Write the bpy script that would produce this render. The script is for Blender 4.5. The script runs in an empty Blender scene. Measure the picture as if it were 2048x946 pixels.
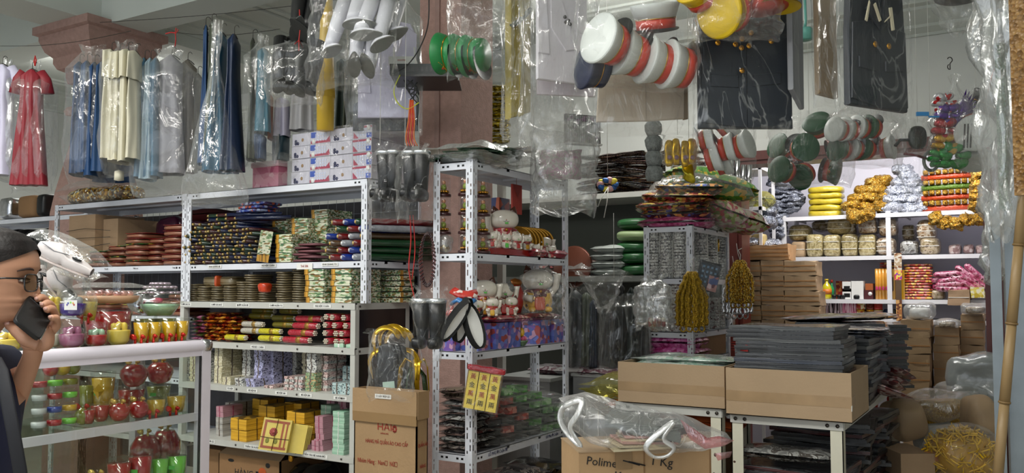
import bpy,bmesh,math,random
from mathutils import Vector,Matrix,noise,Euler
R=math.radians
sc=bpy.context.scene
COL=sc.collection
rnd=random.Random(11)
YAW,PITCH,FPX=R(30.9),R(3.0),1700.0
cd=bpy.data.cameras.new('camera');cam=bpy.data.objects.new('camera',cd);COL.objects.link(cam)
cam.location=(0,0,1.45);cam.rotation_euler=(R(90)+PITCH,0,YAW)
cd.sensor_width=36;cd.lens=36*FPX/2048;cd.shift_y=18/2048;cd.clip_start=0.05
sc.camera=cam
sc.view_settings.view_transform='Standard';sc.view_settings.look='None'
sc.view_settings.gamma=1;sc.view_settings.use_curve_mapping=False
sc.view_settings.exposure=0.25
w=bpy.data.worlds.new('daylight');sc.world=w;w.use_nodes=True
w.node_tree.nodes['Background'].inputs[0].default_value=(0.80,0.90,1.0,1)
w.node_tree.nodes['Background'].inputs[1].default_value=0.5
def area(name,loc,rot,sx,sy,power,col=(1,1,1)):
 l=bpy.data.lights.new(name,'AREA');l.shape='RECTANGLE';l.size=sx;l.size_y=sy;l.energy=power;l.color=col
 o=bpy.data.objects.new(name,l);o.location=loc;o.rotation_euler=rot;COL.objects.link(o);return o
area('daylight_from_open_shopfront',(-1.8,-2.6,2.0),(R(86),0,0),7.5,2.8,62,(0.93,0.97,1.0))
area('shop_lamp',(-4.0,1.2,3.25),(0,0,0),2.6,0.25,55,(1.0,0.97,0.92))
area('shop_lamp',(-1.3,0.5,3.25),(0,0,0),2.6,0.25,55,(1.0,0.97,0.92))
area('shop_lamp',(-2.2,5.2,3.25),(0,0,0),1.2,0.25,20,(1.0,0.97,0.92))
area('shop_lamp',(-6.9,4.6,3.15),(0,0,0),1.2,0.25,16,(1.0,0.97,0.92))
area('shop_lamp',(-4.0,1.2,3.22),(R(180),0,0),2.6,0.25,30,(1.0,0.98,0.95))  # upward halves of the lamps, added to brighten ceiling and walls
area('shop_lamp',(-1.3,0.5,3.22),(R(180),0,0),2.6,0.25,30,(1.0,0.98,0.95))
area('shop_lamp',(-2.2,5.2,3.22),(R(180),0,0),1.2,0.25,14,(1.0,0.98,0.95))
area('shop_lamp',(-6.9,4.6,3.1),(R(180),0,0),1.2,0.25,12,(1.0,0.98,0.95))
area('storeroom_lamp',(-0.8,6.85,2.85),(R(38),0,0),1.6,0.4,31,(1.0,0.98,0.95))
sc.cycles.transparent_max_bounces=24
sc.cycles.max_bounces=7;sc.cycles.diffuse_bounces=3;sc.cycles.glossy_bounces=3;sc.cycles.transmission_bounces=4
sc.cycles.caustics_reflective=False;sc.cycles.caustics_refractive=False
_f=Vector((-math.sin(YAW)*math.cos(PITCH),math.cos(YAW)*math.cos(PITCH),math.sin(PITCH)))
_r=Vector((math.cos(YAW),math.sin(YAW),0));_u=_r.cross(_f);EYE=Vector((0,0,1.45))
def ray(px,py):return _f+_r*((px-1024)/FPX)+_u*((491-py)/FPX)
def hit(ax,val,px,py):
 d=ray(px,py);return EYE+d*((val-EYE[ax])/d[ax])
hx=lambda x,px,py:hit(0,x,px,py)
hy=lambda y,px,py:hit(1,y,px,py)
hz=lambda z,px,py:hit(2,z,px,py)
P=lambda px,py,d:EYE+ray(px,py)*d
MATS={}
def nt(name):
 m=bpy.data.materials.new(name);m.use_nodes=True
 t=m.node_tree;t.nodes.clear();o=t.nodes.new('ShaderNodeOutputMaterial');return m,t,o
def N(t,k,**kw):
 n=t.nodes.new('ShaderNode'+k)
 for a,b in kw.items():
  if a in n.inputs:n.inputs[a].default_value=b
  else:setattr(n,a,b)
 return n
def L(t,a,b):t.links.new(a,b)
def hexc(c):
 if isinstance(c,str):
  v=[int(c[i:i+2],16)/255 for i in(0,2,4)]
  return tuple((x/12.92 if x<.04045 else((x+.055)/1.055)**2.4)for x in v)+(1,)
 return tuple(c)+(1,)if len(c)==3 else c
def mat(name,col,rough=.55,metal=0,var=.12,vs=9,bump=0,bs=40,coat=0,obj=.0,spec=.5,col2=None,trans=0,emis=0,dist=0,sx=(1,1,1)):
 """plain surface: base colour with fine noise variation, optional second colour, bump and clear coat"""
 if name in MATS:return MATS[name]
 m,t,o=nt(name);MATS[name]=m;c=hexc(col)
 b=N(t,'BsdfPrincipled',Roughness=rough,Metallic=metal)
 b.inputs['Coat Weight'].default_value=coat;b.inputs['Coat Roughness'].default_value=.08
 b.inputs['Specular IOR Level'].default_value=spec;b.inputs['Transmission Weight'].default_value=trans
 L(t,b.outputs[0],o.inputs[0])
 tc=N(t,'TexCoord');mp=N(t,'Mapping');mp.inputs['Scale'].default_value=sx
 L(t,tc.outputs['Object'],mp.inputs[0])
 n=N(t,'TexNoise',Scale=vs,Detail=3.0,Distortion=dist);L(t,mp.outputs[0],n.inputs['Vector'])
 r=N(t,'ValToRGB');e=r.color_ramp.elements
 e[0].position=.3;e[1].position=.7
 if col2:e[0].color=c;e[1].color=hexc(col2)
 else:
  e[0].color=tuple(x*(1-var)for x in c[:3])+(1,);e[1].color=tuple(min(1,x*(1+var))for x in c[:3])+(1,)
 L(t,n.outputs['Fac'],r.inputs[0]);out=r.outputs[0]
 if obj:
  oi=N(t,'ObjectInfo');hs=N(t,'HueSaturation')
  mr=N(t,'MapRange');mr.inputs[3].default_value=1-obj;mr.inputs[4].default_value=1+obj
  L(t,oi.outputs['Random'],mr.inputs[0]);L(t,mr.outputs[0],hs.inputs['Value']);L(t,out,hs.inputs['Color']);out=hs.outputs[0]
 L(t,out,b.inputs['Base Color'])
 if emis:L(t,out,b.inputs['Emission Color']);b.inputs['Emission Strength'].default_value=emis
 if bump:
  n2=N(t,'TexNoise',Scale=bs,Detail=2.0);L(t,mp.outputs[0],n2.inputs['Vector'])
  bp=N(t,'Bump',Strength=bump,Distance=.01);L(t,n2.outputs['Fac'],bp.inputs['Height']);L(t,bp.outputs[0],b.inputs['Normal'])
 return m
def pat(name,cols,scale=20,rough=.4,metal=0,coat=0,kind='cell',bump=0,sx=(1,1,1),rand=1.0,obj=True,dist=0):
 """printed pattern: hard patches of several colours"""
 if name in MATS:return MATS[name]
 m,t,o=nt(name);MATS[name]=m
 b=N(t,'BsdfPrincipled',Roughness=rough,Metallic=metal);b.inputs['Coat Weight'].default_value=coat;b.inputs['Coat Roughness'].default_value=.06
 L(t,b.outputs[0],o.inputs[0])
 tc=N(t,'TexCoord');mp=N(t,'Mapping');mp.inputs['Scale'].default_value=sx
 L(t,tc.outputs['Object'],mp.inputs[0])
 if obj:
  oi=N(t,'ObjectInfo');mu=N(t,'Math',operation='MULTIPLY');mu.inputs[1].default_value=9.0
  L(t,oi.outputs['Random'],mu.inputs[0]);L(t,mu.outputs[0],mp.inputs['Location'])
 if kind=='cell':
  v=N(t,'TexVoronoi',Scale=scale);v.inputs['Randomness'].default_value=rand
  L(t,mp.outputs[0],v.inputs['Vector'])
  sp=N(t,'SeparateColor');L(t,v.outputs['Color'],sp.inputs[0]);f=sp.outputs[0]
 else:
  v=N(t,'TexNoise',Scale=scale,Detail=4.0,Distortion=dist);L(t,mp.outputs[0],v.inputs['Vector'])
  mr=N(t,'MapRange');mr.inputs[1].default_value=.3;mr.inputs[2].default_value=.7;L(t,v.outputs['Fac'],mr.inputs[0]);f=mr.outputs[0]
 r=N(t,'ValToRGB');r.color_ramp.interpolation='CONSTANT';e=r.color_ramp.elements
 while len(e)<len(cols):e.new(.5)
 for i,c in enumerate(cols):e[i].position=i/len(cols);
 for i,c in enumerate(cols):e[i].color=hexc(c)
 L(t,f,r.inputs[0]);L(t,r.outputs[0],b.inputs['Base Color'])
 if bump:
  bp=N(t,'Bump',Strength=bump,Distance=.01)
  L(t,(v.outputs['Distance']if kind=='cell' else v.outputs['Fac']),bp.inputs['Height']);L(t,bp.outputs[0],b.inputs['Normal'])
 return m
def stripes(name,cols,scale=60,axis=2,rough=.5,coat=0,metal=0,noise_amt=.6,bump=.3):
 """thin layered edges (paper stacks) running across one axis"""
 if name in MATS:return MATS[name]
 m,t,o=nt(name);MATS[name]=m
 b=N(t,'BsdfPrincipled',Roughness=rough,Metallic=metal);b.inputs['Coat Weight'].default_value=coat
 L(t,b.outputs[0],o.inputs[0])
 tc=N(t,'TexCoord');mp=N(t,'Mapping');s=[1.5,1.5,1.5];s[axis]=scale;mp.inputs['Scale'].default_value=s
 L(t,tc.outputs['Object'],mp.inputs[0])
 v=N(t,'TexNoise',Scale=1.0,Detail=3.0,Distortion=noise_amt);L(t,mp.outputs[0],v.inputs['Vector'])
 mr=N(t,'MapRange');mr.inputs[1].default_value=.32;mr.inputs[2].default_value=.68;L(t,v.outputs['Fac'],mr.inputs[0])
 r=N(t,'ValToRGB');e=r.color_ramp.elements
 while len(e)<len(cols):e.new(.5)
 for i,c in enumerate(cols):e[i].position=i/max(1,len(cols)-1)
 for i,c in enumerate(cols):e[i].color=hexc(c)
 L(t,mr.outputs[0],r.inputs[0]);L(t,r.outputs[0],b.inputs['Base Color'])
 bp=N(t,'Bump',Strength=bump,Distance=.004);L(t,v.outputs['Fac'],bp.inputs['Height']);L(t,bp.outputs[0],b.inputs['Normal'])
 return m
def film(name,tint='ffffff',haze=.10,edge=.45,rough=.09,crease=.35,scale=9,bump=.9,body='f4f6f2'):
 """thin wrinkled polythene: see-through, glossy, hazier at grazing angles and along its creases"""
 if name in MATS:return MATS[name]
 m,t,o=nt(name);MATS[name]=m
 tc=N(t,'TexCoord');mp=N(t,'Mapping');mp.inputs['Scale'].default_value=(1,1,.45)
 L(t,tc.outputs['Object'],mp.inputs[0])
 n=N(t,'TexNoise',Scale=scale,Detail=4.0,Distortion=1.6);L(t,mp.outputs[0],n.inputs['Vector'])
 bp=N(t,'Bump',Strength=bump,Distance=.02);L(t,n.outputs['Fac'],bp.inputs['Height'])
 tr=N(t,'BsdfTransparent');tr.inputs[0].default_value=hexc(tint)
 gd=N(t,'BsdfDiffuse');gd.inputs[0].default_value=hexc(body);gg=N(t,'BsdfGlossy',Roughness=rough);L(t,bp.outputs[0],gg.inputs['Normal'])
 g=N(t,'MixShader',Fac=.62);L(t,gd.outputs[0],g.inputs[1]);L(t,gg.outputs[0],g.inputs[2])
 r=N(t,'ValToRGB');e=r.color_ramp.elements
 e[0].position=.488;e[0].color=(0,0,0,1);e[1].position=.50;e[1].color=(1,1,1,1);k=e.new(.512);k.color=(0,0,0,1)
 L(t,n.outputs['Fac'],r.inputs[0])
 lw=N(t,'LayerWeight',Blend=.35);L(t,bp.outputs[0],lw.inputs['Normal'])
 a=N(t,'Math',operation='MULTIPLY_ADD');a.inputs[1].default_value=edge*.6;a.inputs[2].default_value=haze*.7;L(t,lw.outputs['Facing'],a.inputs[0])
 c=N(t,'Math',operation='MULTIPLY_ADD',use_clamp=True);c.inputs[1].default_value=crease*.45;L(t,r.outputs[0],c.inputs[0]);L(t,a.outputs[0],c.inputs[2])
 mx=N(t,'MixShader');L(t,c.outputs[0],mx.inputs[0]);L(t,tr.outputs[0],mx.inputs[1]);L(t,g.outputs[0],mx.inputs[2]);L(t,mx.outputs[0],o.inputs[0])
 return m
def glass(name,tint='eef6f2',fac=.07,rough=.02):
 if name in MATS:return MATS[name]
 m,t,o=nt(name);MATS[name]=m
 tr=N(t,'BsdfTransparent');tr.inputs[0].default_value=hexc(tint)
 g=N(t,'BsdfGlossy',Roughness=rough);lw=N(t,'LayerWeight',Blend=.25)
 a=N(t,'Math',operation='MULTIPLY_ADD',use_clamp=True);a.inputs[1].default_value=.22;a.inputs[2].default_value=fac*.5;L(t,lw.outputs['Facing'],a.inputs[0])
 mx=N(t,'MixShader');L(t,a.outputs[0],mx.inputs[0]);L(t,tr.outputs[0],mx.inputs[1]);L(t,g.outputs[0],mx.inputs[2]);L(t,mx.outputs[0],o.inputs[0])
 return m
class MB:
 def __init__(s,M=None):s.v=[];s.f=[];s.mi=[];s.sm=[];s.M=M or Matrix();s.k=0
 def add(s,vs,fs,smooth=False):
  b=len(s.v);M=s.M
  s.v.extend(M@Vector(p)for p in vs)
  for f in fs:s.f.append([i+b for i in f]);s.mi.append(s.k);s.sm.append(smooth)
  return s
 def box(s,x0,x1,y0,y1,z0,z1):
  return s.add([(x0,y0,z0),(x1,y0,z0),(x1,y1,z0),(x0,y1,z0),(x0,y0,z1),(x1,y0,z1),(x1,y1,z1),(x0,y1,z1)],[(0,3,2,1),(4,5,6,7),(0,1,5,4),(1,2,6,5),(2,3,7,6),(3,0,4,7)])
 def cb(s,c,d,M=None):
  x,y,z=c;a,b,e=(q/2 for q in d)
  if M is not None:
   k=s.M;s.M=k@M;s.box(x-a,x+a,y-b,y+b,z-e,z+e);s.M=k;return s
  return s.box(x-a,x+a,y-b,y+b,z-e,z+e)
 def lathe(s,prof,n=16,c=(0,0,0),M=None,sq=(1,1),smooth=True,wob=0,seed=0):
  """profile of (radius, z) turned about z"""
  vs,fs=[],[];r0=random.Random(seed)
  for r,z in prof:
   for i in range(n):
    a=2*math.pi*i/n;q=r*(1+wob*math.sin(a*5+z*40+seed))
    vs.append((c[0]+q*math.cos(a)*sq[0],c[1]+q*math.sin(a)*sq[1],c[2]+z))
  for j in range(len(prof)-1):
   for i in range(n):fs.append((j*n+i,j*n+(i+1)%n,(j+1)*n+(i+1)%n,(j+1)*n+i))
  if prof[0][0]>1e-5:fs.append(tuple(range(n))[::-1])
  if prof[-1][0]>1e-5:fs.append(tuple((len(prof)-1)*n+i for i in range(n)))
  if M is not None:
   k=s.M;s.M=k@M;s.add(vs,fs,smooth);s.M=k;return s
  return s.add(vs,fs,smooth)
 def cyl(s,p0,p1,r0,r1=None,n=12,smooth=True):
  p0,p1=Vector(p0),Vector(p1);r1=r0 if r1 is None else r1
  d=p1-p0;M=Matrix.Translation(p0)@d.to_track_quat('Z','Y').to_matrix().to_4x4()
  return s.lathe([(r0,0),(r1,d.length)],n,M=M,smooth=smooth)
 def tube(s,pts,r,n=6,caps=True,flat=1.0):
  pts=[Vector(p)for p in pts];vs,fs=[],[];m=len(pts);up=None
  for i,p in enumerate(pts):
   t=(pts[min(i+1,m-1)]-pts[max(i-1,0)]);t=t.normalized()if t.length>1e-9 else Vector((0,0,1))
   if up is None:up=t.orthogonal().normalized()
   up=(up-t*up.dot(t));up=up.normalized()if up.length>1e-6 else t.orthogonal().normalized()
   b=t.cross(up);rr=r[i]if isinstance(r,(list,tuple))else r
   for j in range(n):
    a=2*math.pi*j/n;vs.append(p+up*math.cos(a)*rr+b*math.sin(a)*rr*flat)
  for i in range(m-1):
   for j in range(n):fs.append((i*n+j,i*n+(j+1)%n,(i+1)*n+(j+1)%n,(i+1)*n+j))
  if caps:fs.append(tuple(range(n))[::-1]);fs.append(tuple((m-1)*n+j for j in range(n)))
  return s.add(vs,fs,True)
 def grid(s,fn,nu,nv,smooth=True,wrap=False,flip=False):
  vs=[fn(i/nu,j/nv)for j in range(nv+1)for i in range(nu if wrap else nu+1)]
  w_=nu if wrap else nu+1;fs=[]
  for j in range(nv):
   for i in range(nu):
    q=(j*w_+i,j*w_+(i+1)%w_,(j+1)*w_+(i+1)%w_,(j+1)*w_+i)
    fs.append(q[::-1]if flip else q)
  return s.add(vs,fs,smooth)
 def blob(s,c,d,n=5,k=4.0,amp=0,fr=3,seed=0,M=None,smooth=True,fold=0):
  """rounded box: k=2 ellipsoid, k>8 nearly a box; noise gives the lumps of soft goods"""
  vs,fs,idx=[],[],{}
  off=Vector((seed*7.3,seed*3.1,seed*1.7));hd=Vector((d[0]/2,d[1]/2,d[2]/2));md=min(d)
  def vid(a,b,e):
   key=(a,b,e)
   if key in idx:return idx[key]
   p=Vector((a/n*2-1,b/n*2-1,e/n*2-1))
   q=(abs(p.x)**k+abs(p.y)**k+abs(p.z)**k)**(1/k)if k<10 else 1
   p=p/q if q else p;p*=1.0
   w0=Vector((p.x*hd.x,p.y*hd.y,p.z*hd.z))
   if amp:
    nn=noise.noise_vector(w0*fr+off);w0=w0+nn*amp
   if fold:w0+=p.normalized()*fold*math.sin(w0.z*fr*6+seed)
   idx[key]=len(vs);vs.append(Vector(c)+w0);return idx[key]
  for a in range(n):
   for b in range(n):
    fs.append((vid(a,b,0),vid(a,b+1,0),vid(a+1,b+1,0),vid(a+1,b,0)))
    fs.append((vid(a,b,n),vid(a+1,b,n),vid(a+1,b+1,n),vid(a,b+1,n)))
    fs.append((vid(a,0,b),vid(a+1,0,b),vid(a+1,0,b+1),vid(a,0,b+1)))
    fs.append((vid(a,n,b),vid(a,n,b+1),vid(a+1,n,b+1),vid(a+1,n,b)))
    fs.append((vid(0,a,b),vid(0,a,b+1),vid(0,a+1,b+1),vid(0,a+1,b)))
    fs.append((vid(n,a,b),vid(n,a+1,b),vid(n,a+1,b+1),vid(n,a,b+1)))
  smooth=smooth and k<10
  if M is not None:
   k_=s.M;s.M=k_@M;s.add(vs,fs,smooth);s.M=k_;return s
  return s.add(vs,fs,smooth)
 def pillow(s,c,d,n=8,amp=.006,fr=14,seed=0,M=None,edge=.08):
  """sealed soft packet: fat in the middle, thin ragged rim"""
  a,b,h=d[0]/2,d[1]/2,d[2]/2;off=Vector((seed*5.1,seed*2.3,0))
  def fn(sg):
   def g(u,v):
    x,y=u*2-1,v*2-1
    q=max(0,(1-x**4)*(1-y**4))**.5
    nz=noise.noise(Vector((x*a,y*b,sg))*fr+off)
    e=1+.04*math.sin(9*x+seed)*abs(y)+.04*math.sin(8*y+seed*2)*abs(x)
    return Vector((c[0]+x*a*e,c[1]+y*b*e,c[2]+sg*h*max(edge,q)+nz*amp*(q+.3)))
   return g
  k_=s.M
  if M is not None:s.M=k_@M
  s.grid(fn(1),n,n);s.grid(fn(-1),n,n,flip=True);s.M=k_
  return s
 def stuff(s,name,m=None,parent=None,at=None):o=s.build(name,m,parent,at);o['kind']='stuff';return o
 def build(s,name,m=None,parent=None,at=None):
  """at / parent: world-space vertices are stored relative to the thing's base point"""
  o0=Vector(at)if at is not None else(Vector(parent['_o'])if parent is not None and '_o' in parent.keys()else Vector((0,0,0)))
  me=bpy.data.meshes.new(name);me.from_pydata([v-o0 for v in s.v],[],s.f)
  ms=m if isinstance(m,(list,tuple))else[m]
  for q in ms:
   if q is not None:me.materials.append(q)
  me.polygons.foreach_set('material_index',s.mi);me.polygons.foreach_set('use_smooth',s.sm);me.update()
  o=bpy.data.objects.new(name,me);COL.objects.link(o)
  if parent is not None:o.parent=parent
  elif at is not None:o.location=o0
  o['_o']=tuple(o0)
  return o
def tag(o,label=None,cat=None,group=None,kind=None):
 if label:o['label']=label
 if cat:o['category']=cat
 if group:o['group']=group
 if kind:o['kind']=kind
 return o
def thing(name,label,cat,at=(0,0,0),group=None,kind=None):
 o=bpy.data.objects.new(name,None);COL.objects.link(o);o.location=at;o['_o']=tuple(at);o.empty_display_size=.05
 return tag(o,label,cat,group,kind)
def dup(root,loc=None,rot=None,label=None,group=None,scale=None):
 def cp(o,par):
  c=o.copy();COL.objects.link(c)
  if par is not None:c.parent=par
  for ch in o.children:cp(ch,c)
  return c
 r=cp(root,None)
 place(r,loc,rot,label,group,scale);return r
def place(r,loc=None,rot=None,label=None,group=None,scale=None):
 if loc is not None:r.location=loc
 if rot is not None:r.rotation_euler=rot if isinstance(rot,(tuple,Euler))else(0,0,rot)
 if scale is not None:r.scale=(scale,)*3 if isinstance(scale,(int,float))else scale
 if label:r['label']=label
 if group:r['group']=group
 return r
class Kind:
 """first placement uses the model itself, the rest are copies"""
 def __init__(s,root):s.root=root;s.used=False
 def __call__(s,loc,rot=0.0,label=None,group=None,scale=None):
  if not s.used:s.used=True;return place(s.root,loc,rot,label,group,scale)
  return dup(s.root,loc,rot,label,group,scale)
def text(body,size,loc,rot,m,parent=None,name='lettering',align='CENTER',ext=.0004,sx=1.0):
 c=bpy.data.curves.new(name,'FONT');c.body=body;c.size=size;c.align_x=align;c.align_y='CENTER';c.extrude=ext;c.resolution_u=2
 c.materials.append(m);o=bpy.data.objects.new(name,c);COL.objects.link(o)
 base=Vector(parent['_o'])if parent is not None and '_o' in parent.keys()else Vector((0,0,0))
 o.location=Vector(loc)-base;o.rotation_euler=rot;o.scale=(sx,1,1)
 bpy.context.view_layer.update()
 me=bpy.data.meshes.new_from_object(o);q=bpy.data.objects.new(name,me);COL.objects.link(q)
 q.location=o.location;q.rotation_euler=o.rotation_euler;q.scale=o.scale;bpy.data.objects.remove(o)
 q['kind']='stuff'
 if parent is not None:q.parent=parent
 return q
FRONT=(R(90),0,0)
SIDE=(R(90),0,R(90))
ORD=['bottom','second','third','fourth','fifth','sixth','seventh','eighth','ninth','tenth','eleventh','twelfth','thirteenth','fourteenth','fifteenth','sixteenth','seventeenth','eighteenth','nineteenth','twentieth','twenty-first','twenty-second','twenty-third']
def nth(i,n):
 if i==0:return 'bottom one'
 if i==n-1:return 'topmost'
 return ORD[i]+' from the bottom'
def facing(px,extra=0):
 return YAW+R(extra)
WHITE=mat('white_paint','d8dad6',.5,var=.03,vs=2,bump=.05)
CEIL=mat('ceiling_paint','cfd4cd',.7,var=.03,vs=1.5)
PINK=mat('pink_stucco','ab8a80',.85,var=.10,vs=30,bump=.35,bs=120)
STEEL=mat('white_powder_coated_steel','dcdfe7',.38,var=.05,vs=6)
STEELG=mat('grey_white_painted_steel','bfbfb9',.45,var=.08,vs=5)
CREAMST=mat('cream_painted_steel','d6d3c0',.4,var=.06,vs=6)
BOLT=mat('bolt_steel','55504c',.35,.8)
DARK=mat('black_plastic','0c0d0f',.35)
CARD=mat('corrugated_cardboard','a5896b',.8,var=.07,vs=7,bump=.1,bs=90,obj=.06)
CARDD=mat('brown_cardboard','8d6b48',.8,var=.08,vs=6,bump=.1,bs=80)
KRAFT=mat('kraft_paper','aa9070',.62,var=.12,vs=5,bump=.5,bs=14,obj=.07)
TAPE=mat('packing_tape','8f7350',.25,var=.05)
STRING=mat('white_string','d9d9d2',.7)
INK=mat('black_ink','17171a',.6,var=0)
REDINK=mat('red_print','a03424',.6,var=0)
PAPERW=mat('white_paper','e6e6e2',.6,var=.03)
FILM=film('clear_polythene')
FILMT=film('garment_polythene',haze=.13,crease=.30,scale=7,edge=.4)
FILMH=film('hazy_polythene',haze=.42,edge=.5,crease=.3,rough=.2,body='d9dedb')
FILMC=film('tight_cellophane',haze=.05,edge=.30,crease=.38,scale=16,rough=.06)
GLASS=glass('clear_glass')
ACRYL=glass('clear_acrylic','fbfbfb',.06,.05)
WIREM=mat('dark_wire','3c3a36',.4,.8)
CHROME=mat('chrome','c9c9c9',.18,1)
REDW=mat('red_string','b52a28',.7)
BLK=mat('black_rubber','101113',.5)
# THE ROOM
def struct(mb,name,m,parent=None):o=mb.build(name,m,parent);o['kind']='structure';return o
FLOORM=mat('floor_tiles','a9a297',.35,var=.05,vs=3)
fl=struct(MB().box(-9.2,1.8,-3.2,6.6,-.06,0).box(-3.0,.6,6.6,8.8,-.06,0),'floor',FLOORM)
tl=MB().box(0,.594,0,.594,0,.004)
t0=None
for i in range(10):
 for j in range(9):
  x,y=-4.9+i*.6,.2+j*.6
  if t0 is None:t0=tl.build('tile',FLOORM,fl);t0.location=(x,y,0)
  else:
   c=t0.copy();COL.objects.link(c);c.location=(x,y,0)
struct(MB().box(-9.2,1.8,-3.2,6.7,3.62,3.72),'ceiling',CEIL)
wb=MB().box(-9.2,-1.90,6.47,6.62,0,3.7).box(-.15,1.8,6.47,6.62,0,3.7).box(-1.90,-.15,6.47,6.62,2.46,3.7)
struct(wb,'wall_back',WHITE)
struct(MB().box(-9.3,-9.2,-3.2,6.7,0,3.7),'wall_left',WHITE)
struct(MB().box(1.7,1.8,-3.2,6.7,0,3.7),'wall_right',WHITE)
struct(MB().box(-9.2,1.8,-3.2,-3.1,2.9,3.7),'wall_front',WHITE)
SW=mat('storeroom_white','cfcdd8',.7,var=.03,vs=2)
struct(MB().box(-2.7,.45,8.25,8.35,0,3.0).box(-2.8,-2.7,6.62,8.35,0,3.0).box(.35,.45,6.62,8.25,0,3.0),'wall_storeroom',SW)
o=struct(MB().box(-2.8,.45,6.62,8.35,3.0,3.06),'ceiling_storeroom',SW)
REDWOOD=mat('dark_red_wood','5a2018',.4,var=.15,vs=4,sx=(8,8,1))
for a,(x0,x1,z0,z1)in enumerate([(-1.92,-1.81,0,2.46),(-.205,-.10,0,2.46),(-1.92,-.10,2.40,2.50)]):
 m_=MB().box(x0,x1,6.42,6.64,z0,z1)
 if a<2:m_.box(x0+.03,x1-.03,6.405,6.43,z0,z1-.02)
 else:m_.box(x0,x1,6.405,6.43,z0+.03,z1-.03)
 struct(m_,'trim_%d'%(a+1),REDWOOD)
def prism_x(mb,prof,x0,x1):
 n=len(prof);mb.add([(x0,y,z)for y,z in prof]+[(x1,y,z)for y,z in prof],[(i,(i+1)%n,n+(i+1)%n,n+i)for i in range(n)]+[tuple(range(n))[::-1],tuple(range(n,2*n))])
def prism_y(mb,prof,y0,y1):
 n=len(prof);mb.add([(x,y0,z)for x,z in prof]+[(x,y1,z)for x,z in prof],[(i,n+i,n+(i+1)%n,(i+1)%n)for i in range(n)]+[tuple(range(n)),tuple(range(n,2*n))[::-1]])
b_=MB().box(-9.2,1.7,3.58,3.86,3.315,3.63);struct(b_,'trim_4',CEIL)['label']='white ceiling beam across the shop above the pillars'
b_=MB().box(-5.93,-5.52,-3.1,3.58,3.335,3.63).box(-5.93,-5.52,3.86,6.47,3.335,3.63);struct(b_,'trim_5',CEIL)['label']='white ceiling beam running from the shopfront to the back wall'
STEPS=[(0,0),(.24,0),(.24,-.02),(.19,-.03),(.19,-.05),(.12,-.09),(.07,-.12),(.07,-.14),(.02,-.17),(.02,-.19),(0,-.19)]
def cornice_x(name,x0,x1,y,sg,z=3.62):
 m_=MB();prism_x(m_,[(y+sg*a,z+b)for a,b in STEPS],x0,x1);return struct(m_,name,CEIL)
def cornice_y(name,y0,y1,x,sg,z=3.62):
 m_=MB();prism_y(m_,[(x+sg*a,z+b)for a,b in STEPS],y0,y1);return struct(m_,name,CEIL)
cornice_x('trim_6',-9.2,1.7,6.47,-1,3.40);cornice_x('trim_7',-5.52,1.7,3.86,1);cornice_x('trim_8',-9.2,-5.93,3.86,1)
cornice_y('trim_9',3.86,6.47,-5.52,1);cornice_y('trim_10',3.86,6.47,-5.93,-1);cornice_y('trim_11',-3,3.58,-5.93,-1)
cornice_y('trim_12',-3,6.47,-9.2,1)
for k,(x0,x1,y0,y1)in enumerate([(-5.0,-2.0,4.3,6.0),(-8.6,-6.5,4.4,5.9),(-8.6,-6.5,.8,3.0)]):
 m_=MB()
 for q,zz in((0,.03),(.07,.018)):
  m_.box(x0+q,x1-q,y0+q,y0+q+.05,3.62-zz,3.62).box(x0+q,x1-q,y1-q-.05,y1-q,3.62-zz,3.62)
  m_.box(x0+q,x0+q+.05,y0+q,y1-q,3.62-zz,3.62).box(x1-q-.05,x1-q,y0+q,y1-q,3.62-zz,3.62)
 struct(m_,'trim_%d'%(13+k),CEIL)
def ring(mb,x0,x1,y0,y1,prof):
 vs=[]
 for e,z in prof:vs+=[(x0-e,y0-e,z),(x1+e,y0-e,z),(x1+e,y1+e,z),(x0-e,y1+e,z)]
 fs=[]
 for j in range(len(prof)-1):
  for i in range(4):fs.append((j*4+i,j*4+(i+1)%4,j*4+4+(i+1)%4,j*4+4+i))
 fs.append((3,2,1,0));k=len(prof)*4;fs.append((k-4,k-3,k-2,k-1));mb.add(vs,fs)
p1=thing('pillar','pink stucco pillar behind the corner shelf rack','pillar',(-2.62,3.8,0),kind='structure')
m_=MB();m_.box(-2.76,-2.49,3.64,3.95,0,3.33);o=m_.build('shaft',PINK,p1)
PINKP=mat('pink_pilaster','a0827a',.85,var=.08,vs=20,bump=.3,bs=100)
MB().box(-2.655,-2.625,3.632,3.642,.2,3.3).build('groove_strip',PINKP,p1)
p2=thing('pillar','pink stucco pillar with a stepped capital behind the hanging dresses','pillar',(-5.72,3.7,0),kind='structure')
m_=MB();ring(m_,-5.86,-5.60,3.60,3.84,[(.10,0),(.10,1.8),(.095,2.0),(.075,2.15),(.045,2.32),(.015,2.48),(.0,2.62),(0,2.705)]);m_.build('shaft',PINK,p2)
m_=MB();ring(m_,-5.86,-5.60,3.60,3.84,[(.0,2.705),(.035,2.71),(.045,2.74),(.03,2.77),(.0,2.78),(.0,2.93),(.03,2.94),(.04,2.99),(.04,3.02),(.08,3.04),(.10,3.08),(.10,3.12),(.14,3.16),(.17,3.24),(.17,3.27),(.20,3.28),(.20,3.335)])
m_.build('capital',PINK,p2)
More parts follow.
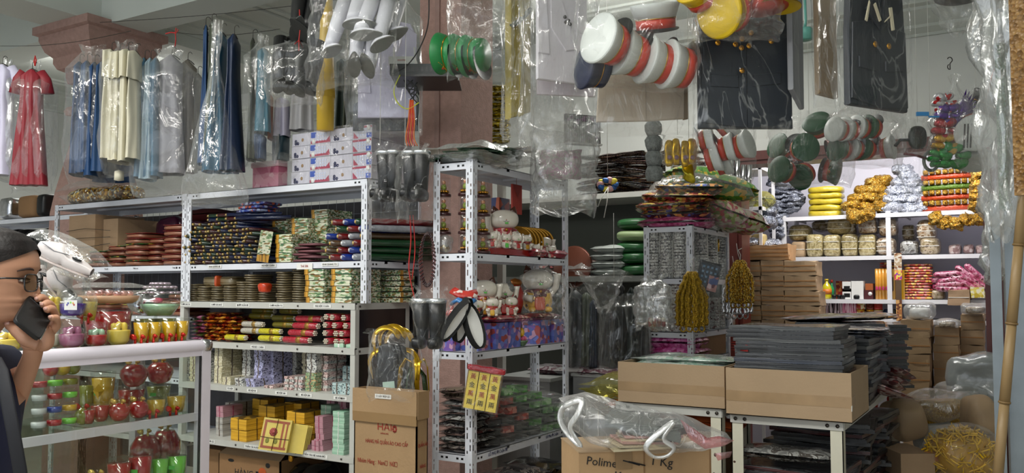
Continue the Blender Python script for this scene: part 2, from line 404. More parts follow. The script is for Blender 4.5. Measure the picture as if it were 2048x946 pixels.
# SLOTTED-ANGLE RACKS
def post_mesh(h,sx,sy,w_=.036):
 m_=MB();xs=[0,.007,.0125,.0225,.028,.036];n=int(h/.05)
 def flange(axis):
  sg=sx if axis==0 else sy
  def V(a,z):return(a*sg,0,z)if axis==0 else(0,a*sg,z)
  zz=0
  for k in range(n+1):
   z0=k*.05;z1=min(h,z0+.05)
   if z1-z0<.02:break
   a,b,c,d=z0,z0+.012,z0+.038,z1
   vs=[V(x,z)for z in(a,b,c,d)for x in xs]
   fs=[]
   for j in range(3):
    for i in range(5):
     slot=(j==1 and i==(1 if k%2 else 3))or(j==0 and i==(3 if k%2 else 1))
     if not slot:fs.append((j*6+i,j*6+i+1,(j+1)*6+i+1,(j+1)*6+i))
   m_.add(vs,fs)
 flange(0);flange(1);return m_
PC={}
def post(parent,x,y,h,sx,sy,z0=0,m=STEEL):
 key=(round(h,3),sx,sy,m.name)
 if key in PC:o=PC[key].copy();COL.objects.link(o);o.parent=parent
 else:o=post_mesh(h,sx,sy).build('post',m);o.parent=parent;PC[key]=o
 b=parent['_o'];o.location=(x-b[0],y-b[1],z0-b[2]);return o
def shelf(parent,x0,x1,y0,y1,z,m=STEEL,lip=.034,holes=True):
 m_=MB();t=.0015
 m_.box(x0,x1,y0,y1,z-.003,z)
 m_.box(x0,x1,y0,y0+t,z-lip,z).box(x0,x1,y1-t,y1,z-lip,z).box(x0,x0+t,y0,y1,z-lip,z).box(x1-t,x1,y0,y1,z-lip,z)
 for a in(.33,.66):m_.box(x0,x1,y0+(y1-y0)*a-.012,y0+(y1-y0)*a+.012,z-.014,z-.003)
 s_=m_.build('shelf',m,parent)
 if holes:
  h=MB()
  for x in(x0+.05,x0+.075,x1-.05,x1-.075):h.box(x-.006,x+.006,y0-.0006,y0,z-.022,z-.013)
  for y in(y0+.05,y0+.075,y1-.05,y1-.075):h.box(x1,x1+.0006,y-.006,y+.006,z-.022,z-.013)
  h.stuff('bolt_hole',DARK,s_)
 return s_
def rack(label,x0,x1,y0,y1,z0,ztop,zs,m=STEEL,posts=True):
 t=thing('shelf_rack',label,'rack',((x0+x1)/2,(y0+y1)/2,z0))
 if posts:
  for x,sx in((x0,1),(x1,-1)):
   for y,sy in((y0,1),(y1,-1)):post(t,x,y,ztop-z0,sx,sy,z0,m)
 S=[shelf(t,x0+.002,x1-.002,y0+.002,y1-.002,z,m)for z in zs]
 return t,S
def label_front(parent,px,py,y,z,body,size=.014,w_=None,m=INK,back=True,tilt=0):
 x=hy(y,px,py).x
 if back:
  w_=w_ or size*.62*len(body)+.012
  MB().box(x-w_/2,x+w_/2,y-.0022,y-.0012,z-size*.7,z+size*.7).build('label_sticker',PAPERW,parent)
 text(body,size,(x,y-.0030,z),FRONT,m,parent,name='lettering')
# LEFT WALL OF RACKS
Y1=3.20
rA,SA=rack('white slotted-angle rack bay under the plastic-wrapped blue and cream dresses',-5.38,-4.085,Y1,3.66,0,2.0,[2.0,1.595,1.30,.95,.6])
rB,SB=rack('white slotted-angle rack bay under the cling-wrapped boxes, full of incense rolls',-4.08,-2.745,Y1,3.66,1.385,2.0,[2.0,1.595])
rC=thing('shelf_rack','low white steel shelf unit holding bundles of votive money, below the incense rolls','rack',(-3.45,3.4,0))
XC0,XC1=-4.10,-2.80
for x in(XC0,XC1):
 for y in(Y1,3.60):MB().box(x-(.03 if x==XC1 else 0),x+(.03 if x==XC0 else 0),y-.015,y+.015,.0,1.385).build('post',STEELG,rC)
SC=[]
for z in(1.385,1.165,.935,.64):
 m_=MB().box(XC0,XC1,Y1-.012,3.60,z-.006,z).box(XC0,XC1,Y1-.018,Y1-.012,z-.032,z).box(XC1-.004,XC1+.002,Y1,3.6,z-.032,z)
 s_=m_.build('shelf',STEELG,rC);SC.append(s_)
 b=MB()
 for px in(480,600,690):
  x=hy(Y1,px,700).x;b.cyl((x,Y1-.0215,z-.016),(x,Y1-.018,z-.016),.005,n=8)
 b.cyl((XC1+.002,Y1+.015,z-.016),(XC1+.006,Y1+.015,z-.016),.006,n=8).stuff('bolt',BOLT,s_)
MB().box(XC1-.006,XC1-.002,Y1+.02,3.585,.67,1.36).build('side_panel',glass('smoked_acrylic','2a2a29',.10,.2),rC)
MB().box(XC0+.03,XC1-.03,3.603,3.61,.64,1.38).build('back_panel',mat('dark_shade_back','3c3b38',.6),rC)  # dark back added to give the shelf interior its shade
yl=Y1-.002
for px,z,b in[(430,1.579,'KHAI QUANG BÉ'),(537,1.579,'MÙI HỘP 1 CHÂN'),(660,1.579,'KHAI QUANG TO')]:label_front(SB[1],px,525,Y1,z,b,.012)
yc=Y1-.018
for px,b in[(372,'CHỚP DÀI TO'),(434,'CHỚP DÀI NHỎ'),(486,'CHỚP NGẮN BÉ'),(553,'CHỚP NGẮN TO'),(645,'MÙI HỘP 3 CHÂN')]:label_front(SC[0],px,608,yc,1.369,b,.012)
label_front(SC[1],516,689,yc,1.149,'MÙI BÓ 1 CHÂN',.012)
for px,b in[(461,'TÚ HỘP'),(505,'BÉ HỘP 50'),(563,'BÉ HỘP 100'),(612,'BÉ HỘP 200'),(681,'BÉ HỘP 500')]:label_front(SC[2],px,778,yc,.919,b,.012)
for px,b in[(418,'VÀNG TỜ CŨ'),(512,'THẦN TÀI VUÔNG VÀNG'),(630,'TIỀN TÀU BÉ XANH ĐỎ')]:label_front(SC[3],px,895,yc,.624,b,.0135)
for px,b in[(213,'Trái cơ'),(272,'Thần con'),(350,'Cung cơ')]:label_front(SA[1],px,533,Y1,1.579,b,.012,back=False)
x=hy(Y1,610,530).x
o=MB().box(x-.055,x+.055,Y1-.004,Y1-.003,1.556,1.588).build('paper_tag',PAPERW,SB[1]);text('Trẻ 50k',.016,(x,Y1-.005,1.572),FRONT,REDINK,SB[1])
WM=mat('mesh_wire','8f939c',.4,.6)
m_=MB()
for i in range(40):m_.cyl((-5.36+i*.066,3.675,1.39),(-5.36+i*.066,3.675,1.97),.0014,n=4)
for i in range(9):m_.cyl((-5.38,3.672,1.42+i*.066),(-2.75,3.672,1.42+i*.066),.0014,n=4)
o=m_.build('mesh_panel',WM);tag(o,kind='stuff');tag(o,'grey wire mesh panel fixed behind the upper rack bays','mesh panel')
tag(MB().grid(lambda u,v:Vector((-5.45+2.75*u,3.76+.02*math.sin(u*40)*(1-v*.5),.3+1.66*v)),80,8).build('shade_sheet',mat('shade_sheet_grey','4c4a4d',.6),at=(-4,3.76,.3)),'dark sheet added for shade behind the wire mesh panel','shade_sheet')  # added dark sheet, its colour stands in for the shade behind the mesh
rD,SD=rack('white slotted-angle rack with black clothes behind the woman',-7.2,-5.50,3.5,3.9,0,1.98,[1.98,1.45,1.0])
# CORNER RACK
rE,SE=rack('white slotted-angle corner rack of lucky cats and packets in front of the pillar',-2.24,-2.03,3.06,3.965,0,2.02,[2.012,1.612,1.182,.742,.30])
for y_,b in((3.27,'LỄ PHỤ Đ.Cuộn BÉ'),(3.78,'Lễ Phụ Đ.Cuộn')):
 text(b,.020,(-2.0286,y_,.726),SIDE,mat('blue_ink','27335f',.6),SE[3])
# RACK BY THE DOOR
rF,SF=rack('white slotted-angle rack of silver foil rolls beside the red door frame',-1.96,-1.655,4.83,5.57,0,1.83,[1.83,1.52,1.20,1.04])
# TABLES
def table(label,x0,x1,y0,y1,zt,nlow=.42):
 t=thing('steel_table',label,'table',((x0+x1)/2,(y0+y1)/2,0))
 for x in(x0,x1-.05):
  for y in(y0,y1-.05):
   l=MB().box(x,x+.05,y,y+.004,0,zt-.002).box(x if x==x0 else x+.046,x+.004 if x==x0 else x+.05,y,y+.05,0,zt-.002).build('leg',CREAMST,t)
   r_=MB()
   for k in range(4):
    z=rnd.uniform(.3,zt-.1);r_.blob((x+rnd.uniform(.008,.042),y-.0004,z),(.012,.002,rnd.uniform(.006,.02)),2,2)
   r_.stuff('rust_chip',mat('rust','4a3428',.8),l)
 m_=MB().box(x0,x1,y0-.004,y1,zt-.004,zt).box(x0-.002,x1+.002,y0-.006,y0-.003,zt-.036,zt).box(x0-.002,x1+.002,y1,y1+.003,zt-.036,zt)
 m_.box(x0-.005,x0-.002,y0,y1,zt-.036,zt).box(x1+.002,x1+.005,y0,y1,zt-.036,zt);m_.build('tabletop',STEELG,t)
 MB().box(x0,x1,y0,y1,nlow-.004,nlow).box(x0,x1,y0-.003,y0,nlow-.034,nlow).build('lower_shelf',STEELG,t)
 b=MB()
 for x in(x0+.06,x1-.06,x0+.02,x1-.02):b.cyl((x,y0-.010,zt-.018),(x,y0-.006,zt-.018),.008,n=8)
 b.stuff('bolt',BOLT,t)
 return t
TB=table('cream steel table piled with dark plastic-wrapped garments, its far end near the kraft cartons',-1.10,-.64,3.70,5.55,.912)
TA=table('cream steel table under the empty cardboard tray, beside the white carry bag',-1.66,-1.155,3.74,4.20,.922)
# STOREROOM SHELVING
YS=7.60
st=thing('shelf_unit','white steel shelving along the storeroom back wall holding plastic-wrapped bales','shelf',(-.9,7.8,0))
STW=mat('bright_white_steel','e2e2e6',.4,var=.02)
for x in(-1.775,-.93,.2):
 for y in(YS,8.1):MB().box(x-.018,x+.018,y,y+.03,0,2.10).build('post',STW,st)
for z in(2.085,1.735,1.372):
 m_=MB().box(-1.775,.24,YS,8.13,z-.004,z).box(-1.775,.24,YS-.003,YS,z-.034,z)
 for k in range(9):m_.box(-1.7+k*.22,-1.69+k*.22,YS,8.13,z-.026,z-.004)
 m_.build('shelf',STW,st)
sl=thing('shelf_unit','white framed storeroom shelf of grey tinsel just inside the door frame','shelf',(-2.0,7.3,0))
for z in(2.47,2.135,1.80):
 MB().box(-2.6,-1.80,7.0,7.45,z-.03,z).build('shelf',STW,sl)
for x in(-2.58,-1.82):
 for y in(7.0,7.43):MB().box(x-.012,x+.012,y,y+.02,0,2.47).build('post',STW,sl)
# HANGING GOODS
class FR:
 """a local upright frame standing at a measured place: local x to the right, y away, z up; lengths given in px at that distance"""
 def __init__(s,px,py,d,rz=None):
  s.rz=YAW if rz is None else rz;s.o=P(px,py,d);s.px,s.py,s.s=px,py,d/FPX
  s.M=Matrix.Translation(s.o)@Matrix.Rotation(s.rz,4,'Z')
 def mb(s):return MB(s.M)
 def x(s,px):return(px-s.px)*s.s
 def z(s,py):return(s.py-py)*s.s
 def p(s,px,py,y=0):return Vector((s.x(px),y,s.z(py)))
 def w(s,px,py,y=0):return s.M@s.p(px,py,y)
def slab(mb,pts,y0,y1,smooth=False):
 """outline (x,z) given depth from y0 to y1 with a softened rim"""
 n=len(pts);cx=sum(p[0]for p in pts)/n;cz=sum(p[1]for p in pts)/n;r=min(.004,abs(y1-y0)*.4)
 def ringp(k,y):
  out=[]
  for x,z in pts:
   l=math.hypot(x-cx,z-cz)or 1;out.append((x-(x-cx)/l*k,y,z-(z-cz)/l*k))
  return out
 vs=ringp(r,y0)+ringp(0,y0+r)+ringp(0,y1-r)+ringp(r,y1)
 fs=[tuple(range(n)),tuple(range(3*n,4*n))[::-1]]
 for j in range(3):
  for i in range(n):fs.append((j*n+(i+1)%n,j*n+i,(j+1)*n+i,(j+1)*n+(i+1)%n))
 mb.add(vs,fs,smooth)
def bagmesh(mb,w,t,h,neck=.25,nv=22,nu=44,wr=.010,seed=0,neckat=.82,flare=1.0,seam=True,top=True,bow=0,fl=.5):
 """bag standing on local z=0..h; sealed flat seam at the bottom, gathered or open at the top"""
 so=Vector((seed*3.3,seed*1.9,0))
 def fn(u,v):
  a=2*math.pi*u;k=3.2
  ca,sa=math.cos(a),math.sin(a)
  q=(abs(ca)**k+abs(sa)**k)**(-1/k)
  if v<neckat:sw=flare+(1-flare)*(v/neckat)
  else:
   f=(v-neckat)/(1-neckat);sw=1+(neck-1)*min(1,f*1.35)**.8
   if top and f>.78:sw=neck+(f-.78)*1.6*neck
  st=min(1,(v*7)**.6)if seam else 1
  if v>neckat:st*=1-.45*(v-neckat)/(1-neckat)
  nz=noise.noise(Vector((ca*2,sa*2,v*4))*1.4+so)+.5*noise.noise(Vector((ca*5,sa*5,v*9))+so)
  fold=math.sin(a*9+seed+2*v)*(.25+fl*max(0,(v-.45))*2)
  dd=wr*(nz*1.5+fold*.5)
  return Vector((ca*q*(w/2*sw+dd),sa*q*(t/2*st*sw**.6+dd*(1 if v>.1 else .3)),h*v+bow*math.sin(v*3.1)+(wr*1.2*math.sin(a*3+seed)if v<.04 or v>.97 else 0)))
 mb.grid(fn,nu,nv,wrap=True);return mb
def bag(label,px0,px1,py0,py1,d,t=.12,rz=None,m=None,cat='plastic bag',seed=0,group=None,name='plastic_bag',**kw):
 F=FR((px0+px1)/2,py1,d,rz);c=abs(math.cos((F.rz-YAW)))if rz is not None else 1
 mb=F.mb();bagmesh(mb,(px1-px0)*F.s/max(.35,c),t,(py1-py0)*F.s,seed=seed,**kw)
 o=mb.build(name,m or FILM,at=F.o);return tag(o,label,cat,group)
def s_hook(label,px,py,d,h=.05,grp=None,m=None):
 F=FR(px,py,d);s=h/2
 pts=[(0+s*.45*math.sin(a),0,h*.75+s*.5*math.cos(a))for a in[x*.45-1.2 for x in range(8)]]+[(0,0,h*.4)]+[(s*.45*math.sin(-a),0,h*.1-s*.5*math.cos(a))for a in[x*.45 for x in range(7)]]
 o=F.mb().tube([F.M.inverted()@(F.M@Vector(p))for p in pts],.0022,5).build('wire_hook',m or WIREM,at=F.o);return tag(o,label,'hook',grp)
def cloth(mb,prof,t,nu=42,nv=16,pleats=6,amp=.012,seed=0,close=True):
 """hanging garment body: prof = [(v, half width)], v 0 top .. 1 hem measured in metres downwards"""
 H=prof[-1][0]
 def hw(z):
  for(a,b),(c,e)in zip(prof,prof[1:]):
   if z<=c:return b+(e-b)*((z-a)/(c-a)if c>a else 0)
  return prof[-1][1]
 def fn(u,v):
  a=2*math.pi*u;z=H*v;ca,sa=math.cos(a),math.sin(a);k=2.6
  q=(abs(ca)**k+abs(sa)**k)**(-1/k);f=math.sin(ca*pleats*1.6+seed+.8*v)*amp*min(1,v*2+.25)
  nz=noise.noise(Vector((ca*2,sa,z*4+seed*3)))*amp
  e=1 if v>.03 else .35
  return Vector((ca*q*hw(z)*e,(sa*q*t/2+f+nz)*e,-z))
 mb.grid(fn,nu,nv,wrap=True,flip=True)
 return mb
def hanger(F,px,py,w,par,m=None):
 a=F.p(px,py);mb=F.mb()
 mb.tube([a+Vector((-w,0,-.03)),a+Vector((-w*.5,0,-.012)),a,a+Vector((w*.5,0,-.012)),a+Vector((w,0,-.03))],.003,5)
 mb.tube([a,a+Vector((0,0,.02))]+[a+Vector((.012-.012*math.cos(k*.6),0,.03+.014*math.sin(k*.6)))for k in range(6)],.0018,5)
 return mb.build('hanger',m or WIREM,par)
def dress(label,px,py0,py1,d,w0,w1,t,m,rz=None,pleats=5,amp=.012,seed=0,cat='dress',name='paper_dress',sleeve=None,hang=True,group=None,cape=None):
 """w0/w1: half widths in px at shoulder and hem"""
 F=FR(px,py0,d,rz);H=(py1-py0)*F.s;a,b=w0*F.s,w1*F.s
 o=thing(name,label,cat,tuple(F.o),group)
 k=F.mb();cloth(k,[(0,a*.5),(.02,a),(H*.3,a*.95),(H,b)],t,pleats=pleats,amp=amp,seed=seed);k.build('bodice_and_skirt',m,o)
 if sleeve:
  for sg in(-1,1):
   s=F.mb();L_=sleeve*F.s
   s.tube([Vector((sg*a*.8,0,-.012)),Vector((sg*(a+.02),0,-L_*.4)),Vector((sg*(a+.035),.0,-L_))],[t*.28,t*.3,t*.36],10,flat=.6).build('sleeve',m,o)
 if cape:
  s=F.mb();cloth(s,[(0,a*.6),(.02,a*1.06),(cape*F.s,a*1.2)],t*1.25,pleats=pleats,amp=amp*1.2,seed=seed,nv=6);s.build('cape_collar',m,o)
 if hang:hanger(F,px,py0-3,a*.8,o)
 return o
def pm(name,c,**k):return mat('paper_'+name,c,rough=k.pop('rough',.55),var=.07,vs=5,bump=.15,bs=25,**k)
BLUEP=pm('blue','163c66');NAVYP=pm('navy','141e33');CREAMP=pm('cream','cfcab4');LBLUE=pm('light_blue','4a748f',rough=.3);GREYP=pm('grey','8f8d93')
DGREY=pm('dark_grey','5b5a58');REDP=pm('red','801825');OLIVE=pm('olive','3d4434');TEALP=pm('teal','256479');YELP=pm('yellow','d9b43c',rough=.35)
LILAC=pm('lilac_white','c9c6dc');WHITEP=pm('white','dcd8de');BLACKP=mat('paper_black','0b0c0e',.38,var=.1);GRNP=pm('bottle_green','1f2f28');OCHRE=pm('ochre','93821f')
for(a,b,da,db,lb)in[((0,92),(262,62),5.6,5.0,'thin dark wire carrying the dresses beside the stepped capital'),((200,45),(870,-30),5.2,3.9,'thin dark wire below the ceiling carrying the blue and black garments'),((330,62),(560,58),5.0,4.5,'short wire with hooks above the shiny blue garments'),((1100,-40),(1700,-30),3.2,3.2,'wire above the frame carrying the navy suit and the cap bags'),((1560,194),(2400,42),6.49,6.49,'thin wire across the white wall holding the purple foil bag')]:
 A,B_=P(a[0],a[1],da),P(b[0],b[1],db)
 if da==6.49:A,B_=hy(6.47,*a),hx(1.7,*b)
 elif da==5.2:B_=hy(3.6,*b)
 pts=[A.lerp(B_,i/10)-Vector((0,0,.03*math.sin(math.pi*i/10)))for i in range(11)]
 tag(MB().tube(pts,.0018,4).build('wire',WIREM,at=pts[0]),lb,'wire')
dress('pale lilac paper dress in a hazy bag at the picture edge by the red dress',6,130,352,5.0,20,26,.10,LILAC,sleeve=50)
dress('red paper dress with short sleeves in a clear garment bag',65,140,372,4.9,20,36,.10,REDP,sleeve=48,pleats=7)
bag('hazy garment bag over the lilac dress',-25,38,118,362,5.0,.16,m=FILMH,neck=.2,seed=1,cat='garment bag',name='garment_bag')
bag('clear garment bag over the red dress',24,104,122,385,4.9,.18,m=FILMT,neck=.15,seed=2,cat='garment bag',name='garment_bag')
tag(FR(70,132,4.9).mb().tube([(0,0,0),(-.006,0,.03),(0,0,.06),(.006,0,.035),(0,0,0)],.004,5).build('red_string',REDW,at=P(70,132,4.9)),'red string tie on top of the red dress bag','string')
for i,(px,a,b)in enumerate([(160,126,352),(175,124,350),(190,127,356),(205,126,348)]):
 dress('deep blue paper dress, %s'%['outermost by the pillar','second from the pillar','third from the pillar','next to the cream dresses'][i],px,a,b,5.0-i*.03,8,12+i,.20,BLUEP,pleats=3,amp=.01,seed=i*2.1,rz=YAW+R(15),group='blue paper dresses')
bag('clear garment bag over the four deep blue dresses',138,226,92,372,4.95,.30,m=FILMT,neck=.45,seed=3,cat='garment bag',name='garment_bag')
dress('blue paper skirt hanging low behind the cream dresses',228,318,364,5.1,34,40,.1,BLUEP,hang=False,name='paper_skirt',cat='skirt')
for i,(px,b)in enumerate([(224,322),(240,326),(257,328),(272,322)]):
 dress('cream caped paper dress, %s of four'%['outermost by the blue group','second from the blue group','third from the blue group','next to the light blue dress'][i],px,102+(i%2)*3,b,4.85-i*.03,10,13,.20,CREAMP,pleats=3,amp=.014,seed=i*1.7,rz=YAW+R(10),cape=62,group='cream paper dresses')
bag('clear garment bag over the cream caped dresses',208,290,82,352,4.82,.30,m=FILM,neck=.35,seed=4,cat='garment bag',name='garment_bag')
tag(FR(238,340,4.8).mb().lathe([(.0,.0),(.028,-.01),(.030,-.06),(.0,-.062)],3).build('paper_cone',CREAMP,at=P(238,340,4.8)),'small cream paper triangle dangling under the cream dresses','paper triangle')
for i,(px,b)in enumerate([(290,358),(302,362),(313,356)]):
 dress('light blue shiny paper robe, %s'%['beside the cream dresses','middle one of three','beside the grey robe'][i],px,118,b,4.85,7,14,.16,LBLUE if i!=1 else pm('pale_blue','9db4c0',rough=.3),pleats=3,amp=.012,seed=i,rz=YAW+R(8),group='light blue paper robes')
dress('mid grey paper robe next to the light blue robes',344,112,350,4.9,20,30,.16,GREYP,pleats=4,seed=5)
dress('brown-grey paper robe behind the mid grey robe',376,122,346,5.0,16,22,.14,pm('taupe','6f6a62'),pleats=4,seed=6)
dress('dark grey robe edge showing beside the shiny blue robes',396,150,340,5.05,10,14,.12,DGREY,pleats=3,seed=9)
bag('large clear garment bag over the light blue and grey robes',266,398,96,392,4.8,.30,m=FILMT,neck=.3,seed=5,cat='garment bag',name='garment_bag')
tag(FR(352,66,4.9).mb().tube([(-.06,0,-.005),(-.03,0,.004),(0,0,0),(.012,0,.016),(.0,0,.03),(-.004,0,0),(.0,0,-.04),(-.004,0,-.08)],.006,5,flat=.5).build('red_ribbon',REDW,at=P(352,66,4.9)),'red ribbon bow tied to the wire above the grey robes','ribbon')
dress('narrow dark blue robe at the start of the shiny blue group',412,52,330,4.7,5,12,.14,BLUEP,pleats=3,seed=3,rz=YAW+R(20))
dress('narrow olive robe between the dark blue and shiny blue robes',424,46,320,4.65,5,14,.14,OLIVE,pleats=3,seed=4,rz=YAW+R(20))
dress('long shiny steel blue robe flaring to the hem',444,66,346,4.5,11,34,.16,LBLUE if 0 else pm('steel_blue','27536b',rough=.25),pleats=5,seed=7,amp=.018)
dress('dark navy robe hanging beside the steel blue robe',469,70,344,4.45,8,22,.14,pm('deep_navy','182a48',rough=.35),pleats=4,seed=8)
bag('long clear garment bag flaring over the shiny blue robes',366,488,36,412,4.35,.26,m=film('shiny_polythene',haze=.08,crease=.5,scale=8,edge=.45),neck=.08,seed=6,cat='garment bag',name='garment_bag',neckat=.12,flare=1.05,fl=1.0)
dress('narrow olive green robe next to the teal robe',506,78,322,4.5,4,9,.14,OLIVE,pleats=3,seed=11,rz=YAW+R(10))
dress('teal paper robe with a deep blue skirt beside the black boots',528,98,268,4.5,12,16,.14,TEALP,pleats=3,seed=12,rz=YAW+R(5))
dress('deep blue skirt hem under the teal robe',520,268,320,4.5,12,12,.12,BLUEP,pleats=3,seed=13,hang=False,name='paper_skirt',cat='skirt')
dress('orange-brown strip of a robe beside the teal robe',542,190,280,4.55,4,4,.08,pm('rust_orange','8d4a2b'),pleats=2,seed=2,hang=False,name='paper_ribbon',cat='ribbon')
bag('clear garment bag over the teal and olive robes',492,552,70,330,4.42,.22,m=FILMT,neck=.2,seed=7,cat='garment bag',name='garment_bag')
dress('pale grey shirt hanging under the black boots',565,196,275,4.6,14,16,.10,LILAC,pleats=3,seed=14,name='paper_shirt',cat='shirt',hang=False)
dress('teal and black trousers below the pale grey shirt',562,268,322,4.6,16,14,.10,pm('dark_teal','17343f'),pleats=3,seed=15,name='paper_trousers',cat='trousers',hang=False)
dress('light grey robe hanging behind the yellow tube',605,180,262,4.6,22,24,.10,pm('pale_grey','aaa9ab'),pleats=4,seed=16,hang=False)
for i,(px,c)in enumerate([(684,GRNP),(700,OLIVE)]):
 dress('%s garment hanging between the yellow tube and the white shirt'%['bottle green','olive grey'][i],px,120,262,4.6,10,12,.12,c,pleats=3,seed=i,hang=False,name='paper_jacket',cat='jacket')
F=FR(652,130,4.35);o=thing('yellow_paper_tube','long yellow paper tube standing under the white boots','paper tube',tuple(F.o))
F.mb().lathe([(17*F.s,F.z(262)),(17.5*F.s,F.z(196)),(17.5*F.s,F.z(194))],16).build('lower_tube',YELP,o);F.mb().lathe([(19*F.s,F.z(196)),(16*F.s,F.z(128)),(13*F.s,F.z(60)),(12*F.s,F.z(-20))],16).build('upper_tube',YELP,o)
def shirt(label,px0,px1,py0,py1,d,m,rz=None,coll=True,btn=None,name='paper_shirt',cat='shirt',th=.02,sleeves=True,flapm=None):
 F=FR((px0+px1)/2,py1,d,rz);o=thing(name,label,cat,tuple(F.o));w,h=(px1-px0)*F.s/2,(py1-py0)*F.s
 k=F.mb();slab(k,[(-w,0),(w,0),(w,h*.85),(w*.8,h*.97),(w*.35,h),(-w*.35,h),(-w*.8,h*.97),(-w,h*.85)],-th/2,th/2);k.build('shirt_front',m,o)
 if coll:
  for sg in(-1,1):
   k=F.mb();slab(k,[(sg*.01,h*.82),(sg*w*.42,h*.98),(sg*w*.1,h*1.0)],-th/2-.008,-th/2+.001);k.build('collar',m,o)
 if sleeves:
  for sg in(-1,1):
   k=F.mb();slab(k,[(sg*w*.55,h*.25),(sg*w*1.0,h*.25),(sg*w*1.02,h*.86),(sg*w*.7,h*.93)][::sg],-th/2-.007,-th/2+.001);k.build('sleeve',m,o)
 if btn:
  for z in btn:F.mb().cyl((0.006,-th/2-.003,h*z),(0.006,-th/2+.001,h*z),.007,n=10).build('button',mat('grey_button','4a4545',.4),o)
 return o,F,w,h
shirt('white-lilac paper shirt hanging above the cling-wrapped boxes',716,832,40,236,4.15,LILAC)
o,F,w_,h_=shirt('navy trousers folded under the white-lilac shirt',706,836,200,262,4.25,NAVYP,coll=False,sleeves=False,name='paper_trousers',cat='trousers')
k=F.mb();slab(k,[(w_*.1,h_*.4),(w_*.55,h_*.1),(w_*.7,h_*.6)],-.02,-.009);k.build('pleat',BLACKP,o)
bag('clear garment bag over the white-lilac shirt',690,842,-20,270,4.1,.12,m=FILMT,seed=9,cat='garment bag',name='garment_bag',neck=.6)
SOLE=mat('grey_sole','6c6d68',.7,var=.05)
def boot_model(shm,sole,label,tall=.40,r=.055):
 o=thing('paper_boot',label,'boot',(0,0,0))
 MB().lathe([(r*.78,.055),(r*.85,.10),(r,tall*.6),(r*1.05,tall),(r*.98,tall),(r*.8,tall*.5),(0,.10)],18,sq=(.85,1)).build('shaft',shm,o)
 m_=MB()
 def ft(u,v):
  a=2*math.pi*u;y=-.15+.195*v;q=max(.0,1-abs((y+.05)/.1025)**3)**.5;wd=.038*q*(1 if y>-.02 else 1-.25*abs(y+.02)/.12)
  hgt=.022+.05*min(1,max(0,(y+.14)/.15));z=math.sin(a)
  return Vector((math.cos(a)*wd,y,max(0.001,hgt*(.45+.55*z))*q))
 m_.grid(ft,14,12,wrap=True);m_.build('foot',shm,o)
 m_=MB();pts=[]
 for i in range(20):
  a=2*math.pi*i/20;y=-.052+.108*math.sin(a);w2=.041*math.cos(a)*(1 if y>-.05 else 1-.35*abs(y+.05)/.11);pts.append((w2,y))
 n=len(pts);m_.add([(x,y,-.004)for x,y in pts]+[(x,y,.004)for x,y in pts],[tuple(range(n))[::-1],tuple(range(n,2*n))]+[(i,(i+1)%n,n+(i+1)%n,n+i)for i in range(n)]);m_.build('sole',sole,o)
 MB().tube([(.0,r*.84,.1),(0,r*.99,tall*.6),(0,r*1.08,tall)],.0015,4).build('seam',mat('grey_thread','77777c',.7),o)
 return o
WBOOT=Kind(boot_model(pm('boot_white','cfcfd6',rough=.4),SOLE,'white paper boot'))
def put_boot(K,px,py,d,tilt,yaw,roll,label,group,sc_=1.0,dup_=True):
 return K(P(px,py,d),Euler((R(tilt),R(roll),YAW+R(yaw)),'XYZ'),label,group,sc_)
for i,a in enumerate([(655,108,3.75,-8,40,22,'beside the yellow tube, leaning'),(702,50,3.7,0,80,38,'high up with its sole turned aside'),(716,72,3.66,0,74,36,'under the highest sideways one'),(778,76,3.75,-14,48,26,'nearest the pink pillar'),(754,96,3.65,-16,42,24,'below the one nearest the pillar'),(709,142,3.7,-30,8,3,'lowest pair, side by the yellow tube'),(738,144,3.72,-30,-6,-3,'lowest pair, side by the pillar'),(762,4,3.8,-5,60,30,'topmost of the bunch')]):
 put_boot(WBOOT,a[0],a[1],a[2],a[3],a[4],a[5],'white paper boot with grey sole, '+a[6],'white paper boots in the hanging bunch',.72)
bag('clear bag round the white boots above the yellow tube',622,790,-40,172,3.7,.32,m=film('boot_bag_film',haze=.05,crease=.28,scale=8,edge=.3),seed=10,neck=.3,wr=.02)
BBOOT=Kind(boot_model(BLACKP,mat('dark_sole','3b3d3b',.7),'black paper boot',tall=.36))
for i,a in enumerate([(556,178,3.9,-14,25,5),(578,182,3.95,-12,10,0),(598,186,3.9,-16,-15,-5),(618,184,4.0,-14,-30,0),(566,168,4.1,-30,0,4)]):
 put_boot(BBOOT,*a,'black paper boot, %s of the low bunch by the yellow tube'%['outermost','second from outermost','middle','nearest the yellow tube','rearmost'][i],'black boots hanging by the yellow tube',.72)
bag('clear bag round the bunch of black boots',535,642,80,210,3.95,.26,m=FILM,seed=11,neck=.3)
for i,a in enumerate([(592,72,3.9,-25,20,8),(614,76,3.9,-25,-20,-4)]):
 put_boot(BBOOT,*a,'tall black paper boot hanging above the bunch, %s'%['next to the robes','next to the white boots'][i],'black boots at the top edge',.85)
tag(FR(598,80,3.85).mb().tube([(0,0,.14),(.004,0,.05),(0,0,0),(-.02,0,-.02),(0,0,0),(.018,0,-.035),(0,0,0),(.0,0,-.05)],.0025,5).build('red_string',REDW,at=P(598,80,3.85)),'red string tied between the black boots at the top','string')
SILV=mat('silver_foil_rim','c9cdd0',.25,.8)
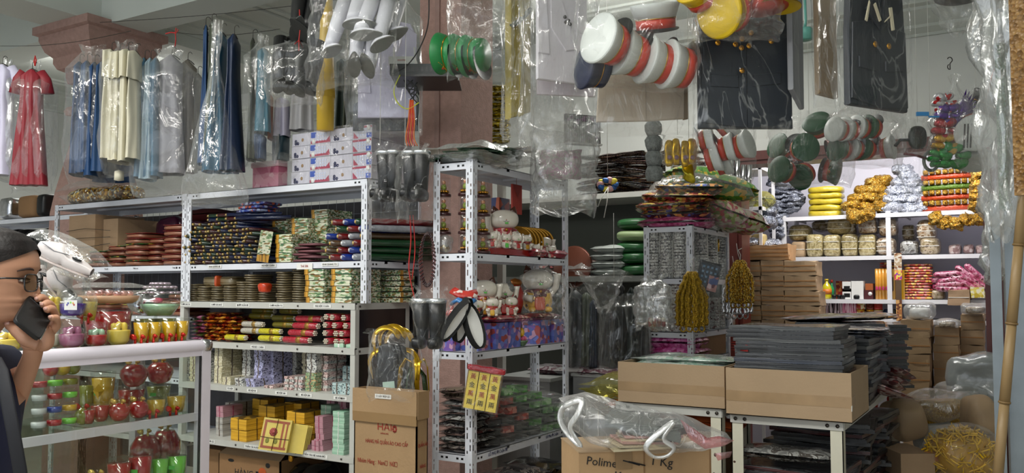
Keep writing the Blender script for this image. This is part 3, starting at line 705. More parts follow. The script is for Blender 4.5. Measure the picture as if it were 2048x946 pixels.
for i,(px0,px1,d)in enumerate([(752,806,3.85),(806,858,3.75)]):
 F=FR((px0+px1)/2,400,d,YAW+R(-20+10*i));o=thing('black_boot_pair','tall black shiny boots with silver rim in a bag, %s'%['beside the cling-wrapped boxes','beside the pink pillar'][i],'boots',tuple(F.o),'black boots hanging at the rack corner')
 for k in(-1,1):
  c=k*11*F.s
  F.mb().lathe([(.028,0.03),(.032,.1),(.040,F.z(305)),(.038,F.z(304)),(.03,.12)],16,c=(c,0,0)).build('shaft',BLACKP,o)
  F.mb().lathe([(.0412,F.z(310)),(.0415,F.z(303)),(.040,F.z(302))],16,c=(c,0,0)).build('rim',SILV,o)
  F.mb().blob((c,-.03,.02),(.06,.17,.06),5,3).build('foot',BLACKP,o)
 bag('clear wrinkled bag round the silver-rimmed boots, %s'%['beside the cling-wrapped boxes','beside the pink pillar'][i],px0-12,px1+8,288,442,d-.02,.2,m=film('boot_cover',haze=.03,crease=.4,scale=11,edge=.4),seed=12+i,neck=.5)
F=FR(848,150,4.0);o=thing('wall_bracket_shelf','small black bracket shelf on the pink pillar','shelf',tuple(F.o))
F.mb().box(F.x(786),F.x(918),-.07,.22,F.z(160),F.z(156)).build('plate',DARK,o);F.mb().box(F.x(918),F.x(920),-.07,-.06,F.z(168),F.z(120)).build('bracket',CHROME,o)
F.mb().box(F.x(880),F.x(883),-.08,-.07,F.z(156),F.z(122)).build('bracket',CHROME,o)
o=thing('recorder_box','flat black recorder box on the bracket shelf','recorder',tuple(F.o));F.mb().box(F.x(783),F.x(904),-.06,.18,F.z(155.5),F.z(134)).build('case',mat('recorder_black','15201f',.4),o)
v=F.mb()
for k in range(8):v.box(F.x(800+k*9),F.x(804+k*9),-.061,-.06,F.z(150),F.z(140))
v.stuff('vent',DARK,o)
o=thing('router','white router with aerials on top of the black recorder box','router',tuple(F.o));F.mb().box(F.x(780),F.x(832),-.05,.06,F.z(133.5),F.z(118)).build('case',WHITE,o)
text('ROUTER',.010,(0,0,0),FRONT,mat('red_mark','b33a30',.5),o).matrix_local=(Matrix.Translation(-Vector(o['_o']))if 0 else Matrix())@(Matrix.Translation(F.w(806,126,-.0515)-F.o)@Matrix.Rotation(F.rz,4,'Z')@Matrix.Rotation(R(90),4,'X'))
for px in(786,828):F.mb().tube([F.p(px,120,.05),F.p(px-2,88,.05)],.005,6).build('aerial',WHITE,o)
tag(FR(880,128,3.98).mb().blob((0,0,0),(.05,.05,.035),4,4).blob((.03,.0,.008),(.035,.04,.03),4,4).build('power_adapter',DARK,at=P(880,128,3.98)),'black power plug beside the router on the pillar shelf','plug')
def cable(label,pts,r,m,d=3.95,group=None):
 w=[P(a,b,d+(c[0]if c else 0))for a,b,*c in pts]
 out=[]
 for i in range(len(w)-1):
  p0,p1,p2,p3=w[max(i-1,0)],w[i],w[i+1],w[min(i+2,len(w)-1)]
  for k in range(4):
   t=k/4;out.append(.5*((2*p1)+(p2-p0)*t+(2*p0-5*p1+4*p2-p3)*t*t+(3*p1-p0-3*p2+p3)*t**3))
 out.append(w[-1]);return tag(MB().tube(out,r,5).build('cable',m,at=w[0]),label,'cable',group)
cable('black cable curving down the pillar to the router',[(858,-5),(856,50),(840,95),(815,130),(784,148)],.003,BLK,3.85)
cable('yellow-green network cable looping below the router',[(800,150),(788,180),(795,205),(815,218),(838,205)],.0028,mat('yellow_cable','c3c93a',.5),3.9)
for i,pts in enumerate([[(808,160),(820,185),(812,175),(828,200)],[(815,160),(832,178),(822,190),(838,210)],[(822,162),(838,190),(830,170),(826,215)],[(835,165),(818,185),(836,196),(834,250)],[(826,160),(812,176),(834,182),(820,200)]]):
 cable('black cable below the pillar shelf, %s'%['longest hanging','outer loop','inner loop','reaching lowest','crossing over'][i],pts,.0028,BLK,3.92,'tangled black cables under the pillar shelf')
for i in range(5):cable('%s cord hanging by the pillar below the cables, %s'%(['orange','red'][i%2],['first','second','third','fourth','nearest the pillar'][i]),[(820+i*1.5,200),(817+i*3,240),(812+i*4,275),(815+i*5,292)],.003,mat('bright_red_cord','c22a1c',.5)if i%2 else mat('orange_cord','c8631c',.5),3.9,'red and orange cords by the pillar')
GOLD=mat('gold_foil','c08a2a',.25,.9,var=.2,vs=30)
def kepi_model(label,crown,side,band,vis=DARK,badge=True):
 """peaked cap: axis +z = crown top"""
 o=thing('peaked_cap',label,'cap',(0,0,0))
 MB().lathe([(.072,0),(.074,.035)],28).build('band',band,o)
 MB().lathe([(.074,.035),(.088,.075),(.092,.083),(.091,.088)],28).build('crown_side',side,o)
 MB().lathe([(.0,.094),(.05,.094),(.086,.091),(.092,.086)][::-1],28).build('crown_top',crown,o)
 MB().tube([(.0745*math.cos(a),.0745*math.sin(a),.036)for a in[2*math.pi*i/24 for i in range(25)]],.0022,5).build('piping',GOLD,o)
 v=MB();v.grid(lambda u,t:Vector(((.070+.042*t*math.sin(math.pi*u)**.6)*math.cos(math.pi*(1+u)),(.070+.042*t*math.sin(math.pi*u)**.6)*math.sin(math.pi*(1+u)),.004-.018*t*math.sin(math.pi*u))),16,4)
 v.grid(lambda u,t:Vector(((.070+.042*t*math.sin(math.pi*u)**.6)*math.cos(math.pi*(1+u)),(.070+.042*t*math.sin(math.pi*u)**.6)*math.sin(math.pi*(1+u)),.001-.018*t*math.sin(math.pi*u))),16,4,flip=True);v.build('visor',vis,o)
 if badge:
  MB().blob((0,-.076,.05),(.026,.006,.026),4,2).build('badge',GOLD,o)
  b=MB()
  for sg in(-1,1):
   for q in range(4):b.blob((sg*(.014+q*.007),-.0755+q*.0015,.040+q*.005),(.010,.004,.006),2,2)
  b.stuff('laurel',GOLD,o);MB().blob((0,-.0795,.05),(.012,.003,.012),4,2).build('badge_centre',mat('badge_red','b5342a',.4),o)
 return o
CAPW=pm('cap_white','dadfdb',rough=.4);CAPR=mat('cap_red','c23a26',.35,var=.1);CAPG=mat('cap_green','1f7a3e',.4,var=.08);CAPGD=mat('cap_dark_green','17502f',.45,var=.1)
CAPY=mat('cap_yellow','d6b51f',.35,var=.1);CAPN=mat('cap_navy','1b2544',.5)
KW=Kind(kepi_model('white peaked paper cap with red band',CAPW,CAPW,CAPR));KG=Kind(kepi_model('green',CAPG,CAPG,CAPG));KY=Kind(kepi_model('yellow',CAPY,CAPY,CAPR,CAPY));KN=Kind(kepi_model('navy peaked paper cap',CAPN,CAPN,CAPN));KGR=Kind(kepi_model('green red',CAPGD,CAPGD,CAPR))
def aim(px,py,d,to_left,up,toward,spin=0):
 """orientation whose +z points by camera-right / up / towards camera"""
 v=(_r*-to_left+Vector((0,0,1))*up-_f*toward).normalized()
 return(v.to_track_quat('Z','Y').to_matrix()@Matrix.Rotation(R(spin),3,'Z')).to_euler()
def cap(K,px,py,d,a,label,group,sc_=1.0,spin=0):return K(P(px,py,d),aim(px,py,d,*a,spin),label,group,sc_)
for i,(px,py,d,a,sp,lb)in enumerate([(1232,92,3.0,(1,.25,.75),200,'outermost with its plain top facing out'),(1278,115,3.08,(1,.25,.45),200,'second behind the outermost'),(1330,130,3.1,(1,.2,.4),205,'third along the stack'),(1374,138,3.12,(1,.15,.35),205,'last along the stack by the navy suit'),(1312,58,3.15,(.1,1,.3),190,'lying on top of the stack')]):
 cap(KW,px,py,d,a,'white red-banded cap in the big bag, '+lb,'white caps in the big hanging bag',1.0,sp)
cap(KN,1208,140,3.1,(.9,.1,.35),'navy peaked cap with gold cord under the white caps',None,.92,200)
bag('big clear bag of white peaked caps in front of the cream trousers',1152,1392,-60,176,3.05,.30,m=film('cap_bag_film',haze=.06,crease=.25,scale=6,edge=.32),seed=20,neck=.35,wr=.016)
for i,(px,py,a)in enumerate([(985,110,(.9,.05,-.5)),(960,108,(.9,.05,-.45)),(932,106,(.9,.05,-.4))]):
 cap(KG,px-18,py,3.55+.01*i,a,'green peaked cap in the bag on the pillar, %s'%['open end towards the yellow garment','middle of the stack','far end of the stack'][i],'green caps on the pillar',.96,20)
bag('clear bag of green peaked caps hanging on the pillar',896,1028,-50,160,3.52,.24,m=film('cap_bag_film2',haze=.06,crease=.22,scale=7,edge=.32),seed=21,neck=.25)
for i,(px,py,a,s)in enumerate([(1408,0,(.6,.5,.6),.8),(1468,22,(.75,-.2,.6),1.0),(1535,18,(.1,1,-.1),1.0)]):
 cap(KY,px,py,2.95,a,'yellow peaked cap with red band above the navy suit, %s'%['beside the white cap bag','middle one turned on edge','beside the clear flat bag'][i],'yellow caps above the navy suit',s,190)
tag(FR(1437,40,2.95).mb().tube([(-.003,0,.07),(.002,0,.03),(-.002,0,-.01),(-.004,0,-.045)],.003,4).build('green_string',mat('lime_string','6fd06a',.5),at=P(1437,40,2.95)),'lime green string hanging from the yellow caps','string')
bag('clear bag round the yellow caps',1396,1560,-60,78,2.93,.2,m=FILM,seed=22,neck=.5)
F=FR(1285,248,3.3);o=thing('paper_trousers','cream folded paper trousers in a flat bag under the white caps','trousers',tuple(F.o))
k=F.mb();slab(k,[(F.x(1192),F.z(245)),(F.x(1292),F.z(243)),(F.x(1292),F.z(120)),(F.x(1200),F.z(120))],-.012,.006);k.build('leg_panel',pm('trouser_cream','bfb09c'),o)
k=F.mb();slab(k,[(F.x(1290),F.z(243)),(F.x(1368),F.z(238)),(F.x(1370),F.z(120)),(F.x(1290),F.z(120))],-.009,.009);k.build('leg_panel',pm('trouser_cream','bfb09c'),o)
k=F.mb();slab(k,[(F.x(1366),F.z(240)),(F.x(1376),F.z(238)),(F.x(1376),F.z(130)),(F.x(1366),F.z(130))],-.006,.009);k.build('side_fold',pm('trouser_brown','8f7c62'),o)
FLATF=film('flat_bag_film',haze=.12,crease=.30,scale=5,edge=.35)
bag('wide flat bag holding the cream trousers',1186,1400,60,272,3.3,.05,m=FLATF,seed=23,neck=1,neckat=.99,wr=.004,fl=0)
o,F,w_,h_=shirt('white double-breasted paper jacket between the yellow garment and the white caps',1066,1178,-40,165,3.5,WHITEP,rz=YAW+R(28),name='paper_jacket',cat='jacket')
for(px,py)in((1126,34),(1134,40),(1128,44),(1138,47)):F.mb().cyl(F.p(px,py,-.022),F.p(px,py,-.016),.007,n=10).build('button',mat('grey_button','4a4545',.4),o)
k=F.mb();slab(k,[(F.x(1095),F.z(60)),(F.x(1130),F.z(102)),(F.x(1160),F.z(95)),(F.x(1120),F.z(0)),(F.x(1095),F.z(0))][::-1],-.016,-.008);k.build('lapel',WHITEP,o)
shirt('white paper shirt showing under the double-breasted jacket',1072,1192,120,192,3.6,pm('white_pinkish','d6ccd3'),rz=YAW+R(10),coll=False,sleeves=False)
bag('long clear garment bag over the white jacket',1040,1196,-60,290,3.48,.14,m=FLATF,rz=YAW+R(15),seed=24,cat='garment bag',name='garment_bag',neck=1,neckat=.99,wr=.012)
F=FR(1034,255,3.6,YAW+R(40));o=thing('paper_robe','ochre yellow paper robe hanging beside the pillar','robe',tuple(F.o))
k=F.mb();slab(k,[(-.05,.03),(.06,.07),(.06,.62),(-.05,.62)],-.02,.02);k.build('robe_front',OCHRE,o)
k=F.mb();slab(k,[(-.01,.04),(.015,.05),(.02,.62),(.005,.62)],-.028,-.018);k.build('front_pleat',OCHRE,o)
k=F.mb();k.tube([(-.05,-.022,.42),(0,-.026,.46),(.06,-.022,.52)],.012,6,flat=.4).build('sash',OLIVE,o)
bag('shiny clear garment bag over the ochre robe',1004,1066,-60,280,3.56,.12,m=film('shiny_polythene',haze=.08),seed=25,cat='garment bag',name='garment_bag',neck=1,neckat=.99)
def suit(label,px0,px1,py0,py1,d,rz,btns,extra=None):
 F=FR((px0+px1)/2,py1,d,rz);c=math.cos(F.rz-YAW);w,h=(px1-px0)*F.s/2/c,(py1-py0)*F.s
 o=thing('paper_suit',label,'suit',tuple(F.o));SU=mat('suit_navy','101a26',.42,var=.12,vs=4,bump=.3,bs=9)
 k=F.mb();slab(k,[(-w,0),(w,0),(w*.98,h*.6),(w*.9,h),(-w*.9,h),(-w,h*.6)],-.012,.012);k.build('jacket_front',SU,o)
 k=F.mb();slab(k,[(-w*.97,.02),(w*.02,.0),(w*.02,h*.72),(-w*.9,h*.66)],-.018,-.011);k.build('front_panel',SU,o)
 k=F.mb();slab(k,[(w*.03,.0),(w*.97,.012),(w*.93,h*.66),(w*.03,h*.70)],-.017,-.011);k.build('front_panel',SU,o)
 for sg in(-1,1):
  k=F.mb();slab(k,[(sg*.0,h*.62),(sg*w*.52,h*.78),(sg*w*.36,h*.82),(sg*w*.46,h),(sg*w*.2,h)][::-sg],-.026,-.017);k.build('lapel',SU,o)
 k=F.mb();slab(k,[(w*.15,h*.30),(w*.75,h*.32),(w*.75,h*.40),(w*.15,h*.385)],-.023,-.016);k.build('pocket_flap',SU,o)
 k=F.mb();slab(k,[(-w*.75,h*.30),(-w*.15,h*.29),(-w*.15,h*.375),(-w*.75,h*.39)],-.023,-.016);k.build('pocket_flap',SU,o)
 for(a,b)in btns:
  F.mb().lathe([(.0105,0),(.0095,.003),(0,.0045)],14,M=Matrix.Translation(F.M.inverted()@P(a,b,d)*1)@Matrix.Translation((0,-.027,0))@Matrix.Rotation(R(90),4,'X')).build('gold_button',GOLD,o)
 return o,F,w,h
suit('navy paper suit with gold buttons in a flat bag beside the cream trousers',1396,1584,-20,258,3.12,YAW,[(1432,90),(1467,93),(1480,82),(1479,100),(1494,96),(1538,87),(1480,145),(1433,27),(1498,70)])
bag('flat shiny bag over the navy suit with gold buttons',1388,1600,-60,276,3.08,.07,m=film('suit_bag_film',haze=.03,crease=.42,scale=4.5,edge=.35),seed=26,cat='garment bag',name='garment_bag',neck=1,neckat=.99,wr=.004,fl=0)
F=FR(1592,240,3.1,YAW+R(55));
tag((lambda k:(slab(k,[(-.06,.1),(.07,.05),(.075,.5),(-.06,.5)],-.01,.01),k.build('paper_shirt',pm('edge_grey','8d8f93'),at=F.o))[1])(F.mb()),'light grey paper shirt seen edge-on beside the navy suit','shirt')
o,F,w_,h_=suit('navy paper jacket with cream tape strips, hanging at an angle by the white wall',1678,1828,-30,218,2.75,YAW+R(28),[(1736,93),(1763,97)])
TAPEC=mat('cream_paper_tape','d8cfb0',.6)
for pts in([(1717,8),(1701,50),(1707,52),(1719,12)],[(1731,14),(1748,47),(1754,44),(1737,10)],[(1765,46),(1786,32),(1789,27),(1768,42)],[(1782,14),(1789,60),(1797,58),(1791,12)]):
 k=F.mb();Q=[F.M.inverted()@P(a,b,2.75)for a,b in pts];cx=sum(q.x for q in Q)/4;slab(k,[(q.x,q.z)for q in Q],-.032,-.027);k.build('paper_strip',TAPEC,o)
bag('large flat bag over the navy jacket with tape strips',1655,1842,-60,238,2.72,.08,m=film('suit_bag_film',haze=.03),rz=YAW+R(28),seed=27,cat='garment bag',name='garment_bag',neck=1,neckat=.99,wr=.005,fl=0)
F=FR(1648,190,2.95,YAW+R(20));k=F.mb();slab(k,[(-.03,.0),(.05,-.01),(.05,.42),(-.03,.42)],-.012,.012);tag(k.build('paper_shirt',pm('khaki_brown','857359'),at=F.o),'khaki brown folded shirt behind the taped navy jacket','shirt')
bag('clear flat bag over the khaki brown shirt',1628,1680,-60,215,2.95,.06,m=FLATF,seed=28,cat='garment bag',name='garment_bag',neck=1,neckat=.99,wr=.004)
F=FR(1610,80,3.6);o=thing('pendant_ladle','pale teal cup hanging on a teal cord between the two navy suits','hanging cup',tuple(F.o));TEAL=mat('pale_teal','6fb5a8',.4)
F.mb().lathe([(.0,.0),(.03,.0),(.032,.045),(.028,.05)],16).build('cup',TEAL,o);F.mb().tube([(0,0,.05),(.004,0,.08),(0,0,.3)],.006,6).build('cord',TEAL,o)
KB=Kind(kepi_model('black',BLACKP,BLACKP,BLACKP));cap(KB,1925,-10,2.6,(0,1,-.1),'black peaked cap in a bag near the top edge by the white wall',None,1.1,190)
bag('clear pointed bag under the black peaked cap',1858,1985,-60,68,2.58,.16,seed=29,neck=.7,flare=.3)
# GOODS ON THE LEFT RACKS
def bmodel(name,mb_list):
 """model from [(part name, MB, material)]; one entry -> a single mesh thing"""
 if len(mb_list)==1:return mb_list[0][1].build(name,mb_list[0][2])
 o=thing(name,'x','x',(0,0,0))
 for nm,mb,mm in mb_list:mb.build(nm,mm,o)
 return o
def K_(name,cat,parts):o=bmodel(name,parts);o['category']=cat;return Kind(o)
def jit(a):return rnd.uniform(-a,a)
PKS=stripes('packet_edges',['3a1a12','7a4632','9a6a50','5a241a'],220,rough=.4,coat=.3)
GRC=pat('green_cover',['1f5a2a','2f7a35','c9c040','1b4a20','b04030'],45,rough=.3,coat=.5)
REDC=mat('red_cover','7e1f1c',.3,coat=.3,obj=.15)
def packet(top):return[('paper_block',MB().blob((0,0,.014),(.15,.20,.028),4,8,amp=.002,fr=12,seed=3),PKS),('cover',MB().blob((.002,-.002,.029),(.165,.21,.004),5,8,amp=.006,fr=10,seed=5),top)]
KP1=K_('paper_packet','packet',packet(GRC));KP2=K_('paper_packet','packet',packet(REDC))
def stack(K,px,py,yf,z0,n,h,fn,group,rot=0,j=.006,rj=.06,depth=.2,scale=None,alt=None,x=None):
 cx=hy(yf,px,py).x if x is None else x
 for i in range(n):
  kk=K if not isinstance(K,list)else K[i%len(K)]if alt is None else K[alt[i%len(alt)]]
  kk((cx+jit(j),yf+depth/2+jit(j),z0+i*h),rot+jit(rj),fn(i,n),group,scale)
for c,(px,n,kk,alt,dz,sc_,yo)in enumerate([(188,3,[KP1,KP2],[0,1],.033,1,.02),(222,4,[KP2,KP1],[0,1],.033,.9,.03),(262,6,[KP1,KP2],[0,1,1],.033,1,.0),(300,5,[KP2,KP2],None,.034,.85,.05),(338,7,[KP2,KP2],None,.034,1,.02)]):
 where=['beside the carton','second from the carton','under the green sheets','between the green sheets and tall stack','next to the thin foil rolls'][c]
 stack(kk,px,520,Y1+yo,1.5955,n,dz,lambda i,m:'red-brown votive paper packet, stack %s, %s'%(where,nth(i,m)),'votive paper packets on the upper left shelf',alt=alt,scale=sc_,rj=.25)
for c,(px,n)in enumerate([(200,2),(255,3),(318,3),(352,4)]):
 stack([KP2,KP1],px,600,Y1+.03,1.301,n,.033,lambda i,m:'dark red votive packet, stack %s, %s'%(['behind the shoes','behind the pink tray','behind the domed dish','by the brown packets'][c],nth(i,m)),'votive packets on the shelf below',rj=.3)
k=MB().box(-5.30,-5.02,3.25,3.6,1.596,1.93);o=k.build('carton',CARD,at=(-5.16,3.4,1.596));tag(o,'tall brown carton at the end of the rack behind the white shoes','carton')
k=MB().box(-5.01,-4.86,3.3,3.6,1.596,1.90);o=k.build('carton',CARD,at=(-4.93,3.4,1.596));tag(o,'narrow brown carton beside the tall carton behind the shoes','carton')
t_=MB()
for k in range(4):t_.tube([(-5.31,3.24,1.68+k*.05),(-5.1,3.235,1.66+k*.06),(-4.85,3.24,1.70+k*.04)],.002,4)
t_.stuff('strapping',DARK,bpy.data.objects['carton'])
PURP=mat('plum_film','4b1b35',.25,coat=.4);k=MB()
for i in range(3):
 tag(MB().blob((-4.72+i*.23,3.58,1.76),(.21,.09,.32),6,5,amp=.02,fr=6,seed=i).build('cloth_pack',PURP,at=(-4.72+i*.23,3.58,1.596)),'plum cloth pack standing at the back of the upper left shelf, %s'%['nearest the cartons','middle','farthest from the cartons'][i],'cloth pack','plum cloth packs')
TIP=mat('gold_tip','a8905a',.3,.5)
ROLLS=[]
for nm,c in(('navy','0f1a3c'),('green','15301c'),('maroon','3c1416'),('black','0b0b10')):
 ROLLS.append(K_('foil_roll','roll',[('wrapper',MB().cyl((0,0,0),(0,.30,0),.0105,n=7),mat('roll_'+nm,c,.25,coat=.6,var=.3,vs=40)),('tip',MB().cyl((0,-.012,0),(0,.0,0),.0055,.0095,n=7),TIP)]))
RN=['navy','green','maroon','black'];x0=hy(Y1,368,500).x;x1=hy(Y1,512,500).x
rows=11;nc=13
for r_ in range(rows):
 for c in range(nc):
  if r_>8 and(c<2 or c>9):continue
  q=rnd.randrange(4);ROLLS[q]((x0+.015+(x1-x0-.03)*(c+.5*(r_%2))/nc,Y1+.01+jit(.03),1.607+r_*.0212+jit(.002)),jit(.16)-.12,'%s thin foil roll, %s row, %s from the rack post'%(RN[q],nth(r_,rows).replace(' one','').replace('topmost','top').replace(' from the bottom',''),['first','second','third','fourth','fifth','sixth','seventh','eighth','ninth','tenth','eleventh','twelfth','thirteenth'][c]),'thin foil rolls, upper shelf')
for i in range(7):
 z=1.845+(i//4)*.022;xx=hy(Y1,410+(i%4)*18,440).x
 ROLLS[i%3]((xx,Y1+.03,z),R(-70)+jit(.15),'foil roll lying crosswise on the thin-roll stack, %s'%['bottom row, by the red stacks','bottom row, second','bottom row, third','bottom row, by the boxes','top row, by the red stacks','top row, second','top row, third'][i],'crosswise foil rolls',1.1)
BLUEPK=pat('blue_pack',['2b3f9a','7a93c9','c05a3a','9aa5c8','3d2a5a'],60,coat=.6);
for i in range(3):tag(MB().blob((hy(Y1,478,440).x+i*.015,3.33,1.888+i*.019),(.20,.16,.018),5,6,amp=.004).build('foil_packet',BLUEPK,at=(hy(Y1,478,440).x,3.33,1.88+i*.019)),'blue printed packet on the thin foil rolls, %s'%nth(i,3),'packet','blue printed packets')
MAR=mat('maroon_cloth','4b1a1c',.5)
tag(MB().pillow((hy(3.4,405,420).x,3.45,1.90),(.34,.2,.07),seed=3).build('cloth_pack',MAR,at=(hy(3.4,405,420).x,3.45,1.87)),'maroon cloth pack lying over the thin foil rolls','cloth pack')
tag(MB().pillow((hy(3.5,510,425).x,3.55,1.86),(.24,.14,.12),seed=4).build('cloth_pack',mat('lilac_film','8b86a8',.2,coat=.5),at=(hy(3.5,510,425).x,3.55,1.8)),'lilac plastic pack behind the thin foil rolls','cloth pack')
IB=pat('incense_box_print',['c7cfae','7f9a6a','e2e0c8','8a6a3a','4f7250','d8d8c0'],95,rough=.25,coat=.6,sx=(.45,1,1.8))
GOLDE=stripes('gold_stripes',['8a5a12','d8a23a','5a3a10'],150,axis=0,rough=.3,coat=.4)
def incbox(w=.115,d=.20,h=.024):return[('box',MB().blob((0,0,h/2),(w,d,h*.96),3,12),IB),('gold_end',MB().blob((-w/2+.012,-.001,h/2),(.022,d+.001,h*.97),3,14),GOLDE)]
KI=K_('incense_box','box',incbox())
def istack(px,py,z0,n,where,yo=0,sc_=1,rot=0,grp=None):stack(KI,px,py,Y1+yo,z0,n,.0245*sc_,lambda i,m:'green-white printed incense box, %s, %s'%(where,nth(i,m)),grp or 'green-white incense boxes, upper shelf',rj=.03,scale=sc_,rot=rot,j=.003)
istack(568,500,1.5955,6,'front low stack',0);istack(598,470,1.5955,10,'tall stack behind',.16,rot=.05);istack(638,470,1.5955,12,'tallest stack at the back',.22);istack(560,420,1.5955,11,'dim rear stack',.24)
F=FR(524,522,4.45,YAW+R(20));F.o.z=1.596
o=thing('incense_box','tall printed incense box leaning upright before the boxes, gold stripes below','box',tuple(F.o));M0=Matrix.Translation(F.o)@Matrix.Rotation(YAW+R(20),4,'Z')@Matrix.Rotation(R(8),4,'Y')
MB(M0).blob((0,0,.10),(.062,.03,.13),3,12).build('box',IB,o);MB(M0).blob((0,0,.022),(.06,.03,.042),3,12).build('gold_end',GOLDE,o)
MAUV=stripes('mauve_edges',['3a1c20','7a4a50','a07078'],120,rough=.5)
for i in range(6):tag(MB(Matrix.Translation((hy(Y1,592+(i%2)*16,510).x,Y1+.07,1.604+i*.016))@Matrix.Rotation(jit(.2),4,'Z')).blob((0,0,0),(.15,.12,.015),5,4,amp=.006,seed=i).build('paper_bundle',MAUV,at=(hy(Y1,600,510).x,Y1+.07,1.597+i*.016)),'mauve crinkled paper bundle before the large rolls, %s'%nth(i,6),'bundle','mauve paper bundles')
BR=[]
for nm,c,e in(('red','6b1418','c9b070'),('royal blue','16307e','d8d8d8'),('dark green','123a1e','c9b070'),('clear silver','8d9096','e8e8e8'),('brown','4a3520','d8b060')):
 BR.append((nm,K_('large_foil_roll','roll',[('wrapper',MB().tube([(0,0,0),(0,.02,0),(0,.25,.0),(0,.36,0)],[.015,.0175,.0185,.016],9),mat('bigroll_'+nm,c,.22,coat=.7,var=.3,vs=30)),('tip',MB().lathe([(.0,-.006),(.008,-.005),(.011,0)],9,M=Matrix.Rotation(R(-90),4,'X')),mat('tip_'+nm,e,.3,.3))])))
DIRZ=-math.atan2(.55,.83)
for r_ in range(6):
 for c in range(4):
  q=[0,1,3,2,4,0,1,2,4,3,0,2,1,0,3,4,2,0,1,3,0,1,2,0][r_*4+c];nm,K=BR[q]
  px=652+c*20-(r_%2)*8+(12 if r_>3 else 0)
  K((hy(Y1,px,500).x,Y1+.03+c*.012,1.616+r_*.0355),DIRZ+jit(.12),'%s large foil roll, %s row, %s'%(nm,nth(r_,6).replace('topmost','top').replace(' one',''),['nearest the printed boxes','second across','third across','by the rack post'][c]),'large foil rolls, upper shelf')
BP=stripes('brown_packet_edges',['241a0c','5c4a28','8f8468','3a2c16'],260,rough=.25,coat=.8)
KB1=K_('incense_packet','packet',[('packet',MB().blob((0,0,.006),(.072,.17,.0115),4,5,amp=.002,fr=20),BP)])
where=['by the rack post','second from the post','third from the post','fourth from the post','fifth from the post','before the orange packet','behind the orange packet','next but one to the printed boxes','next to the printed boxes']
for c,(px,n)in enumerate([(372,8),(392,7),(418,8),(444,7),(470,9),(486,12),(514,8),(550,13),(582,14)]):
 w_=where[c];stack(KB1,px+3,590,Y1+(.0 if c%2 else .02),1.386,n,.0125,lambda i,m:'thin brown incense packet, stack %s, %s'%(w_,nth(i,m)),'brown incense packets, stack '+w_,rj=.12,j=.003)
for c,(px,n)in enumerate([(400,5),(430,5)]):
 KB1b=MB().blob((hy(Y1,px,560).x,3.36,1.50),(.13,.2,.06),5,7,amp=.004).build('incense_bundle',BP,at=(hy(Y1,px,560).x,3.36,1.487));tag(KB1b,'brown incense bundle lying on the packets, %s'%['by the rack post','with the orange band'][c],'bundle')
tag(MB().blob((hy(Y1,421,560).x,3.255,1.50),(.018,.05,.062),4,6).build('orange_band',mat('orange_paper','b5481a',.35,coat=.5),at=(hy(Y1,421,560).x,3.255,1.47)),'orange paper band round the brown incense bundle','band')
tag(MB().blob((hy(Y1,527,575).x,Y1+.01,1.462),(.062,.06,.052),6,4,fold=.002,fr=20).build('orange_packet',mat('orange_red_foil','c03c1a',.25,coat=.8,var=.3,vs=50),at=(hy(Y1,527,575).x,Y1+.01,1.44)),'bright orange-red packet perched on the brown incense packets','packet')
for(px,n,yo,wh)in[(632,6,0,'second shelf, first column'),(686,6,.0,'second shelf, column by the post'),(624,3,.2,'second shelf, rear column'),(672,3,.2,'second shelf, rear column by the post')]:
 stack(KI,px,590,Y1+yo,1.386,n,.0285,lambda i,m:'printed incense box, %s, %s'%(wh,nth(i,m)),'green-white incense boxes, second shelf',rj=.03,scale=1.12)
for i in range(3):
 stack(KI,0,0,Y1+.22,1.386,6,.0285,lambda a,m:'printed incense box, end column seen through the rack side, %s'%nth(a,m),'green-white incense boxes, rack side',rj=.04,scale=1.0,x=-2.84,rot=R(90))if i==0 else None
OR1=pat('orange_red_pack',['7a1e12','c9761a','3a100c','a8321a','d8a040','57180f'],38,rough=.25,coat=.8,bump=.5);PKG=pat('pink_green_pack',['a04468','6a2038','4f6a2a','c07a9a','2a1a16'],30,rough=.3,coat=.7)
KO=K_('twisted_packet','packet',[('packet',MB().pillow((0,0,.009),(.10,.16,.022),n=8,amp=.005,fr=22),OR1)]);KPG=K_('twisted_packet','packet',[('packet',MB().pillow((0,0,.009),(.11,.16,.022),n=8,amp=.005,fr=22,seed=4),PKG)])
for c,(px,n,K,nm)in enumerate([(385,7,KPG,'pink-green'),(410,8,KO,'orange-red'),(432,8,KO,'orange-red'),(452,7,KO,'orange-red')]):
 stack(K,px,680,Y1,1.166,n,.020,lambda i,m:'%s twisted foil packet, stack %s, %s'%(nm,['by the shelf post','second from the post','third from the post','next to the yellow rolls'][c],nth(i,m)),'twisted foil packets, third shelf',rj=.25)
def stick_roll(name,m,tipm,L_=.15,r=.0165):
 n=9;e=MB()
 for i in range(7):
  a=i*1.05;q=r*.55 if i else 0;e.cyl((L_,math.cos(a)*q,math.sin(a)*q),(L_+.012,math.cos(a)*q*1.1,math.sin(a)*q*1.1),.0042,n=5)
 return K_('incense_roll','roll',[('wrapper',MB().tube([(0,0,0),(.01,0,0),(L_*.7,0,0),(L_,0,0)],[r*.8,r,r,r*.92],10),m),('paper_band',MB().cyl((L_*.55,0,0),(L_*.72,0,0),r*1.03,n=10),mat('gold_band','9c7a30',.35,.4)),('stick_ends',e,tipm)])
WT=mat('stick_tip','cfc6b4',.5);RY=stick_roll('y',mat('roll_yellow','c9bd1e',.25,coat=.8,bump=.6,bs=120),WT);RW=stick_roll('w',mat('roll_white','b5b0a4',.35,coat=.5,bump=.6,bs=120),WT);RR=stick_roll('r',mat('roll_crimson','a81c30',.22,coat=.9,bump=.6,bs=120),WT,.17,.018)
RD=stick_roll('d',mat('roll_dull_yellow','6e6518',.35,coat=.4),WT)
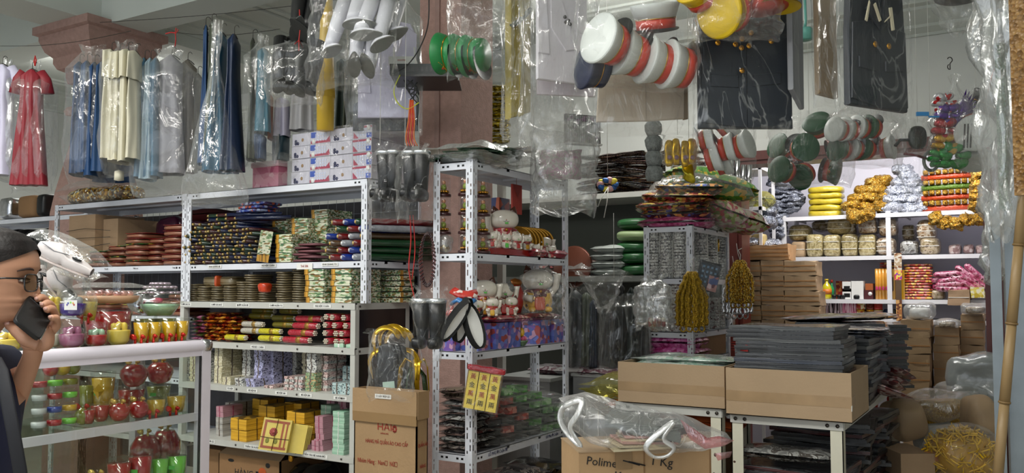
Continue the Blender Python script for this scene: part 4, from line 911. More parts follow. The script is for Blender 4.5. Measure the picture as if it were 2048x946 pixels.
for K,px,py,yo,rz,lb in[(RY,452,674,.0,.0,'bright yellow incense roll lying foremost on the shelf edge'),(RW,486,648,.03,0,'white incense roll above the foremost yellow one'),(RW,484,661,.02,.1,'white incense roll under the other white one'),(RY,520,662,.02,0,'bright yellow incense roll between white and crimson rolls, upper'),(RY,519,676,.0,.05,'bright yellow incense roll between white and crimson rolls, lower'),(RD,546,636,.08,.05,'dull yellow incense roll high beside the crimson ones'),(RD,548,649,.06,-.05,'dull yellow incense roll just below the high one'),(RD,500,632,.12,.15,'dull yellow incense roll above the white ones'),(RD,506,622,.16,.1,'dull yellow incense roll topmost at the back'),(RD,562,622,.16,-.1,'dull yellow incense roll at the back under the shelf'),(RR,594,637,.03,.02,'crimson incense roll, topmost of the four in front'),(RR,588,651,.02,-.03,'crimson incense roll, second from the top in front'),(RR,579,665,.01,.03,'crimson incense roll, third from the top in front'),(RR,568,679,.0,.04,'crimson incense roll with gold band, lowest in front')]:
 q=hy(Y1+.02+yo,px,py);K(q,rz,lb,'incense rolls, third shelf')
for r_ in range(4):
 for c in range(3):
  q=hy(Y1+.05,664+c*16,682-r_*16+c);RR((q.x,q.y+.12+.01*c,q.z+.002),R(-90)+jit(.1),'crimson incense roll end-on, %s row, %s'%(nth(r_,4).replace(' one','').replace('topmost','top'),['by the long rolls','middle column','by the post'][c]),'crimson rolls end-on')
WRAPM=stripes('note_edges',['b9bfb0','e6e6dc','94a394'],400,rough=.5)
MNOTE=stripes('mint_note_edges',['7fae93','a9d0b4','d9ead9'],300,rough=.5)
def bundle(name,w,d,h,m,strap=None,top=None,cat='bundle',amp=.0015):
 p=[('notes',MB().blob((0,0,h/2),(w,d,h*.97),4,12,amp=amp,fr=20),m)]
 if strap:p.append(('strap',MB().box(-.004,.004,-d/2-.001,d/2+.001,-.0,h*.99).box(-w/2-.001,w/2+.001,-.004,.004,0,h*.985),strap))
 return K_(name,cat,p)
KM=bundle('note_bundle',.05,.13,.018,MNOTE,PAPERW)
for i in range(2):KM((hy(Y1,672+i*22,688).x,Y1+.06,1.166),.3+i*.1,'mint green note bundle at the shelf corner below the crimson rolls, %s'%['by the label','by the post'][i],'mint notes, third shelf')
def printed(name,cols):return pat(name,cols,190,rough=.5,coat=.2,sx=(.7,.7,1))
MON={'white':printed('note_white',['c9c9c4','d8d8d0','bdbdb8','5a5a60','d0d0cc']),'lilac':printed('note_lilac',['b3b2d8','c6c6e4','a9a8cc','2b2a48','bcbce0']),'pink':printed('note_pink',['cfaaa6','d8bcb6','7a5a58','c8b0aa','e0ccc6']),'green':printed('note_green',['8aa07a','a8b894','5c7a50','c9a070','98ac84']),'mint-blue':printed('note_blue',['9fb9bd','bcd0d0','3d5458','a8c4c4','cdd8d6']),'beige':printed('note_beige',['cfc7a8','ddd8c0','b8ae8a','c8c0a0']),'brown':stripes('brown_edges',['2e1608','6a3a14','8a5222'],180)}
KMO={k:bundle('note_bundle',.062,.14,.0135,m,mat('strap_dark','6a5f58',.5)if k!='brown' else None)for k,m in MON.items()}
def mstack(px,n,col,where,yo=0,z0=.9355,py=770,sc_=1,rot=0,h=.0138):stack(KMO[col]if isinstance(col,str)else[KMO[c]for c in col],px,py,Y1+yo,z0,n,h*sc_,lambda i,m:'%s note bundle, stack %s, %s'%(col if isinstance(col,str)else col[i%len(col)],where,nth(i,m)),'note bundles, stack '+where,rj=.05,j=.0025,scale=sc_,rot=rot,depth=.14)
mstack(436,14,'beige','next to the counter post',.03);mstack(458,13,'brown','behind the beige notes',.12);mstack(474,13,'beige','behind the brown notes',.2,sc_=1)
mstack(452,3,'beige','low in front of the brown notes',.0);mstack(478,3,'white','low in front of the tall white notes',.0);mstack(492,15,'white','tall white, first',.1);mstack(516,15,'lilac','tall lilac, first',.06);mstack(538,15,'lilac','tall lilac, second',.12);mstack(560,14,'lilac','tall lilac, third and dim',.2);mstack(583,14,'white','tall white, rearmost',.26)
mstack(500,3,'lilac','low lilac at the shelf edge',-.0);mstack(536,1,'pink','single pink bundle at the shelf edge',0);mstack(577,5,['pink','white'],'low between lilac and green',.0);mstack(596,5,['white','pink'],'low beside the green one',.01)
mstack(622,6,'green','green base under the pale notes',.02,sc_=1.1,h=.0142);mstack(622,7,'white','pale notes on the green base',.02,z0=.9355+6*.0157,sc_=1.0);mstack(645,13,['pink','white','pink'],'tall pink and white',.06);mstack(612,14,'beige','dim tall stack at the back',.24);mstack(660,14,'mint-blue','dim blue stack at the back',.24)
mstack(674,4,'mint-blue','low blue by the post',.0);mstack(694,9,'mint-blue','taller blue at the post',.14);mstack(694,4,'mint-blue','low blue at the corner',.0)
for q,px in enumerate([362,380,398]):mstack(px+6,12,['white','beige'][q%2],['seen through the counter glass, far one','seen through the counter glass, middle','seen through the counter glass, near post'][q],.02)
YE=stripes('yellow_bundle_edges',['a8791a','dba625','e8bd42'],260,rough=.55);YT=pat('yellow_top',['8a6a1c','c89a2a','5a4414'],30)
STR=mat('dark_strap','4a3210',.6);PIE=stripes('pink_bundle_edges',['8f5a66','c495a0','a87884'],240);WHE=stripes('white_bundle_edges',['8f8c88','c9c6be'],240);MIE=stripes('mint_bundle_edges',['6a9a80','a4cbb2','c8dece'],240)
def bigb(m,top,w,d,h,strap=STR):return K_('note_bundle','bundle',[('notes',MB().blob((0,0,h/2),(w,d,h*.97),5,14,amp=.003,fr=12,seed=2),m),('top_sheet',MB().blob((0,0,h*.985),(w*.97,d*.97,.002),3,14),top),('strap',MB().box(-.002,.002,-d/2-.0025,d/2+.0025,0.001,h*1.0).box(-w/2-.0025,w/2+.0025,-.002,.002,.001,h*1.0),strap)])
KY1=bigb(YE,YT,.125,.14,.058);KPI=bigb(PIE,PIE,.055,.14,.028,mat('pink_strap','a03a5a',.5));KWH=bigb(WHE,WHE,.055,.14,.034);KMI=bigb(MIE,MIE,.075,.15,.026,PAPERW)
z5=.641
def s5(K,px,n,h,col,where,yo=0,rot=0,d=.14,z0=z5,sc_=1,g=None):stack(K,px,880,Y1+yo,z0,n,h,lambda i,m:'%s votive money bundle, %s, %s'%(col,where,nth(i,m))if n>1 else '%s votive money bundle, %s'%(col,where),g or 'money bundles, lowest shelf',rj=.03,j=.003,rot=rot,depth=d,scale=sc_)
s5(KY1,477,2,.06,'strapped yellow','front stack beside the leaning pack');s5(KY1,532,3,.06,'strapped yellow','behind the leaning pack',.12);s5(KY1,592,3,.06,'strapped yellow','between the leaning pack and pink stacks',.04);s5(KY1,520,3,.062,'strapped yellow','rear centre stack',.28);s5(KY1,585,3,.062,'strapped yellow','rear stack near the pink ones',.26)
s5(KWH,438,3,.035,'whitish','end stack by the counter',.05);s5(KPI,438,2,.029,'pink','on the whitish end stack',.05,z0=z5+.106)
s5(KWH,464,4,.04,'whitish','behind the front yellow stack',.2,sc_=1.3)
s5(KPI,638,6,.0285,'dusky pink','column beside the yellow stack',.02);s5(KPI,660,8,.0285,'dusky pink','tall column behind the mint ones',.18);s5(KPI,684,8,.0285,'dusky pink','tall rear column by the post',.18)
s5(KMI,652,8,.0268,'mint green','rear mint column',.12,sc_=.95);s5(KMI,678,8,.0262,'mint green','front mint column at the corner',-.0);s5(KPI,607,1,.03,'small light pink','lone one at the shelf edge',-.0,sc_=.8);s5(KPI,628,2,.026,'small light pink','at the shelf edge by the mint column',-.0,sc_=.85)
F=FR(544,884,4.27,YAW+R(-6));F.o.z=z5;F.M=Matrix.Translation(F.o)@Matrix.Rotation(F.rz,4,'Z')@Matrix.Rotation(R(-14),4,'X')@Matrix.Rotation(R(6),4,'Y')
o=thing('votive_paper_pack','square votive paper pack with red frame print leaning on the yellow bundles','paper pack',tuple(F.o))
F.mb().blob((0,.012,.082),(.150,.024,.16),4,16,amp=.001).build('paper_block',mat('pale_yellow_paper','d0ba5a',.4,coat=.5),o)
k=F.mb()
for a,b,c,d in((-.066,.066,.012,.024),(-.066,.066,.140,.152),(-.066,-.054,.024,.140),(.03,.040,.024,.140),(.052,.060,.024,.140)):k.box(a,b,-.0016,.001,c,d)
k.build('red_frame_print',mat('dull_red_print','9a4a2a',.4,coat=.4),o)
k=F.mb()
for i in range(9):
 a=i*.698;k.cyl((-.012+.014*math.cos(a),-.0018,.095+.014*math.sin(a)),(-.012+.014*math.cos(a),-.0005,.095+.014*math.sin(a)),.008,n=8)
k.cyl((-.012,-.002,.095),(-.012,-.0005,.095),.012,n=10);k.build('flower_print',mat('flower_print','a04a44',.4),o)
k=F.mb()
for x_ in(-.036,.008):k.blob((x_,-.001,.05),(.022,.002,.028),3,2)
k.build('green_print',mat('green_print','7d7a2e',.4),o)
k=F.mb();k.tube([(-.076,-.003,.066),(0,-.004,.064),(.076,-.003,.066)],.0016,4).tube([(-.003,-.003,.003),(-.001,-.004,.08),(.002,-.003,.16)],.0016,4);k.build('rubber_band',STR,o)
for i in range(4):tag(F.mb().blob((.075+.006+i*.0035,.03+i*.014,.078),(.14,.004,.145),3,12).build('paper_sheet',mat('pale_yellow_paper','d0ba5a'),at=F.o),'loose pale sheet fanned behind the leaning framed pack, %s'%['nearest it','second','third','rearmost'][i],'sheet','fanned pale sheets')
o=thing('open_carton','open brown carton with dark print under the low shelf unit','carton',(-3.55,3.3,0));xa,xb=hy(3.25,437,940).x,hy(3.25,560,940).x
MB().box(xa,xb,3.25,3.26,0,.55).box(xa,xb,3.58,3.59,0,.55).box(xa,xa+.006,3.25,3.59,0,.55).box(xb-.006,xb,3.25,3.59,0,.55).box(xa,xb,3.25,3.59,0,.01).build('carton_body',CARDD,o)
k=MB();k.add([(xa,3.25,.55),(xb,3.25,.55),(xb-.02,3.34,.60),(xa+.02,3.34,.60)],[(0,1,2,3)]);k.build('flap',CARD,o)
k=MB();k.add([(xa,3.59,.55),(xb,3.59,.55),(xb,3.5,.60),(xa,3.5,.60)],[(0,1,2,3)]);k.build('flap',CARD,o)
text('HÀNG ĐÓN',.05,((xa+xb)/2+.03,3.2495,.46),FRONT,INK,o)
MB().blob((xa+.1,3.249,.52),(.05,.002,.018),3,2).blob((xb-.09,3.249,.52),(.035,.002,.028),3,2).build('tape_mark',DARK,o);MB().blob((xb-.13,3.249,.48),(.06,.002,.05),4,2).build('orange_mark',mat('orange_print','b5521f',.6),o)
xc=hy(3.25,417,940).x
tag(MB().box(xc-.12,xa-.01,3.27,3.58,0,.56).build('carton',CARDD,at=(xc,3.4,0)),'plain brown carton standing between the counter post and the open carton','carton')
JUNK=pat('dark_film_junk',['0e0e10','1c1a18','2b2622','5a4a30','101012','15181a'],16,rough=.15,coat=.8,bump=.5)
for i,(px,h,w)in enumerate([(590,.5,.12),(625,.53,.14),(660,.47,.14),(688,.4,.1)]):tag(MB().blob((hy(3.35,px,940).x,3.4,h/2),(w,.25,h),7,4,amp=.04,fr=6,seed=i).build('dark_plastic_pack',JUNK,at=(hy(3.35,px,940).x,3.4,0)),'dark plastic-wrapped pack under the low shelf, %s'%['next to the open carton','second from the open carton','third from the open carton','by the corner post'][i],'pack','dark packs under the low shelf')
tag(MB().blob((hy(3.22,580,905).x,3.23,.585),(.03,.02,.04),4,3,amp=.006).build('foil_packet',GOLD,at=(hy(3.22,580,905).x,3.23,.56)),'small gold foil packet dangling under the lowest shelf','packet')
GLIT=pat('gold_glitter',['8a5c14','d8a83a','5a3a10','f0d890','a87820','c9c9c0'],70,rough=.2,metal=.5,bump=.8,coat=.5)
xg=hy(3.2,175,395).x
for i in range(4):tag(MB().blob((xg-.22+i*.15,3.33-.02*(i%2),2.055),(.16,.2,.10),6,3.5,amp=.02,fr=14,seed=i).build('gold_tinsel_pack',GLIT,at=(xg-.22+i*.15,3.33,2.003)),'gold glitter tinsel pack on the rack under the blue dresses, %s'%['nearest the pillar','second from the pillar','third from the pillar','farthest from the pillar'][i],'tinsel pack','gold tinsel packs')
tag(MB().pillow((xg+.0,3.32,2.075),(.72,.26,.15),n=16,amp=.02,edge=.2).build('plastic_sheet',FILM,at=(xg,3.32,2.003)),'clear plastic wrap over the gold tinsel packs','plastic wrap')
PKB=pat('pink_pattern',['c9748c','d88fa2','b85a78','e0a8b5'],22,coat=.3);F=FR(535,375,4.4,0)
for i,(px,m,lb)in enumerate([(520,PKB,'pink patterned gift box beside the cling-wrapped boxes'),]):
 x_=hy(3.22,527,360).x;o=thing('gift_box',lb,'box',(x_,3.3,2.0));zt=hy(3.22,527,322).z
 MB().box(x_-.105,x_+.09,3.24,3.42,2.002,zt-.02).build('box',m,o);MB().box(x_-.112,x_+.097,3.233,3.427,zt-.03,zt).build('lid',mat('pale_pink','d9b6bd',.4),o)
x_=hy(3.22,572,360).x;tag(MB().box(x_-.022,x_+.03,3.25,3.42,2.002,hy(3.22,572,320).z).build('grey_box',mat('grey_box','9a9a98',.5),at=(x_,3.3,2.002)),'narrow grey-white box between the pink box and the cling-wrapped boxes','box')
tag(MB().pillow((hy(3.2,505,360).x,3.30,2.09),(.62,.26,.19),n=18,amp=.03,edge=.25,seed=3).build('plastic_sheet',FILM,at=(hy(3.2,505,360).x,3.3,2.003)),'crumpled clear plastic over the pink gift box','plastic wrap')
BXW=mat('box_white_lilac','c3c1cc',.3,coat=.5,var=.03);BXC={}
ya=3.225
def wbox(w,h,d,kind):
 p=[('carton_body',MB().box(-w/2,w/2,0,d,0,h),BXW)]
 if kind=='p':
  k=MB();
  for(a,b)in((-.30,.2),(-.30,.38),(-.18,.2)):k.cyl((a*w,-.0012,b*h),(a*w,0,b*h),.009,n=10)
  p.append(('blue_dots',k,mat('dark_blue_print','1f2350',.4)));p.append(('gold_mark',MB().blob((.08*w,-.0006,.45*h),(.018,.0015,.02),3,2),mat('brown_print','8f7048',.4)))
  p.append(('groove',MB().box(-w/2,w/2,-.0005,0,.985*h,h),mat('seam_grey','77757f',.5)))
 else:
  k=MB();sg=1 if kind=='r' else-1
  k.box(-w*.48,w*.48,-.0008,0,h*(.80 if sg>0 else .05),h*(.96 if sg>0 else .26));k.add([(-sg*w*.46,-.0009,h*.05),(-sg*w*.2,-.0009,h*.05),(-sg*w*.46,-.0009,h*.55)],[(0,1,2)if sg>0 else(0,2,1)]);p.append(('red_print',k,mat('magenta_red_print','a02a48',.35)))
  p.append(('blue_print',MB().box(*sorted((sg*w*.22,sg*w*.47)),-.0010,0,h*(.05 if sg>0 else .5),h*(.42 if sg>0 else .95)),mat('cobalt_print','2b4fae',.35)))
  p.append(('white_disc',MB().cyl((sg*w*.33,-.0016,h*(.78 if sg>0 else .2)),(sg*w*.33,0,h*(.78 if sg>0 else .2)),.013,n=14),PAPERW))
  k=MB()
  for i in range(5):
   for j in range(3):k.box(-w*.22+i*.017-.0045,-w*.22+i*.017+.0045,-.0013,0,h*(.22+j*.22),h*(.22+j*.22)+.009)
  p.append(('window_print',k,mat('pale_print','bfc6dd',.4)))
 return K_('printed_box','box',p)
za=2.002;zt=hy(ya,700,253).z;hh=(zt-za)/4
xs=[hy(ya,px,330).x for px in(583,619,660,704,743)]
kinds=['p','l','p','r']
for c in range(4):
 w_=xs[c+1]-xs[c];K=wbox(w_-.002,hh-.002,.33,kinds[c])
 for r_ in range(4):K(((xs[c]+xs[c+1])/2,ya+(.004 if r_%2 else 0),za+r_*hh),0,'%s cling-wrapped box, %s, %s row'%('plain white' if kinds[c]=='p' else 'red-blue printed',['column by the pink box','second column','third column','corner column'][c],nth(r_,4).replace(' one','').replace('topmost','top')),'cling-wrapped printed boxes')
tag(MB().blob(((xs[0]+xs[4])/2,ya+.165,(za+zt)/2+.002),(xs[4]-xs[0]+.016,.352,zt-za+.01),14,22,amp=.005,fr=12).build('cling_wrap',FILMC,at=((xs[0]+xs[4])/2,ya+.165,za)),'tight cling film round the block of printed boxes','cling film')
# CORNER RACK GOODS
tag(MB().pillow((-2.12,3.25,2.055),(.34,.5,.09),n=18,amp=.03,edge=.2,seed=1).build('plastic_sheet',FILMH,at=(-2.12,3.25,2.02)),'crumpled clear plastic on top of the corner rack','plastic wrap')
for i in range(4):tag(MB(Matrix.Translation((-2.16+i*.012,3.2+i*.05,2.035+i*.018))@Matrix.Rotation(.2*i,4,'Z')).pillow((0,0,0),(.30,.34,.02),n=12,amp=.014,fr=9,seed=i+8).build('plastic_packet',pat('green_film_cover',['3c7a4e','8aa08c','a9b5a8','2d5c3c','6b5a50'],7,rough=.2,coat=.8,kind='noise'),at=(-2.16,3.2,2.03+i*.018)),'green and clear plastic cover on the corner rack, %s'%nth(i,4),'plastic cover','covers on the corner rack')
bag('hazy plastic drape hanging off the far end of the corner rack',1066,1190,250,425,4.0,.16,m=FILMH,seed=31,neck=.9,wr=.02,rz=YAW+R(20))
tag(FR(1120,330,4.05).mb().pillow((0,0,0),(.2,.14,.12),n=10,amp=.02,fr=14,M=Matrix.Rotation(R(90),4,'X')).build('pink_feather_pack',pat('pink_feathers',['b5789a','c9a0b0','a8a89a','d8c8cc'],40,kind='noise',dist=2),at=P(1120,330,4.05)),'pink feathery pack inside the plastic drape','pack')
bag('clear plastic bag hanging between the pillar and the corner rack end',1040,1140,170,330,3.9,.16,m=FILM,seed=32,neck=.6,wr=.018)
def can_model():
 o=thing('figurine_can','x','figurine can',(0,0,0))
 MB().lathe([(0,0),(.034,0),(.034,.010),(.030,.012),(0,.012)],20).build('base',mat('oxblood','3a1418',.3,coat=.5),o)
 MB().lathe([(.031,.012),(.031,.082),(.029,.084),(0,.084)],24).build('clear_cover',ACRYL,o)
 g=MB()
 for i in range(9):
  a=i*.7;g.blob((.018*math.cos(a),.018*math.sin(a),.022),(.015,.015,.015),3,2)
 g.blob((0,0,.02),(.03,.03,.015),3,2).stuff('gold_coins',GOLD,o)
 MB().blob((0,0,.042),(.026,.024,.03),5,2).blob((.006,-.006,.05),(.012,.02,.012),3,2).build('robe',mat('robe_green','8a9a3a',.4),o)
 MB().blob((0,0,.064),(.019,.019,.02),5,2).build('head',mat('peach_skin','c98a62',.4),o);MB().blob((.0,0,.036),(.032,.01,.006),3,2).build('belt',REDC,o)
 return Kind(o)
KC=can_model()
for c,(px,n,z0,yo,w_)in enumerate([(887,3,1.70,0,'in the stack by the outer post'),(931,4,1.613,.0,'in the stack behind the corner post'),(966,4,1.613,.10,'in the stack beside the big cat')]):
 q=hy(3.11+yo,px,470)
 for i in range(n):KC((q.x,q.y,z0+i*.0845),jit(.6),'figurine can %s, %s'%(w_,nth(i,n)),'figurine cans')
q=hy(3.11,887,480);tag(MB().blob((q.x,q.y,1.656),(.085,.07,.084),7,3,amp=.012,fr=14).build('plastic_bag',FILMH,at=(q.x,q.y,1.613)),'small bag of gold beads under the outer figurine cans','bag')
tag(MB().blob((q.x,q.y,1.635),(.06,.05,.04),6,2,amp=.008,fr=30).build('gold_beads',GLIT,at=(q.x,q.y,1.615)),'gold beads inside the small bag under the cans','beads',kind='stuff')
CW=mat('porcelain_white','d9d2c4',.15,coat=.8,var=.04);CRD=mat('cat_red','a81e16',.2,coat=.8);CYE=mat('cat_yellow','d9a820',.2,coat=.8);CGO=mat('cat_gold','b08028',.2,.6,var=.2,vs=60)
CBR=mat('cat_brown','4a2414',.25,coat=.6);CGY=mat('cat_grey','6b6b68',.3,coat=.5);FLR=pat('red_floral',['8a1620','a82030','6a1018','d8b0a0','9a1a28'],60,coat=.5);GREENT=mat('green_sticker','58b54a',.5)
def cat(label,loc,H,rz,body=CW,ear=CBR,bib=FLR,cushion=None,arm=1,held=None,patch=None,group=None,spots=None):
 o=thing('lucky_cat_figurine',label,'cat figurine',tuple(loc),group);M=Matrix.Translation(loc)@Matrix.Rotation(rz,4,'Z');z0=0
 if cushion:MB(M).blob((0,0,.05*H),(.72*H,.6*H,.11*H),7,3,amp=.003).build('cushion',cushion,o);z0=.09*H
 k=MB(M);k.blob((0,0,z0+.24*H),(.58*H,.50*H,.50*H),8,2.4).blob((-.16*H,-.20*H,z0+.06*H),(.16*H,.24*H,.12*H),5,2.2).blob((.16*H,-.20*H,z0+.06*H),(.16*H,.24*H,.12*H),5,2.2).build('body',body,o)
 MB(M).blob((0,-.02*H,z0+.62*H),(.60*H,.46*H,.42*H),9,2.3).build('head',CW,o)
 for sg in(-1,1):
  e=MB(M).lathe([(.10*H,0),(.07*H,.07*H),(0,.16*H)],10,M=Matrix.Translation((sg*.18*H,0,z0+.76*H))@Matrix.Rotation(sg*.28,4,'Y'),sq=(1,.5)).build('ear',ear,o)
 f=MB(M);y=-.245*H;hz_=z0+.62*H
 for sg in(-1,1):
  f.tube([(sg*(.06+.03*i)*H,-.232*H+abs(i-2)*.006*H+.02*H*(i/4),hz_+(.035*math.sin(math.pi*i/4)+.02)*H)for i in range(5)],.006*H,4)
  f.tube([(sg*.0*H,y-.004*H,hz_-.03*H),(sg*.03*H,y-.002*H,hz_-.055*H),(sg*.07*H,y+.008*H,hz_-.04*H)],.005*H,4)
  for w_ in(-1,0,1):f.tube([(sg*.12*H,y+.03*H,hz_-.02*H+w_*.02*H),(sg*.2*H,y+.075*H,hz_-.02*H+w_*.04*H)],.003*H,3)
 f.stuff('face_lines',INK,o);MB(M).blob((0,y,hz_-.012*H),(.03*H,.02*H,.02*H),3,2).build('nose',mat('nose_pink','b56a5a',.4),o)
 b=MB(M);b.lathe([(.20*H,0),(.27*H,-.03*H),(.25*H,-.09*H)],20,c=(0,-.02*H,z0+.45*H),sq=(1,.9));b.blob((0,-.215*H,z0+.33*H),(.26*H,.06*H,.18*H),5,3).build('bib',bib,o)
 MB(M).blob((0,-.26*H,z0+.40*H),(.06*H,.05*H,.06*H),4,2).build('bell',CGO,o)
 MB(M).tube([(arm*.24*H,-.04*H,z0+.34*H),(arm*.34*H,-.10*H,z0+.48*H),(arm*.36*H,-.12*H,z0+.66*H),(arm*.355*H,-.13*H,z0+.74*H)],[.07*H,.065*H,.065*H,.085*H],9).build('raised_arm',body if body is CW else CW,o)
 MB(M).tube([(-arm*.24*H,-.05*H,z0+.34*H),(-arm*.27*H,-.2*H,z0+.28*H),(-arm*.16*H,-.27*H,z0+.26*H)],[.07*H,.06*H,.075*H],9).build('front_paw',CW,o)
 if held:MB(M).blob((-.02*H,-.27*H,z0+.17*H),(.2*H,.08*H,.26*H),5,5).build('held_coin',held,o)
 if patch:MB(M).blob((.16*H,-.02*H,z0+.68*H),(.30*H,.44*H,.30*H),6,2.2).build('ear_patch',patch,o)
 if spots:
  k=MB(M)
  for i in range(9):
   a=-2.6+i*.52;k.blob((.27*H*math.cos(a),.235*H*math.sin(a),z0+(.14+.09*(i%3))*H),(.07*H,.07*H,.06*H),3,2)
  k.stuff('body_spots',spots,o)
 MB(M).box(-.03*H,.04*H,-.262*H,-.255*H,z0+.52*H,z0+.555*H).build('price_tag',GREENT,o)
 return o
def at_side(px,py,x,z):q=hx(x,px,py);return Vector((x,q.y,z))
FC=YAW+R(12)
z=1.613
cat('large white lucky cat with brown ears and floral bib on the second shelf',at_side(1008,490,-2.14,z+.03),.235,FC,arm=-1,patch=None,held=CRD)
tag(MB().box(-2.215,-2.06,3.30,3.62,z,z+.03).build('red_cloth',CRD,at=(-2.14,3.4,z)),'red cloth spread under the large white lucky cat','cloth')
for i,(px,H,b,h,x,lb)in enumerate([(985,.085,CW,CRD,-2.055,'small white lucky cat before the large white one, with red coin'),(1012,.08,CW,GREENT,-2.05,'small white lucky cat with green ball before the large one'),(1034,.085,CW,CRD,-2.055,'small white lucky cat with pink coin near the red cushion'),(1053,.09,CW,CGO,-2.06,'small lucky cat third from the rack post end with gold coin'),(1088,.135,CRD,CGO,-2.12,'red-bodied lucky cat with gold coin at the far end, second shelf'),(1074,.12,CW,CRD,-2.19,'white lucky cat behind the red-bodied one, second shelf'),(1072,.075,CW,CRD,-2.05,'tiny white lucky cat beside the red-bodied one'),(1104,.075,CW,CRD,-2.05,'tiny white lucky cat by the far rack post')]):
 q=at_side(px,495,x,z);cat(lb,Vector((q.x,q.y,z+(.03 if q.y<3.62 else 0))),H,FC+jit(.2),body=b,held=h,arm=(-1)**i,ear=CW if H<.1 else CBR)
k=MB().tube([(-2.05,3.50,z+.018),(-2.045,3.6,z+.016),(-2.05,3.66,z+.018)],.016,10);tag(k.build('floral_roll',FLR,at=(-2.05,3.5,z)),'rolled red floral cloth on the second shelf edge','cloth roll')if 0 else None
tag(MB().pillow((-2.06,3.66,z+.022),(.09,.13,.04),n=8,seed=2).build('cushion',FLR,at=(-2.06,3.66,z)),'red floral cushion on the second shelf edge','cushion');tag(MB().pillow((-2.06,3.87,z+.022),(.09,.14,.04),n=8,seed=5).build('cushion',mat('crimson_satin','a01a34',.3,coat=.4),at=(-2.06,3.87,z)),'crimson satin cushion at the far end of the second shelf','cushion')
KPL=K_('display_plate','plate',[('plate',MB().lathe([(.0,0),(.05,.002),(.075,.008),(.078,.010),(.05,.006),(0,.004)],28),mat('plate_black','17160f',.2,coat=.8)),('gold_rim',MB().lathe([(.073,.008),(.079,.010),(.079,.013),(.073,.011)],28),CGO)])
for i in range(7):KPL((-2.19+.004*i,3.72+i*.03,z+.082),Euler((R(90),0,R(25))),'dark plate with gold rim standing at the rack back, %s'%['nearest the envelope','second','third','fourth','fifth','sixth','by the far post'][i],'standing gold-rimmed plates')
tag(MB().box(-2.225,-2.18,3.52,3.62,z,z+.29).build('blue_box',pat('navy_print_box',['1d2550','28346e','b0502a','1a1e40'],25,coat=.4),at=(-2.2,3.57,z)),'dark blue printed box behind the large white cat','box')
q=hx(-2.12,1033,400);k=MB();k.box(-2.125,-2.115,q.y-.045,q.y+.045,q.z-.07,q.z+.075);o=thing('red_envelope','red envelope hanging above the large white cat','envelope',(-2.12,q.y,q.z));k.build('envelope_body',mat('envelope_red','a83226',.5),o)
MB().add([(-2.1145,q.y-.045,q.z+.075),(-2.1145,q.y+.045,q.z+.075),(-2.112,q.y,q.z+.01)],[(0,1,2)]).tube([(-2.12,q.y,q.z+.07),(-2.12,q.y,2.0)],.0012,4).build('flap',mat('envelope_red_dark','8a261c',.5),o)
z=1.183;BL=pat('blue_flower_box',['5a6ab5','6f7cc4','7a5aa8','a04a4a','c99ab5','4f5ea8'],42,coat=.5)
KBX=K_('gift_box','box',[('box',MB().box(-.05,.05,-.05,.05,0,.092),BL),('lid',MB().box(-.052,.052,-.052,.052,.092,.118),BL)])
for i,(px,x,lb)in enumerate([(950,-2.10,'nearest the corner post'),(985,-2.09,'second from the corner post'),(1012,-2.09,'third from the corner post'),(1072,-2.10,'beside the lotus bowl'),(1100,-2.10,'at the far rack post')]):
 q=at_side(px,670,x,z);KBX(tuple(q),0,'blue flower-printed gift box, '+lb,'blue gift boxes, third shelf',(1,1.0,1))
for i in range(2):KBX((-2.185,3.12+i*.0,z+i*.0),0,'blue flower-printed gift box showing at the rack end',None,(.85,.9,.9))if i==0 else None
q=at_side(1043,680,-2.055,z);o=thing('lotus_bowl','green bowl with pink lotus and yellow bud between the blue gift boxes','lotus bowl',tuple(q))
MB(Matrix.Translation(q)).lathe([(.012,0),(.02,.005),(.032,.022),(.034,.028),(.0,.02)],18).build('bowl',mat('celadon','5f7a5a',.3,coat=.6),o)
k=MB(Matrix.Translation(q))
for i in range(9):
 a=i*.7;k.blob((.018*math.cos(a),.018*math.sin(a),.036),(.014,.008,.022),3,2,M=None)
k.build('petal_ring',mat('lotus_pink','c95a7a',.4),o);MB(Matrix.Translation(q)).blob((0,0,.065),(.03,.028,.045),5,2).build('bud',CYE,o)
zb=z+.118
tag(MB().pillow((-2.085,3.40,zb+.016),(.13,.34,.036),n=9,seed=1).build('cushion',FLR,at=(-2.085,3.4,zb)),'long red floral cushion on the blue boxes under the small cats','cushion')
tag(MB().pillow((-2.10,3.76,zb+.016),(.15,.24,.04),n=9,seed=7).build('cushion',pat('burgundy_dots',['4a1018','5a1420','6a1a24','b09a80'],70),at=(-2.1,3.76,zb)),'burgundy speckled cushion under the largest yellow-bodied cat','cushion')
cat('largest lucky cat, yellow spotted body and burgundy bib, on the third shelf',at_side(1075,620,-2.12,zb+.036),.265,FC,body=CYE,ear=CBR,bib=pat('burgundy_dots',['4a1018']),arm=1,held=mat('cat_orange','c0481a',.25,coat=.6),spots=CBR)
for px,H,x,kw,lb in[(968,.20,-2.12,dict(held=CGO),'white lucky cat with gold pouch next to the corner post, third shelf'),(1004,.185,-2.11,dict(patch=CGY,ear=CGY,held=CRD,arm=1),'white lucky cat with a grey ear patch, third shelf'),(985,.10,-2.055,dict(held=CYE,body=CW,bib=CRD),'small lucky cat holding a yellow plaque, third shelf front'),(1022,.105,-2.055,dict(held=CRD,bib=CRD,arm=-1),'small white lucky cat in red below the grey-eared one'),(955,.09,-2.05,dict(body=mat('black_glaze','15130f',.2,coat=.8),held=CGO,ear=CGO),'small black lucky cat beside the corner post, third shelf')]:
 cat(lb,at_side(px,625,x,zb+.03),H,FC+jit(.15),**kw)
